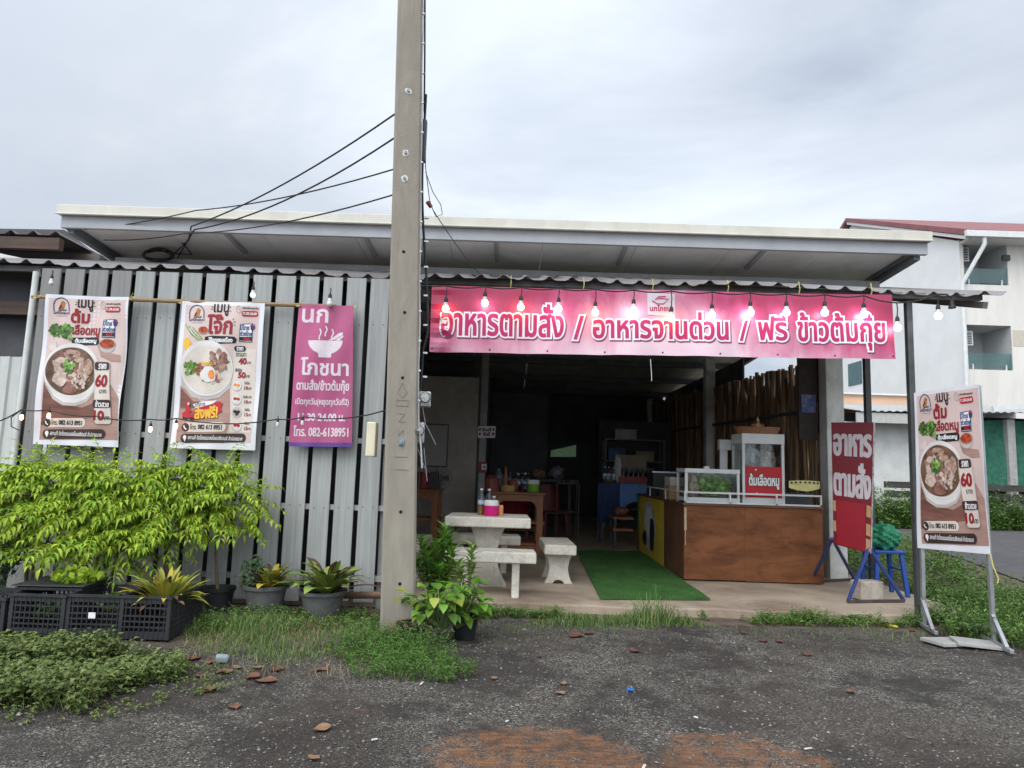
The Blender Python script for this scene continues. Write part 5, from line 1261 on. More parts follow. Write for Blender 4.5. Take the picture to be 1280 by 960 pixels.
b_ = MB(); b_.tube([(3.25 + .29 * math.cos(t), 9.18 + .17 * math.sin(t), 2.01 + .006 * math.sin(t * 24)) for t in np.linspace(0, 6.2832, 60)], .012, 6); b_.build('rim', WICK, bk)
fg = thing('offering_figure', 'small golden offering ornament sitting in the basket on the cabinet', 'ornament', (3.26, 9.18, 1.96))
GOLD = mat('dull gold', (.36, .24, .09), .45, .2, 20, .1, metal=.4)
b_ = MB(); b_.lathe([(.05, 0), (.058, .03), (.03, .05), (.042, .08), (.03, .115), (.014, .13), (.022, .15), (.015, .175), (.004, .2)], (3.26, 9.18, 1.96), 12); b_.build('body', GOLD, fg, smooth=True)
b_ = MB()
for a in range(6): b_.bar((3.26, 9.18, 2.02), (3.26 + .08 * math.cos(a), 9.18 + .05 * math.sin(a), 2.06), .012)
b_.build('petals', GOLD, fg)
TICK = mat('pale yellow plastic', (.56, .52, .20), .45, .08)
b_ = MB(); b_.surf(lambda a, c: (3.56 + .40 * a, 8.93 + .012 * math.sin(a * 8), 1.335 - .085 * c - .04 * a * 0 - .05 * math.sin(a * 3.1) * c + .012 * math.sin(a * 3)), 16, 3)
tk = b_.build('yellow_strip', TICK, fix=False, loc=(3.6, 8.93, 1.3), solid=.003); tag(tk, 'pale yellow plastic strip with dark squares hanging right of the tall cabinet', 'strip')
b_ = MB()
for k in range(7): a = .06 + k * .14; x = 3.56 + .40 * a; b_.bx(x, x + .022, 8.92 + .012 * math.sin(a * 8) - .004, 8.922 + .012 * math.sin(a * 8), 1.30 + .012 * math.sin(a * 3), 1.322 + .012 * math.sin(a * 3))
b_.build('dark_square', I_BLACK, tk)
b_ = MB(); b_.bx(3.57, 3.93, 9.1, 9.4, CT + .0, CT + .16); tag(b_.build('dark_tray', DARKST, bev=.01), 'dark low tray on the counter beneath the yellow strip', 'tray')
STAIN = mat('stainless steel', (.38, .38, .38), .3, .1, 6, .05, metal=.9)
pt = thing('soup_stove', 'black box stove with a pale lid far along the counter side', 'stove', (2.5, 11.3, CT))
b_ = MB(); b_.bx(2.28, 2.72, 11.1, 11.6, CT, CT + .36); b_.build('box', mat('black enamel', (.012, .012, .012), .35, .1), pt, bev=.01)
b_ = MB(); b_.bx(2.26, 2.74, 11.08, 11.62, CT + .362, CT + .385); b_.build('lid', STAIN, pt)
po = thing('steel_pot', 'squat steel pot with black handle beside the stove', 'pot', (2.47, 10.75, CT))
b_ = MB(); b_.lathe([(.0, .0), (.16, .0), (.175, .12), (.18, .125), (.165, .125), (.15, .01)], (2.47, 10.75, CT), 20); b_.build('bowl', STAIN, po, smooth=True)
b_ = MB(); b_.bar((2.29, 10.7, CT + .1), (2.16, 10.66, CT + .11), .025); b_.build('handle', BLK, po)
bx_ = thing('carton', 'tan and white carton standing between stove and lettuce cabinet', 'box', (2.42, 10.0, CT))
b_ = MB(); b_.bx(2.25, 2.62, 9.85, 10.2, CT, CT + .19); b_.build('lower_box', mat('tan card', (.36, .22, .10), .8, .1), bx_, bev=.004)
b_ = MB(); b_.bx(2.26, 2.61, 9.86, 10.19, CT + .192, CT + .31); b_.build('upper_box', mat('pale card', (.45, .41, .34), .8, .08), bx_, bev=.004)

# ================================================================== STONE TABLE AND BENCHES
STONE = mat('terrazzo stone', (.54, .50, .42), .8, .08, 40, .2, 60, dirt=(.22, .20, .17), dirt_amt=.55, dscale=5)
tb = thing('stone_table', 'pale stone table on a waisted pedestal at the front of the shop', 'table', (-.22, 8.07, Z0))
b_ = MB(); b_.prism([(-.69, 7.74), (.255, 7.74), (.235, 8.42), (-.67, 8.42)], .735, .845, 'Z'); b_.build('table_top', STONE, tb, bev=.015)
def waist(cx, wt, wm, wb, z0, z1, arch=0.0, n=10):
    pts = []
    for i in range(n + 1):
        t = i / n; w = wm + (wt - wm) * max(0, (t - .45) / .55) ** 2 + (wb - wm) * max(0, (.55 - t) / .55) ** 2
        pts.append((cx + w / 2, z0 + (z1 - z0) * t))
    left = [(2 * cx - x, z) for x, z in reversed(pts)]
    bot = [(cx + arch * math.cos(t) * -1, z0 + arch * .75 * math.sin(t)) for t in np.linspace(0, math.pi, 9)] if arch else []
    return pts + left + bot
b_ = MB(); b_.prism(waist(-.22, .40, .215, .46, Z0, .734), 7.96, 8.2, 'Y'); b_.build('pedestal', STONE, tb, bev=.012)
def bench(label, cx, cy, L, W, zt, rz, th=.115):
    """built along x, then turned"""
    t = thing('stone_bench', label, 'bench', (0, 0, 0), 0, 'stone benches round the stone table')
    b = MB(); b.prism([(-L / 2, -W / 2), (L / 2, -W / 2), (L / 2 - .015, W / 2), (-L / 2 + .015, W / 2)], zt - th - Z0, zt - Z0, 'Z'); b.build('seat', STONE, t, bev=.014)
    for s in (-1, 1):
        b = MB(); x = s * (L / 2 - .21)
        pr = waist(0, W * .86, W * .6, W * .92, 0, zt - th - Z0 - .001, W * .17)
        b.prism(pr, x - .04, x + .04, 'X'); b.build('leg', STONE, t, bev=.010)
    t.location = (cx, cy, Z0); t.rotation_euler = (0, 0, rz); return t
bench('long stone bench in front of the stone table, nearest the road', -.17, 7.52, .96, .34, .525, 0)
bench('stone bench behind the stone table, seen under its top', -.32, 9.17, .98, .34, .525, .02)
bench('short stone bench standing end-on beside the green mat', .605, 8.62, .90, .37, .525, math.pi / 2 + .03)
bench('stone bench half hidden behind the pole and potted plants', -1.15, 8.5, .92, .37, .525, math.pi / 2 - .05)
def bottle(cx, cy, z, r, h, label, liquid, cap=(.5, .5, .5), group=None, part=True):
    t = thing('water_bottle', label, 'bottle', (cx, cy, z), 0, group); c = (cx, cy, z)
    b = MB(); b.lathe([(0, .002), (r * .9, 0), (r, .01), (r, h * .58), (r * .95, h * .66), (r * .42, h * .86), (r * .38, h * .93)], c, 14); b.build('body', glass_mat('bottle plastic', (.80, .86, .9), .5), t, smooth=True)
    b = MB(); b.lathe([(r * .45, h * .93), (r * .45, h), (0, h)], c, 12); b.build('cap', mat('cap %s' % (cap,), cap, .5), t)
    if liquid: b = MB(); b.lathe([(0, .006), (r * .9, .006), (r * .92, h * .38), (0, h * .38)], c, 12); b.build('label_band', liquid, t, smooth=True)
    b = MB(); b.lathe([(r * 1.01, h * .40), (r * 1.01, h * .56)], c, 14); b.build('paper_label', mat('pale bottle label', (.38, .45, .55), .6, .3, 40), t, smooth=True)
    return t
def bucket(cx, cy, z, r, h, body, lid, name, label, cat):
    t = thing(name, label, cat, (cx, cy, z)); c = (cx, cy, z)
    b = MB(); b.lathe([(0, 0), (r * .92, 0), (r, .01), (r, h * .68)], c, 18); b.build('body', body, t, smooth=True)
    b = MB(); b.lathe([(r * 1.04, h * .66), (r * 1.06, h * .7), (r * .98, h * .96), (r * .9, h), (0, h)], c, 18); b.build('lid', lid, t, smooth=True); return t
ZT = .846
bottle(-.31, 8.08, ZT, .04, .30, 'clear bottle with orange drink beside the pink container', mat('orange drink', (.5, .2, .04), .4))
bottle(-.225, 8.2, ZT, .042, .295, 'clear water bottle behind the pink container', None)
bottle(-.165, 8.12, ZT, .038, .215, 'short white-capped sauce bottle at the edge of the pink container', mat('dark sauce', (.06, .03, .02), .4), (.62, .62, .62))
bucket(-.19, 7.98, ZT, .082, .175, mat('hot pink plastic', (.55, .008, .16), .4, .05), mat('white plastic', (.6, .58, .56)), 'pink_container', 'hot pink ice container with white lid on the stone table', 'container')
b_ = MB(); b_.lathe([(0, 0), (.03, 0), (.032, .1), (.025, .12)], (-.085, 8.03, ZT), 12); tag(b_.build('orange_cup', mat('orange plastic', (.55, .22, .08), .5)), 'small orange cup just behind the pink container', 'cup')

# ================================================================== GREEN TURF MAT
mt = thing('turf_mat', 'green artificial turf mat laid over the concrete entrance', 'mat', (1.6, 9.6, Z0))
mc = [(.985, 7.42), (2.17, 7.58), (2.235, 11.9), (1.14, 11.65)]
TURF = mat('artificial turf', (.034, .108, .018), .85, .22, 3, .5, 240, dirt=(.05, .10, .03), dirt_amt=.5, dscale=4)
def mpt(a, c):
    p = (Vector((*mc[0], 0)) * (1 - a) + Vector((*mc[1], 0)) * a) * (1 - c) + (Vector((*mc[3], 0)) * (1 - a) + Vector((*mc[2], 0)) * a) * c
    return Vector((p.x, p.y, Z0 + .014 + .006 * math.sin(a * 7 + c * 9) * math.sin(c * 17)))
b_ = MB(); b_.surf(mpt, 14, 50); b_.build('backing', TURF, mt, fix=False, solid=.012)
b_ = MB()
for _ in range(16000):
    a, c = random.random(), random.random() ** 1.6; p = mpt(a, c); t = random.uniform(0, 6.28); l = random.uniform(.010, .02)
    d = Vector((math.cos(t), math.sin(t), 0)); n = Vector((-d.y, d.x, 0)) * .0022; tip = p + d * l * .6 + Vector((0, 0, l + .004))
    b_.add([p - n, p + n, tip], [(0, 1, 2)])
b_.build('pile', mat('turf blades', (.045, .13, .022), .7, .1, 3, 0, island=.35), mt, fix=False)

# ================================================================== INSIDE THE SHOP
WOOD = mat('orange wood', (.27, .105, .038), .5, .2, 2.5, .06, 20, stretch=(.5, .5, 3), dirt=(.15, .06, .025), dirt_amt=.4)
def wood_table(label, x0, x1, y0, y1, zt):
    t = thing('wooden_table', label, 'table', ((x0 + x1) / 2, y0, Z0), 0, 'orange wooden tables with shelves')
    b = MB(); b.bx(x0 - .03, x1 + .03, y0 - .02, y1, zt - .035, zt); b.build('table_top', WOOD, t, bev=.006)
    lw = .1
    for x in (x0, x1 - lw):
        for y in (y0, y1 - .08 - .02): b = MB(); b.bx(x, x + lw, y, y + .07, Z0, zt - .037); b.build('leg', WOOD, t, bev=.004)
    b = MB()
    xi0, xi1 = x0 + lw + .001, x1 - lw - .001
    b.prism([(xi0, zt - .04), (xi1, zt - .04), (xi1, zt - .24), (xi1 - .04, zt - .18), (xi1 - .1, zt - .14), (xi0 + .1, zt - .14), (xi0 + .04, zt - .18), (xi0, zt - .24)], y0 + .01, y0 + .04, 'Y'); b.build('apron', WOOD, t, bev=.003)
    b = MB(); b.bx(x0 - .0, x1 + .03, y0 + .075, y1 - .1, Z0 + .1, Z0 + .14); b.bx(x1 - .5, x1 + .03, y0 + .076, y1 - .101, zt - .5, zt - .46); b.build('shelf', WOOD, t, bev=.003)
    b = MB(); b.bx(xi0, xi1, y0 + .005, y0 + .05, Z0 + .03, Z0 + .098); b.build('kick_rail', WOOD, t)
    return t
wood_table('orange wooden table behind the stone table, bottles along its top', -.27, .56, 11.3, 12.0, 1.0)
wood_table('orange wooden table beside the inner beige wall, left of the post', -1.95, -1.13, 11.35, 12.0, 1.0)
ZW = 1.0
bottle(.15, 11.75, ZW, .045, .30, 'clear bottle left of the green bucket on the wooden table', None, group='water bottles on the wooden table')
bottle(.27, 11.78, ZW, .045, .31, 'clear bottle touching the green bucket on the wooden table', None, group='water bottles on the wooden table')
bucket(.40, 11.6, ZW, .10, .20, mat('lime bucket', (.13, .33, .03), .4), mat('white plastic', (.6, .58, .56)), 'green_bucket', 'lime green bucket with white lid on the wooden table', 'bucket')
b_ = MB(); b_.lathe([(0, 0), (.11, 0), (.13, .1), (.12, .1), (.1, .01)], (-.02, 11.6, ZW), 18); tag(b_.build('yellow_basket', mat('yellow plastic', (.42, .30, .10), .5, .2, 30)), 'small yellow basket in the middle of the wooden table', 'basket')
b_ = MB(); b_.lathe([(0, 0), (.075, 0), (.08, .15), (.05, .2), (0, .21)], (.07, 11.68, ZW), 16); tag(b_.build('brown_jar', mat('brown jar', (.2, .06, .035), .4)), 'brown lidded jar beside the yellow basket', 'jar')
b_ = MB(); b_.lathe([(0, 0), (.06, 0), (.05, .2), (.02, .33), (.02, .4), (0, .4)], (-.06, 11.8, ZW), 12); tag(b_.build('sauce_bottle', mat('orange sauce', (.28, .10, .03), .4)), 'tall orange sauce bottle behind the yellow basket', 'bottle')
b_ = MB(); b_.lathe([(0, 0), (.075, 0), (.075, .26), (.035, .33), (.035, .37), (0, .37)], (-.18, 11.7, ZW), 14); tag(b_.build('blue_jug', mat('dim blue plastic', (.06, .10, .13), .4)), 'dim blue jug between the post and the yellow basket', 'jug')
b_ = MB(); b_.lathe([(0, 0), (.12, 0), (.13, .2), (.05, .25), (0, .26)], (-.28, 11.5, ZW), 14); tag(b_.build('red_pot', mat('dull red pot', (.22, .05, .045), .5)), 'dull red lidded pot beside the inner post', 'pot')
b_ = MB(); b_.lathe([(0, 0), (.12, 0), (.13, .25), (.11, .27), (0, .27)], (-1.45, 11.7, ZW), 14); tag(b_.build('red_pail', mat('dull red pail', (.20, .02, .025), .5)), 'dull red pail on the wooden table by the beige wall', 'pail')
bottle(-1.68, 11.7, ZW, .05, .3, 'dim water bottle beside the red pail by the beige wall', None)
b_ = MB(); b_.bx(-1.32, -1.18, 11.7, 11.85, ZW, ZW + .28); tag(b_.build('black_caddy', DARKST, bev=.01), 'black caddy right of the red pail on the wooden table', 'caddy')
# desk fan
fn = thing('pedestal_fan', 'grey caged fan in front of the beige inner wall', 'fan', (-1.22, 12.6, Z0)); FC = Vector((-1.22, 12.45, 1.16))
b_ = MB()
for k in range(14):
    a = k / 14 * 6.283; b_.tube([FC + Vector((.04 * math.cos(a), -.07, .04 * math.sin(a))), FC + Vector((.14 * math.cos(a), -.075, .14 * math.sin(a))), FC + Vector((.2 * math.cos(a), 0, .2 * math.sin(a)))], .0035, 4)
for r in (.2, .13, .05): b_.tube([FC + Vector((r * math.cos(a), -.0 if r > .15 else -.075, r * math.sin(a))) for a in np.linspace(0, 6.2832, 33)], .005, 5)
b_.build('cage', mat('fan grey', (.2, .19, .18), .5), fn)
b_ = MB()
for k in range(3):
    a = k * 2.094; b_.add([FC + Vector((.17 * math.cos(a + t) * r, -.02 - .03 * s, .17 * math.sin(a + t) * r)) for t, r, s in ((-.1, .2, 0), (-.3, 1, 0), (.5, 1, 1), (.4, .2, 1))], [(0, 1, 2, 3)])
b_.build('blade', mat('fan blade', (.12, .12, .13), .4), fn, fix=False)
b_ = MB(); b_.tube([FC + Vector((0, .02, 0)), FC + Vector((0, .14, 0))], .07, 12); b_.tube([FC + Vector((0, .1, -.05)), (-1.22, 12.6, Z0 + .03)], .018, 8); b_.lathe([(0, 0), (.2, 0), (.18, .03), (0, .04)], (-1.22, 12.6, Z0), 16); b_.build('stand', mat('fan grey', (.2, .19, .18)), fn)
b_ = MB(); b_.bx(-1.66, -1.17, 12.965, 12.99, 1.38, 2.13); wb_ = b_.build('whiteboard', mat('grey board', (.42, .41, .39), .5, .04), bev=.004); tag(wb_, 'plain grey board hung on the beige inner wall', 'board')
b_ = MB()
for x0, x1, z0, z1 in ((-1.68, -1.15, 2.13, 2.155), (-1.68, -1.15, 1.355, 1.38), (-1.68, -1.66, 1.38, 2.13), (-1.17, -1.15, 1.38, 2.13)): b_.bx(x0, x1, 12.95, 12.99, z0, z1)
b_.build('frame', mat('board frame', (.12, .11, .10), .6), wb_)
q = at(607, 540, 11.42); ns = thing('notice_card', 'white notice card with black print fixed on the inner post', 'sign', q)
s_ = Sheet(q + Vector((-.125, 0, .09)), q + Vector((.16, 0, .1)), q + Vector((.16, 0, -.09)), q + Vector((-.125, 0, -.1)), 100, 66); s_.base(CARDM, 2, 2, 'card')
s_.text('lettering', 'ร้านนี้', 25, 10, 75, 28, I_BLACK, 1, 1.2); s_.text('lettering', 'ยินดี', 32, 34, 68, 54, I_BLACK, 1, 1.2)
for x, y in ((11, 18), (88, 18), (11, 44), (88, 44)): s_.put('lettering', [ell(x, y, 6, 8, 10, wob=.2)], I_BLACK, 1)
s_.done(ns)
q = at(603, 584, 11.4); b_ = MB(); b_.box(q, (.15, .05, .17)); o_ = b_.build('red_box', mat('dull red box', (.16, .012, .02), .5), bev=.006); tag(o_, 'small dull red box with a pale number on the inner post', 'box')
s_ = Sheet(q + Vector((-.02, -.028, .06)), q + Vector((.075, -.028, .06)), q + Vector((.075, -.028, -.05)), q + Vector((-.02, -.028, -.05)), 10, 12); s_.put('number_plate', [[(1, 1), (9, 1), (9, 11), (1, 11)]], CARDM, 1, grid=0); s_.text('number_plate', '4', 3, 2.5, 7, 9.5, I_BLACK, 2.2, .25); s_.done(o_)
# red chairs
CH = mat('red plastic chair', (.22, .012, .028), .4, .08)
CHD = mat('dark red chair', (.12, .015, .015), .4, .08)
def chair(label, x, y, rz, m):
    t = thing('plastic_chair', label, 'chair', (0, 0, 0), 0, 'red plastic chairs in the shop')
    b = MB(); b.surf(lambda a, c: (-.24 + .48 * a, -.24 + .46 * c, .50 - .025 * math.sin(a * 3.14) * math.sin(c * 3.14)), 8, 8); b.build('seat', m, t, fix=False, solid=.02)
    b = MB(); b.surf(lambda a, c: (-.25 + .5 * a, .23 + .13 * c - .07 * math.sin(a * 3.14), .52 + .5 * c - .05 * (2 * a - 1) ** 2 * c), 10, 8); b.build('backrest', m, t, fix=False, solid=.018)
    for sx in (-1, 1):
        for sy in (-1, 1): b = MB(); b.bar((sx * .2, sy * .2, .49), (sx * .24, sy * .24, 0), .045, .035); b.build('leg', m, t, bev=.006)
    t.location = (x, y, Z0); t.rotation_euler = (0, 0, rz); return t
chair('dark red plastic chair tucked left of the inner post', -.62, 11.7, -1.4, CHD)
chair('magenta red plastic chair behind the front wooden table', .12, 12.6, 3.1, CH)
chair('dark red plastic chair behind the green bucket', .85, 13.6, .3, CHD)
# chrome rack, blue-cloth table, crates
CHR = mat('dull chrome', (.35, .35, .35), .3, .1, metal=.8)
rk = thing('steel_rack', 'thin-legged steel serving rack with bowls in the dark centre of the shop', 'rack', (1.1, 14.0, Z0))
for x in (.95, 1.38):
    for y in (13.8, 14.3): b_ = MB(); b_.tube([(x, y, Z0), (x, y, 1.12)], .012, 6); b_.build('leg', CHR, rk)
for z in (.55, 1.1): b_ = MB(); b_.bx(.93, 1.4, 13.78, 14.32, z, z + .02); b_.build('shelf', mat('dark shelf', (.05, .05, .055), .5), rk)
for k in range(5):
    b_ = MB(); c = (.98 + .09 * k, 13.9 + .1 * (k % 3), 1.122); b_.lathe([(0, 0), (.03, 0), (.055, .06), (.05, .06), (.02, .01)], c, 12)
    tag(b_.build('steel_bowl', CHR, smooth=True), 'small steel bowl standing on the dark serving rack', 'bowl', 'steel bowls on the serving rack')
dk = thing('prep_table', 'dark preparation table loaded with bags at the back of the shop', 'table', (.85, 15.2, Z0))
b_ = MB(); b_.bx(.45, 1.35, 14.9, 15.5, 1.12, 1.16); b_.build('table_top', mat('dark shelf', (.05, .05, .055)), dk)
for x in (.5, 1.3): b_ = MB(); b_.bx(x - .03, x + .03, 15.0, 15.06, Z0, 1.12); b_.build('leg', DARKST, dk)
for k, (x, y, z, r, m, lab) in enumerate(((.62, 15.1, 1.26, .14, mat('dim brown bag', (.2, .12, .06), .6, .3, 12), 'dim brown sack on the back preparation table'), (1.02, 15.2, 1.3, .17, mat('dim grey bag', (.16, .16, .17), .4, .3, 12), 'dim grey bag on the back preparation table'))):
    tag(crumple(x, y, z, r, r, r * .85, 6.0 + k, 'sack', m, 18), lab, 'sack')
bt = thing('cloth_table', 'table under a blue cloth with bottle crates near the counter', 'table', (2.2, 13.6, Z0))
b_ = MB(); b_.bx(1.72, 2.75, 13.3, 13.95, 1.10, 1.14); b_.build('table_top', DARKST, bt)
for x in (1.78, 2.7):
    for y in (13.36, 13.9): b_ = MB(); b_.bx(x - .025, x + .025, y - .025, y + .025, Z0, 1.1); b_.build('leg', DARKST, bt)
BCL = mat('blue cloth', (.09, .19, .40), .7, .15, 3, .1); BCD = mat('dark blue cloth', (.025, .045, .12), .8, .15, 3, .1)
b_ = MB(); b_.surf(lambda a, c: (1.68 + .45 * a, 13.27 + .025 * math.sin(a * 40) * c - .03 * c, 1.15 - .72 * c), 40, 6); o_ = b_.build('blue_cloth', BCD, fix=False, loc=(1.9, 13.3, 1.1)); tag(o_, 'dark blue hanging cloth on the left half of the cloth table', 'cloth')
b_ = MB(); b_.surf(lambda a, c: (2.09 + .62 * a, 13.22 + .02 * math.sin(a * 20) * c - .03 * c, 1.155 - (.32 + .3 * (1 - a) ** 6) * c), 30, 6); o_ = b_.build('blue_cloth', BCL, fix=False, loc=(2.4, 13.3, 1.1)); tag(o_, 'lighter blue plastic cloth folded over the cloth table edge', 'cloth')
RC = mat('red crate', (.20, .02, .018), .45, .1)
cr_ = thing('drinks_crate', 'red plastic drinks crate with dark bottles on the blue cloth', 'crate', (2.45, 13.6, 1.16))
b_ = MB(); b_.bx(2.12, 2.74, 13.4, 13.42, 1.16, 1.29); b_.bx(2.12, 2.14, 13.42, 13.8, 1.16, 1.29); b_.bx(2.72, 2.74, 13.42, 13.8, 1.16, 1.29); b_.bx(2.14, 2.72, 13.42, 13.8, 1.16, 1.175); b_.bx(2.14, 2.72, 13.78, 13.8, 1.175, 1.29); b_.build('box', RC, cr_)
for k in range(12):
    x = 2.2 + .094 * (k % 6); y = 13.5 + .14 * (k // 6); b_ = MB(); b_.lathe([(0, 0), (.033, 0), (.033, .17), (.013, .24), (.014, .29), (0, .29)], (x, y, 1.178), 10)
    o_ = b_.build('drinks_bottle', mat('dark bottle', (.015, .02, .015), .2, .1, spec=.6), smooth=True); tag(o_, 'dark glass bottle standing in the red drinks crate', 'bottle', 'bottles in the red drinks crate')
for k in range(4): bottle(1.84 + .085 * k, 13.5 + .06 * (k % 2), 1.16, .04, .3, 'clear water bottle in the cluster beside the white bag', None, group='water bottles on the cloth table')
tag(crumple(2.1, 13.55, 1.42, .07, .07, .26, 9.0, 'white_bag', mat('white bag', (.4, .39, .38), .5, .1), 20), 'tall white plastic bag standing on the cloth table', 'bag')
b_ = MB(); b_.bx(2.15, 2.8, 14.3, 14.36, 1.0, 1.72); tag(b_.build('cardboard_sheet', mat('dim cardboard', (.26, .21, .15), .85, .08)), 'dim beige board standing behind the drinks crate', 'board')
bs = thing('goods_shelf', 'dim steel goods shelf against the dark partition behind the cloth table', 'shelf', (2.9, 16.4, Z0))
for z in (.5, 1.05, 1.6, 2.1): b_ = MB(); b_.bx(2.2, 3.6, 16.2, 16.7, z, z + .03); b_.build('shelf_board', mat('dim steel', (.16, .16, .16), .5), bs)
for x in (2.2, 3.56):
    for y in (16.2, 16.66): b_ = MB(); b_.bx(x, x + .04, y, y + .04, Z0, 2.13); b_.build('post', mat('dim steel', (.16, .16, .16)), bs)
for k, (x, z, w, h, rgb, lab) in enumerate(((2.35, 1.08, .24, .3, (.35, .26, .14), 'dim cardboard box at the left end of the goods shelf'), (2.75, 1.08, .3, .22, (.30, .05, .04), 'dim red tub in the middle of the goods shelf'), (3.2, 1.08, .34, .36, (.4, .38, .34), 'pale carton at the right end of the goods shelf'),
        (2.5, 1.63, .4, .26, (.10, .16, .28), 'dim blue box on the upper board of the goods shelf'), (3.15, 1.63, .42, .2, (.38, .30, .18), 'tan box on the upper board of the goods shelf'), (2.7, 2.13, .5, .2, (.42, .40, .36), 'pale box on the very top of the goods shelf'))):
    b_ = MB(); b_.bx(x - w / 2, x + w / 2, 16.3, 16.6, z, z + h); b_.bx(x - w / 2 - .01, x + w / 2 + .01, 16.29, 16.61, z + h + .001, z + h + .03); tag(b_.build('storage_box', mat('box %d' % k, rgb, .7, .15, 5), bev=.006), lab, 'box')
wood_table('dim wooden table far back between the post and the serving rack', -.1, .75, 14.6, 15.3, 1.0)
for k in range(4): bottle(.02 + .13 * k, 14.85 + .1 * (k % 2), 1.0, .042, .28, 'dim bottle standing on the far wooden table', [None, mat('dark sauce', (.06, .03, .02))][k % 2], group='bottles on the far wooden table')
b_ = MB(); b_.lathe([(0, 0), (.10, 0), (.12, .14), (.11, .15), (0, .15)], (.6, 14.9, 1.0), 16); tag(b_.build('steel_pail', STAIN, smooth=True), 'small steel pail at the end of the far wooden table', 'pail')
sh = thing('side_shelf', 'low brown shelf unit at the far end of the counter', 'shelf', (2.05, 12.6, Z0))
for z in (.55, .75): b_ = MB(); b_.bx(1.84, 2.2, 12.35, 12.95, z - .2, z - .16); b_.build('shelf_board', WOOD, sh)
for y in (12.38, 12.92): b_ = MB(); b_.bx(1.86, 1.9, y - .02, y + .02, Z0, .6); b_.build('leg', DARKST, sh)
tag(crumple(2.02, 12.6, .68, .12, .15, .07, 4.4, 'brown_bag', mat('rusty bag', (.28, .10, .05), .6, .3, 12), 18), 'rusty brown bag on the low shelf by the counter end', 'bag')


# ================================================================== PLANTS
def gz(x, y): return float(ground_z(x, y))


def leaf(b, base, d, up, L, W, m=0, droop=.25, fold=.25):
    """pointed leaf with a midrib fold: 6 vertices"""
    d = d.normalized(); s = d.cross(up)
    if s.length < 1e-4: s = Vector((1, 0, 0))
    s.normalize(); n = s.cross(d)
    p1 = base + d * L * .45 - n * 0; p2 = base + d * L - n * L * droop
    b.add([base, p1 + s * W / 2 + n * W * fold, p1, p1 - s * W / 2 + n * W * fold, p2], [(0, 2, 1), (0, 3, 2), (1, 2, 4), (2, 3, 4)], m)


def strap(b, base, d, L, W, arch, m=0, n=6):
    h = Vector((d.x, d.y, 0)); h = h.normalized() if h.length > 1e-4 else Vector((1, 0, 0)); s = Vector((-h.y, h.x, 0)); vs = []
    el = math.asin(max(-1, min(1, d.normalized().z))); p = Vector(base)
    for i in range(n + 1):
        t = i / n; w = W * (.6 + .75 * t) * (1 - t ** 6) * .5 + .001
        a = el - arch * t * t * 1.3
        up = Vector((-h.x * math.sin(a), -h.y * math.sin(a), math.cos(a)))
        vs += [p + s * w + up * w * .22, p, p - s * w + up * w * .22]
        p = p + (h * math.cos(a) + Vector((0, 0, math.sin(a)))) * (L / n)
    b.add(vs, [(3 * i + j, 3 * i + j + 1, 3 * i + j + 4, 3 * i + j + 3) for i in range(n) for j in (0, 1)], m)


def pinnate(b, base, d, L, pairs, l, w, m=0, sag_=.5):
    p = Vector(base); d = d.normalized(); st = L / pairs
    s = d.cross(Vector((0, 0, 1)));  s = s.normalized() if s.length > .05 else Vector((1, 0, 0))
    rach = [p.copy()]
    for i in range(pairs):
        d = (d + Vector((0, 0, -sag_ / pairs))).normalized(); p = p + d * st; rach.append(p.copy())
        k = .65 + .5 * math.sin(3.14 * (i + .7) / (pairs + .4))
        for sg in (-1, 1):
            dd = (s * sg + d * .6 + Vector((0, 0, -.2 + random.uniform(-.22, .22)))).normalized()
            leaf(b, p, dd, Vector((random.uniform(-.25, .25), random.uniform(-.25, .25), 1)), l * k * random.uniform(.85, 1.15), w * k, m, .3)
    leaf(b, p, d + Vector((0, 0, -.2)), Vector((0, 0, 1)), l * 1.1, w, m, .35)
    b.tube(rach, .0022, 3, m, cap=False)


LIME = mat('lime leaves', (.39, .49, .045), .5, .08, 3, 0, island=.34, hue2=(.20, .37, .03), trans=.35, spec=.35)
BARK = mat('slender bark', (.13, .10, .06), .85, .2, 20, .2)
def lime_shrub(label, px, py, Y, lean, stems, rx, ry, z0, z1, n):
    g = gnd(px, py); g.y = Y; g.x = at(px, py, Y).x; g.z = gz(g.x, g.y)
    t = thing('lime_shrub', label, 'shrub', g, 0, 'lime green shrubs along the slats')
    b = MB(); tips = []
    for k in range(stems):
        a = random.uniform(-1, 1); tp = g + Vector((lean + a * rx * .5, random.uniform(-.15, .1), z0 + (z1 - z0) * random.uniform(.55, .85)))
        mid = g.lerp(tp, .5) + Vector((random.uniform(-.05, .05), 0, 0)); b.tube([g + Vector((a * .05, 0, 0)), mid, tp], [.016, .012, .006], 6); tips.append((mid, tp))
    b.build('stem', BARK, t, smooth=True)
    b = MB(); br = MB()
    for _ in range(n):
        u, v, w_ = random.gauss(0, .5), random.gauss(0, .5), random.random()
        z = z0 + (z1 - z0) * w_ ** .8; prof = math.sin(min(1, (z - z0) / (z1 - z0) * .95 + .22) * 3.05) ** .6
        c = g + Vector((lean + max(-1, min(1, u)) * rx * prof, max(-1, min(1, v)) * ry * prof - .06, z))
        out = Vector((u + random.uniform(-.5, .5), v - .45 + random.uniform(-.5, .3), random.uniform(.05, .75)))
        pinnate(b, c, out, random.uniform(.20, .33), random.choice([5, 6, 6, 7]), random.uniform(.05, .09), random.uniform(.021, .033), 0, random.uniform(.4, 1.2))
        if random.random() < .3:
            mid, tp = random.choice(tips); q = mid.lerp(tp, random.random()); br.tube([q, q.lerp(c, .55) + Vector((0, 0, .03)), c], [.005, .0035, .002], 4)
    br.build('twig', BARK, t); b.build('foliage', LIME, t, fix=False); return t


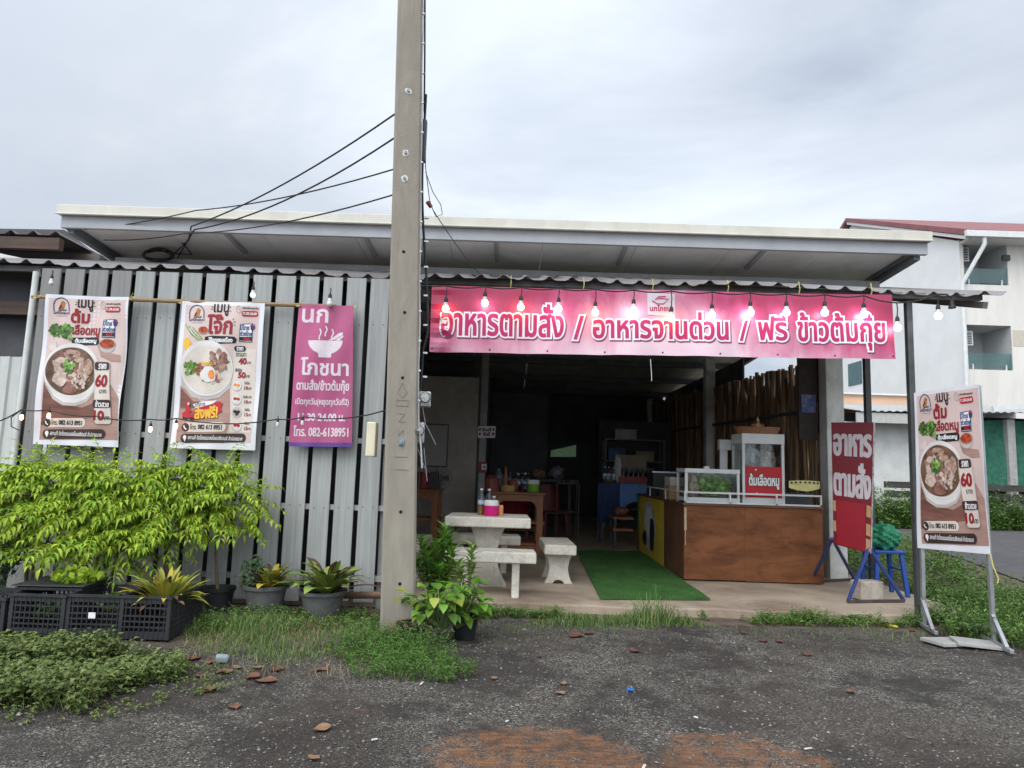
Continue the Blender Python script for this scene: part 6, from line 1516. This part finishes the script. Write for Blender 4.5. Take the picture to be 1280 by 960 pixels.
lime_shrub('lime green shrub at the picture edge, tallest over the stacked tray', 36, 790, 6.25, -.04, 3, .48, .36, .46, 1.25, 290)
lime_shrub('lime green shrub rising between the two left black crates', 125, 790, 6.2, -.06, 3, .46, .34, .40, 1.24, 320)
lime_shrub('lime green shrub below the porridge banner, over the front crate', 205, 790, 6.3, -.08, 3, .40, .33, .52, 1.26, 290)
s4 = lime_shrub('lime green shrub with bare lower stem in a round black pot', 272, 775, 6.42, -.05, 1, .30, .30, .68, 1.27, 200)

POTB = mat('black plastic pot', (.018, .018, .019), .5, .12, 10, .05); POTG = mat('grey weathered pot', (.11, .11, .105), .8, .15, 6, .15, dirt=(.05, .05, .04), dirt_amt=.5)
SOILM = mat('potting soil', (.035, .024, .016), .95, .25, 30, .5)
def pot(x, y, r, h, m, label, name='plant_pot'):
    z = gz(x, y) - .005; t = thing(name, label, 'pot', (x, y, z))
    b = MB(); b.lathe([(r * .72, 0), (r * .95, h * .88), (r * 1.05, h * .88), (r * 1.07, h), (r * .96, h), (r * .9, h * .8)], (x, y, z), 22); b.build('body', m, t, smooth=True)
    b = MB(); b.lathe([(0, h * .84), (r * .6, h * .83), (r * .915, h * .80)], (x, y, z), 16); b.build('soil', SOILM, t, smooth=True)
    return (x, y, z + h * .82)
def rosette(label, p, n, L, W, mats_, el=(.35, 1.35), arch=(.4, 1.1), cat='plant', name='bromeliad', mixk=None):
    t = thing(name, label, cat, p); b = MB()
    for i in range(n):
        a = i * 2.4 + random.uniform(-.3, .3); k = i / n; e = el[0] + (el[1] - el[0]) * k + random.uniform(-.12, .12)
        d = Vector((math.cos(a) * math.cos(e), math.sin(a) * math.cos(e), math.sin(e)))
        strap(b, Vector(p) + Vector((math.cos(a), math.sin(a), 0)) * .02, d, L * random.uniform(.75, 1.1) * (1 - .25 * k), W * random.uniform(.8, 1.15), random.uniform(*arch), random.choice(mixk) if mixk else 0)
    b.build('leaves', mats_, t, fix=False, smooth=True); return t
BRO1 = mat('bromeliad green', (.20, .28, .055), .45, .15, 6, 0, island=.3, hue2=(.24, .25, .06), trans=.15); BRO2 = mat('bromeliad yellow', (.42, .33, .04), .45, .15, 6, 0, island=.2, hue2=(.25, .28, .04), trans=.15)
BRO3 = mat('bromeliad bronze', (.13, .075, .04), .5, .2, 6, 0, island=.3, trans=.1); BRO4 = mat('strappy light green', (.25, .33, .05), .45, .12, 6, 0, island=.25, hue2=(.42, .38, .06), trans=.2)
q = at(272, 765, 6.42); pot(q.x, q.y, .135, .23, POTB, 'round black pot holding the bare-stemmed lime shrub')
q = at(330, 768, 6.38); p_ = pot(q.x, q.y, .19, .26, POTG, 'wide grey weathered pot under the yellow-centred bromeliad')
rosette('bromeliad with a yellow heart in a wide grey pot', (p_[0] + .03, p_[1], p_[2]), 40, .32, .06, [BRO1, BRO2, BRO3], mixk=[0, 0, 1, 2])
rosette('small yellow bromeliad centre beside the bronze leaves in the grey pot', (p_[0] + .06, p_[1] - .04, p_[2] + .1), 12, .18, .055, [BRO2, BRO1], mixk=[0, 0, 1])
leafball(p_[0] - .12, p_[1], p_[2] + .12, .12, .1, .18, 160, .026, mat('grey green leaves', (.10, .17, .075), .6, .15, 8, 0, island=.3, trans=.2), 'small_plant', seed=8)
bpy.data.objects['small_plant']['label'] = 'small grey-green leafy plant sharing the wide grey pot'; bpy.data.objects['small_plant']['category'] = 'plant'
q = at(402, 772, 6.36); p_ = pot(q.x, q.y, .20, .24, POTG, 'low dark pot beneath the big broad-leaved bromeliad')
rosette('large green bromeliad with broad bronze-edged leaves next to the pole', (p_[0] + .03, p_[1], p_[2]), 52, .46, .085, [BRO1, BRO3, mat('bromeliad deep green', (.15, .24, .045), .45, .15, 6, 0, island=.3, trans=.12)], el=(.4, 1.45), arch=(.5, 1.3), mixk=[0, 0, 2, 0, 1])

# black produce crates
CRT = mat('black crate plastic', (.03, .03, .032), .4, .15, 8, .05)
def crate(label, x0, x1, y0, y1, h, rz=0.0):
    cx, cy = (x0 + x1) / 2, (y0 + y1) / 2; w, d = x1 - x0, y1 - y0; t = thing('plastic_crate', label, 'crate', (0, 0, 0), 0, 'black plastic crates by the shrubs')
    b = MB(); b.bx(-w / 2, w / 2, -d / 2, d / 2, 0, .012); b.build('floor_panel', CRT, t)
    for k in range(4):
        b = MB(); L = w if k % 2 == 0 else d; o = (d if k % 2 == 0 else w) / 2 - .008
        R = Matrix.Rotation(k * math.pi / 2, 4, 'Z'); bb = MB()
        for z, th in ((.03, .05), (.085, .012), (.125, .012), (.165, .012), (h - .075, .012), (h - .02, .045)): bb.box((0, -o, z), (L, .010, th))
        for i in range(int(L / .035) + 1): bb.box((-L / 2 + .006 + i * (L - .012) / int(L / .035), -o - .002, h / 2), (.007, .012, h - .01))
        for i in (-1, 1): bb.box((i * (L / 2 - .012), -o - .003, h / 2), (.028, .016, h))
        b.add([R @ Vector(v) for v in bb.v], bb.f); b.build('lattice_side', CRT, t)
    b = MB()
    for k in range(4):
        R = Matrix.Rotation(k * math.pi / 2, 4, 'Z'); L = (w if k % 2 == 0 else d) + .02; o = (d if k % 2 == 0 else w) / 2; bb = MB(); bb.box((0, -o, h + .004), (L, .028, .018)); b.add([R @ Vector(v) for v in bb.v], bb.f)
    b.build('rim', CRT, t)
    t.location = (cx, cy, gz(cx, cy) + .005); t.rotation_euler = (0, 0, rz); return (cx, cy, gz(cx, cy))
a = gnd(146, 806); c1 = crate('black lattice crate nearest the road, filled with a strappy yellow-green plant', a.x, a.x + .375, a.y, a.y + .56, .30)
a = gnd(73, 804); c2 = crate('black lattice crate with a small white tag, second from the picture edge', a.x, a.x + .42, a.y + .05, a.y + .5, .29, .04)
a = gnd(4, 803); c3 = crate('black lattice crate under a flat seed tray at the picture edge', a.x - .02, a.x + .40, a.y + .06, a.y + .5, .29, -.03)
a = gnd(-60, 803); crate('black lattice crate cut off by the picture edge', a.x - .12, a.x + .28, a.y + .1, a.y + .5, .25, .02)
b_ = MB(); b_.box((c2[0] - .0, c2[1] - .245, c2[2] + .16), (.052, .004, .042)); tag(b_.build('paper_tag', I_WHITE), 'small white paper tag on the second black crate', 'tag')
b_ = MB(); b_.box((c3[0] - .02, c3[1] + .1, c3[2] + .325), (.50, .42, .022), .06); b_.box((c3[0] - .02, c3[1] + .1, c3[2] + .35), (.54, .46, .008), .06); o_ = b_.build('seed_tray', CRT, bev=.003); tag(o_, 'flat black seed tray lying across the crates at the picture edge', 'tray')
for (cx, cy, cz, rx, n, s, lab, k) in ((c3[0] + .1, c3[1] + .05, c3[2] + .40, .2, 120, .035, 'bright green seedlings in the flat black tray', 1), (c2[0] + .05, c2[1], c2[2] + .22, .17, 130, .022, 'small weeds growing inside the second black crate', 2), (c3[0], c3[1] - .05, c3[2] + .16, .16, 90, .022, 'small weeds growing inside the crate under the tray', 3)):
    tag(leafball(cx, cy, cz, rx, .14, .06, n, s, [None, LIME, mat('weed green', (.06, .125, .022), .6, .15, 5, 0, island=.35, trans=.2), mat('weed green', (.06, .125, .022))][k], 'seedlings', seed=30 + k), lab, 'plant')
rosette('strappy yellow-green plant spilling out of the front black crate', (c1[0] + .02, c1[1] - .02, c1[2] + .2), 92, .40, .034, [BRO4, BRO2, BRO3], el=(.35, 1.4), arch=(.3, 1.1), name='strappy_plant', mixk=[0, 0, 0, 1, 1, 2])
# dark feathery plant at the far left edge
tag(leafball(at(8, 690, 6.0).x - .1, 6.0, .62, .26, .22, .38, 520, .028, mat('dull green leaves', (.05, .095, .035), .6, .15, 5, 0, island=.4, trans=.2), 'leafy_plant', seed=40), 'dull green feathery plant at the picture edge under the lime shrub', 'plant')

# potted plants round the foot of the pole
GRN = mat('fresh green leaves', (.105, .24, .03), .4, .12, 5, 0, island=.3, hue2=(.12, .26, .03), trans=.22, spec=.5)
GRN2 = mat('yellowish broad leaves', (.12, .24, .025), .38, .15, 6, 0, island=.3, hue2=(.26, .30, .04), trans=.25, spec=.5)
def whorl_plant(label, x, y, z, heads, m, name='leafy_plant'):
    t = thing(name, label, 'plant', (x, y, z)); b = MB(); f = MB()
    for dx, dy, h, nl, L in heads:
        tp = Vector((x + dx, y + dy, z + h)); b.tube([(x + dx * .2, y + dy * .2, z), (x + dx * .7, y + dy * .7, z + h * .55), tp], [.008, .007, .004], 6)
        for i in range(nl):
            k = .35 + .65 * i / nl; a = i * 2.4; e = -.1 + 1.0 * (i / nl)
            leaf(f, Vector((x + dx * k, y + dy * k, z + h * k)), Vector((math.cos(a) * math.cos(e), math.sin(a) * math.cos(e), math.sin(e) + .15)), Vector((0, 0, 1)), L * random.uniform(.8, 1.15), L * .34, 0, .3, .15)
    b.build('stem', mat('green stem', (.10, .15, .04), .6), t, smooth=True); f.build('leaves', m, t, fix=False)
q = gnd(512, 812); P1 = pot(q.x, q.y + .08, .12, .17, POTB, 'dark plant pot touching the front of the utility pole')
q = gnd(580, 800); P2 = pot(q.x, q.y + .06, .115, .2, POTB, 'dark plant pot standing on the gravel right of the pole')
q = gnd(545, 790); q.y += .25; P3 = pot(q.x, q.y, .12, .2, POTB, 'dark plant pot hidden behind the broad leaves by the pole')
whorl_plant('tall fresh green plant with whorled leaf heads beside the pole', P3[0], P3[1], P3[2], [(-.20, .02, .58, 40, .14), (-.05, -.08, .56, 40, .14), (.06, .05, .60, 40, .14), (-.22, -.06, .40, 34, .13), (.0, -.16, .36, 34, .13), (-.12, -.12, .46, 40, .14), (.10, -.08, .50, 40, .14), (.02, .0, .68, 44, .14)], GRN)
whorl_plant('slender pale green plant with a spire of leaves at the stone bench leg', P2[0] + .01, P2[1] + .05, P2[2], [(.02, .03, .56, 44, .12), (-.09, .04, .42, 32, .12)], mat('pale green leaves', (.17, .26, .05), .45, .12, 5, 0, island=.3, trans=.25))
def broad_plant(label, x, y, z, n, L, m):
    t = thing('broad_leaf_plant', label, 'plant', (x, y, z)); b = MB(); f = MB()
    for i in range(n):
        a = i * 2.4 + random.uniform(-.3, .3); e = random.uniform(.3, 1.25); h = random.uniform(.10, .30)
        tp = Vector((x + math.cos(a) * math.cos(e) * h * 1.1, y + math.sin(a) * math.cos(e) * h * 1.1, z + h * math.sin(e) + .04)); b.tube([(x, y, z), tp], .005, 5)
        d = Vector((math.cos(a), math.sin(a) - .25, random.uniform(-.7, .6))); l = L * random.uniform(.75, 1.2); s = d.cross(Vector((0, 0, 1))).normalized(); nn = s.cross(d.normalized()); d.normalize()
        vs = []
        for t_, w in ((0, .05), (.12, .32), (.35, .42), (.6, .34), (.82, .17), (1, .0)):
            c = tp + d * l * t_ - nn * l * .3 * t_ * t_; vs += [c + s * w * l + nn * w * l * .35, c, c - s * w * l + nn * w * l * .35]
        f.add(vs, [(3 * k + j, 3 * k + j + 1, 3 * k + j + 4, 3 * k + j + 3) for k in range(5) for j in (0, 1)])
    b.build('stem', mat('green stem', (.10, .15, .04)), t); f.build('leaves', m, t, fix=False, smooth=True)
broad_plant('broad yellow-green leaves drooping over the front pot by the pole', P1[0] + .16, P1[1] + .03, P1[2] + .02, 44, .10, GRN2)
broad_plant('broad bright green leaves standing in the pot right of the pole', P2[0], P2[1], P2[2] + .02, 40, .10, mat('bright broad leaves', (.11, .27, .02), .36, .12, 6, 0, island=.3, trans=.25, spec=.5))
broad_plant('yellowing broad leaves hanging in front of the pot right of the pole', P2[0] - .06, P2[1] - .10, gz(P2[0], P2[1]) + .10, 26, .10, GRN2)
broad_plant('dark drooping leaves between the two front pots by the pole', (P1[0] + P2[0]) / 2 + .03, P1[1] + .0, gz(P1[0], P1[1]) + .12, 18, .11, GRN)
b_ = MB()
for k in range(26):
    a = random.uniform(0, 6.28); r = random.uniform(.02, .13); p = Vector((P1[0] + math.cos(a) * r, P1[1] + math.sin(a) * r, P1[2])); strap(b_, p, Vector((math.cos(a), math.sin(a), random.uniform(.2, 1))), random.uniform(.08, .15), .018, 1.6)
tag(b_.build('dry_stems', mat('dry brown stems', (.17, .085, .045), .8, .2, 10, 0, island=.4), fix=False), 'dry brown leaf remains in the front pot by the pole', 'dead leaves', kind='stuff')

# ------------------------------------------------------------------ weeds and grass (uncountable)
def inside(poly, n, rng):
    p = np.array(poly); lo, hi = p.min(0), p.max(0); out = np.zeros((0, 2))
    while len(out) < n:
        q = rng.uniform(lo, hi, (n * 2, 2)); w = winding(q, [p]); out = np.concatenate([out, q[w != 0]])
    return out[:n]
def sprigs(name, label, poly, n, h, ls, m, seed, leaves=7, lw=.55, hfun=None, clump=.5, cat='weeds'):
    rng = np.random.default_rng(seed); random.seed(seed); b = MB(); st = MB()
    pts = inside(poly, n, rng); nz = fbm(pts[:, 0], pts[:, 1], seed, 3, 2.6)
    for (x, y), k in zip(pts, nz):
        f = max(.12, 1 + clump * k) * (hfun(x, y) if hfun else 1)
        if f < .15 or random.random() > .35 + .65 * min(1, f): continue
        hh = h * f * random.uniform(.55, 1.15); z = gz(x, y); lean = Vector((random.uniform(-.5, .5), random.uniform(-.7, .3), 1)); tp = Vector((x, y, z)) + lean.normalized() * hh
        bs = Vector((x, y, z)); s = .0016 + hh * .004
        b.add([bs - Vector((s, 0, 0)), bs + Vector((s, 0, 0)), tp], [(0, 1, 2)], 0)
        for i in range(leaves):
            t = .2 + .8 * (i + random.random()) / leaves; a = i * 2.4 + random.random(); e = random.uniform(-.2, .8)
            leaf(b, bs.lerp(tp, t), Vector((math.cos(a) * math.cos(e), math.sin(a) * math.cos(e), math.sin(e))), Vector((random.uniform(-.3, .3), random.uniform(-.3, .3), 1)), ls * random.uniform(.6, 1.25), ls * lw * random.uniform(.8, 1.2), 0, .25)
    return tag(b.build(name, m, fix=False), label, cat, kind='stuff')
def grass(name, label, poly, n, h, w, m, seed, hfun=None, clump=.6, spread=.9):
    rng = np.random.default_rng(seed); random.seed(seed); b = MB(); pts = inside(poly, n, rng); nz = fbm(pts[:, 0], pts[:, 1], seed + 1, 3, 2.2)
    for (x, y), k in zip(pts, nz):
        f = (1 + clump * k) * (hfun(x, y) if hfun else 1)
        if f < .2: continue
        L = h * f * random.uniform(.5, 1.3); a = random.uniform(0, 6.28); d = Vector((math.cos(a), math.sin(a), 0)); s = Vector((-d.y, d.x, 0)) * w / 2; z = gz(x, y)
        p0 = Vector((x, y, z - .004)); r = random.uniform(.1, spread); p1 = p0 + d * L * r * .35 + Vector((0, 0, L * .55)); p2 = p0 + d * L * r + Vector((0, 0, L * (.95 - .55 * r * r)))
        b.add([p0 - s, p0 + s, p1 + s * .8, p1 - s * .8, p2], [(0, 1, 2, 3), (3, 2, 4)], 0)
    return tag(b.build(name, m, fix=False), label, 'grass', kind='stuff')


CREEP = mat('creeper leaves', (.105, .155, .035), .6, .12, 4, 0, island=.35, hue2=(.175, .205, .06), trans=.2)
WEED = mat('weed leaves', (.085, .165, .033), .6, .12, 4, 0, island=.38, hue2=(.15, .24, .05), trans=.2)
GRS = mat('grass blades', (.085, .16, .035), .6, .12, 4, 0, island=.38, hue2=(.17, .22, .06), trans=.2)
GRS2 = mat('fresh grass blades', (.06, .15, .022), .55, .12, 4, 0, island=.35, hue2=(.12, .20, .035), trans=.2)
G2 = lambda *a: [tuple(gnd(u, v))[:2] for u, v in a]
sprigs('creeping_weeds', 'carpet of yellow-green creeping weeds before the black crates', G2((-90, 800), (60, 802), (150, 822), (225, 828), (232, 850), (150, 866), (95, 898), (40, 888), (-90, 892)), 1500, .14, .04, CREEP, 51, 9, .75, hfun=lambda x, y: .32 + .68 * min(1, max(0, (5.3 - y) / .5)), clump=.8, cat='weeds')
sprigs('creeping_weeds', 'thin outlying sprigs of the creeping weeds along the gravel edge', G2((-80, 880), (100, 880), (230, 830), (330, 838), (300, 860), (120, 905), (-80, 910)), 190, .05, .022, CREEP, 52, 6, .7, cat='weeds')
grass('grass_patch', 'fine green grass between the front crate and the pole', G2((225, 800), (262, 782), (475, 782), (520, 806), (520, 842), (450, 852), (330, 846), (250, 832)), 7000, .085, .004, GRS, 53, clump=.9, spread=1.6, hfun=lambda x, y: min(1.1, max(0, (y - 4.95 + .12 * math.sin(x * 7)) / .55)))
grass('dry_straw', 'dead straw-coloured grass stems mixed into the grass patch', G2((225, 800), (262, 782), (475, 782), (520, 806), (560, 846), (450, 856), (330, 850), (230, 836)), 900, .10, .0035, mat('dry straw', (.24, .18, .09), .8, .2, 4, 0, island=.4), 153, spread=1.8)
sprigs('feathery_weeds', 'bright feathery weeds clumped at the foot of the utility pole', G2((405, 815), (440, 800), (520, 812), (600, 845), (560, 856), (450, 848)), 620, .15, .03, GRS2, 54, 11, .32, clump=.6)
sprigs('crate_weeds', 'low weeds growing round the pots at the fence foot', G2((240, 778), (480, 768), (485, 792), (245, 800)), 420, .10, .03, WEED, 55, 8, .5)
grass('kerb_grass', 'long green grass tuft growing along the concrete floor edge', [(-.2, 6.75), (.35, 6.98), (1.9, 7.08), (2.3, 6.85), (1.6, 6.22), (.6, 6.2)], 3400, .125, .006, GRS, 56, hfun=lambda x, y: 1.3 * math.exp(-((x - 1.05 + .15 * math.sin(y * 13)) / .62) ** 2 - ((y - 6.60 - .07 * math.sin(x * 5)) / .21) ** 2), clump=1.5, spread=1.7)
sprigs('kerb_weeds', 'low broad weeds along the concrete floor edge left of the mat', [(-.6, 6.95), (.5, 7.05), (.55, 6.75), (-.5, 6.6)], 330, .10, .034, WEED, 57, 7, .5, clump=1.2)
sprigs('kerb_weeds', 'bushy weeds along the concrete floor edge before the counter', [(1.85, 6.95), (3.0, 7.1), (4.35, 7.15), (4.3, 6.85), (3.1, 6.72), (2.0, 6.7)], 800, .12, .034, WEED, 58, 8, .45, clump=1.3)
grass('stray_grass', 'stray short grass tufts on the bare soil strip', [(-.9, 6.2), (.6, 6.55), (2.6, 6.55), (4.2, 6.9), (4.3, 6.2), (2.6, 6.25), (.3, 6.05), (-.8, 5.75)], 900, .05, .004, GRS, 59, clump=1.4)
sprigs('verge_weeds', 'thick green weeds on the verge round the steel banner stand', [(4.15, 7.15), (4.7, 7.0), (5.0, 9.0), (6.3, 8.7), (7.4, 7.4), (6.0, 5.9), (4.55, 5.85), (3.95, 6.35)], 3400, .23, .042, WEED, 60, 9, .5, hfun=lambda x, y: 1.0 if y < 8 else .6, clump=.5)
sprigs('verge_weeds', 'weeds between the shop corner and the road behind the red board', [(4.85, 8.8), (6.3, 8.8), (8.7, 15.5), (9.4, 19), (5.0, 19), (4.9, 12)], 2400, .26, .07, WEED, 61, 8, .5, clump=.6)
grass('verge_grass', 'long wispy grass on the verge by the roadside banner', [(4.1, 7.1), (4.7, 7.0), (5.2, 8.8), (7.4, 7.4), (6.2, 5.8), (4.5, 5.8)], 2200, .22, .005, GRS2, 62, clump=.7)
sprigs('far_weeds', 'tall weedy bank across the road below the plank fence', [(9.9, 19.7), (14, 20.4), (24, 22.1), (24, 23.0), (10, 20.9)], 3600, 1.0, .13, WEED, 63, 10, .45, hfun=lambda x, y: .45 + .5 * min(1, max(0, (y - 19.7 - (x - 10) * .16) / .8)), clump=.75)

# ------------------------------------------------------------------ loose gravel, dead leaves, litter
rng = np.random.default_rng(77); n_ = 26000
y = 3.1 + 3.6 * rng.random(n_) ** 1.2; x = rng.uniform(-1, 1, n_) * (y * .78 + .3)
keep = (fbm(x, y, 21, 4, 1.3) > -.55) & ~((x < -1.2) & (y > 5.2)) & ~((x > 4.0) & (y > 6)) & ((((x - .14) / .6) ** 2 + ((y - 3.5) / .45) ** 2) > 1 + .6 * rng.random(n_)) & (rng.random(n_) < np.where(y > 6.2, .35, 1))
x, y = x[keep], y[keep]; n_ = len(x); z = ground_z(x, y)
r = .0028 + .0075 * rng.random(n_) ** 3.2; r = np.where(rng.random(n_) < .008, r * 2.2, r)
dirs = np.array([(1, 0, 0), (0, 1, 0), (-1, 0, 0), (0, -1, 0), (0, 0, .8), (0, 0, -.6)], float)
th = rng.uniform(0, 6.28, n_); R = np.stack([np.stack([np.cos(th), -np.sin(th), 0 * th], 1), np.stack([np.sin(th), np.cos(th), 0 * th], 1), np.stack([0 * th, 0 * th, 1 + 0 * th], 1)], 1)
V = dirs[None] * r[:, None, None] * rng.uniform(.65, 1.35, (n_, 6, 1)) ; V = np.einsum('nij,nkj->nki', R, V * np.array([1.25, .9, .8]))
V += np.stack([x, y, z + r * .25], 1)[:, None, :]
T = np.array([(0, 1, 4), (1, 2, 4), (2, 3, 4), (3, 0, 4), (1, 0, 5), (2, 1, 5), (3, 2, 5), (0, 3, 5)])
FF = (T[None] + 6 * np.arange(n_)[:, None, None]).reshape(-1, 3)
me = bpy.data.meshes.new('loose_gravel'); me.from_pydata(V.reshape(-1, 3).tolist(), [], FF.tolist())
GRV = mat('gravel stones', (.056, .050, .042), .85, .2, 20, .2, 90, island=.55, hue2=(.19, .18, .16)); me.materials.append(GRV)
go = bpy.data.objects.new('loose_gravel', me); COL.objects.link(go); tag(go, 'loose grey gravel scattered over the dark road edge', 'gravel', kind='stuff')

DL = [mat('dry leaf brown', (.15, .07, .04), .75, .2, 12, .1, 30), mat('dry leaf red', (.11, .045, .032), .75, .2, 12, .1, 30), mat('dry leaf tan', (.22, .125, .07), .75, .2, 12, .1, 30)]
def dead_leaf(px, py, L, rz, m, label):
    g = gnd(px, py); b = MB()
    def P(a, c):
        w = math.sin(min(1, a * 1.02 + .02) * 3.14) ** .7 * L * .36; u = (c - .5) * 2; X = (a - .5) * L; Y = u * w
        return Vector((g.x + X * math.cos(rz) - Y * math.sin(rz), g.y + X * math.sin(rz) + Y * math.cos(rz), gz(g.x, g.y) + .006 + L * (.07 * u * u + .035 * math.sin(a * 7 + px) + .03 * math.sin(9 * c + a * 6)) + .004))
    b.surf(P, 7, 4); return tag(b.build('dead_leaf', DL[m], smooth=True, fix=False, loc=(g.x, g.y, gz(g.x, g.y))), label, 'leaf', 'dry fallen leaves on the ground')
la = 'dry brown fallen leaf lying by the grass edge near the crates'; lb = 'dry fallen leaf lying on the open gravel'; lc = 'dark curled dry leaf by the long grass at the floor edge'
for i, (px, py, L, lab, m) in enumerate(((240, 825, .13, 'dark reddish curled leaf beside the blue-grey pebble and creepers', 1), (262, 828, .11, la, 0), (280, 841, .12, la, 0), (296, 836, .08, la, 2), (316, 847, .12, la, 0), (332, 852, .14, la, 0), (346, 838, .12, la, 1), (402, 838, .10, la, 0), (250, 845, .10, la, 1), (262, 862, .12, la, 2), (322, 836, .07, la, 2),
        (294, 882, .10, 'star-shaped reddish leaf alone on the gravel, nearest the creepers', 0), (402, 914, .11, 'large tan leaf alone on the gravel below the grass patch', 2), (392, 952, .07, lb, 2), (675, 822, .06, lb, 1), (704, 856, .06, lb, 2), (793, 816, .10, lc, 1), (720, 796, .16, lc, 1), (735, 793, .10, lc, 1), (955, 802, .10, lb, 1), (975, 803, .08, lb, 1), (1008, 818, .09, lb, 1), (1063, 866, .08, 'small red-brown leaf alone on the right-hand gravel', 0), (560, 800, .07, lb, 2), (618, 850, .06, lb, 2), (700, 868, .08, lb, 2), (930, 793, .09, lb, 1), (1140, 790, .08, lb, 1))):
    dead_leaf(px, py, L, i * 1.9, m, lab)
def scrap(px, py, L, W, rz, m, label, name, cat, t=.012):
    g = gnd(px, py); b = MB(); b.box((g.x, g.y, gz(g.x, g.y) + t / 2 + .006), (L, W, t), rz, .1, .1); tag(b.build(name, m, bev=t * .3), label, cat)
scrap(277, 829, .085, .06, .4, mat('blue grey stone', (.25, .29, .30), .6, .1, 10, .2), 'smooth blue-grey pebble among the dead leaves', 'pebble', 'pebble', .05)
scrap(788, 866, .05, .022, .2, mat('blue plastic scrap', (.03, .14, .42), .4), 'small crumpled blue plastic scrap on the gravel', 'plastic_scrap', 'litter', .016)
for px, py, L, lab in ((634, 900, .03, 'white scrap at the upper edge of the orange dirt patch'), (468, 928, .05, 'thin white stick on the gravel below the dry patch of grass'), (805, 962, .06, 'pale pebble at the bottom edge beside the orange dirt'), (1010, 938, .06, 'pale flat pebble on the lower gravel, right of the dirt patches'), (527, 856, .06, 'white scrap beside the feathery weeds at the gravel edge'), (963, 840, .03, 'white chip in the middle of the gravel'), (870, 898, .035, 'white chip above the second orange dirt patch')):
    scrap(px, py, L * .7, .013, px * .7, mat('dirty white scrap', (.5, .48, .43), .8, .2, 60), lab, 'white_scrap', 'litter', .006)
YS = mat('yellow strap', (.62, .52, .03), .5, .06)
a, c, e = gnd(1086, 778), gnd(1103, 783), gnd(1122, 787); b_ = MB(); b_.tube([a + Vector((0, 0, .03)), c + Vector((0, 0, .02)), e + Vector((0, 0, .025))], .011, 5); tag(b_.build('yellow_strap', YS), 'bright yellow strap lying on the soil before the red board', 'strap')
p = at(1238, 693, 6.13); b_ = MB(); b_.tube([p, p + Vector((.012, -.01, -.10)), p + Vector((.045, -.02, -.2)), p + Vector((.035, -.02, -.24))], .006, 5); tag(b_.build('yellow_ribbon', mat('pale yellow ribbon', (.5, .45, .12), .6)), 'pale yellow ribbon hanging from the roadside banner corner', 'ribbon')
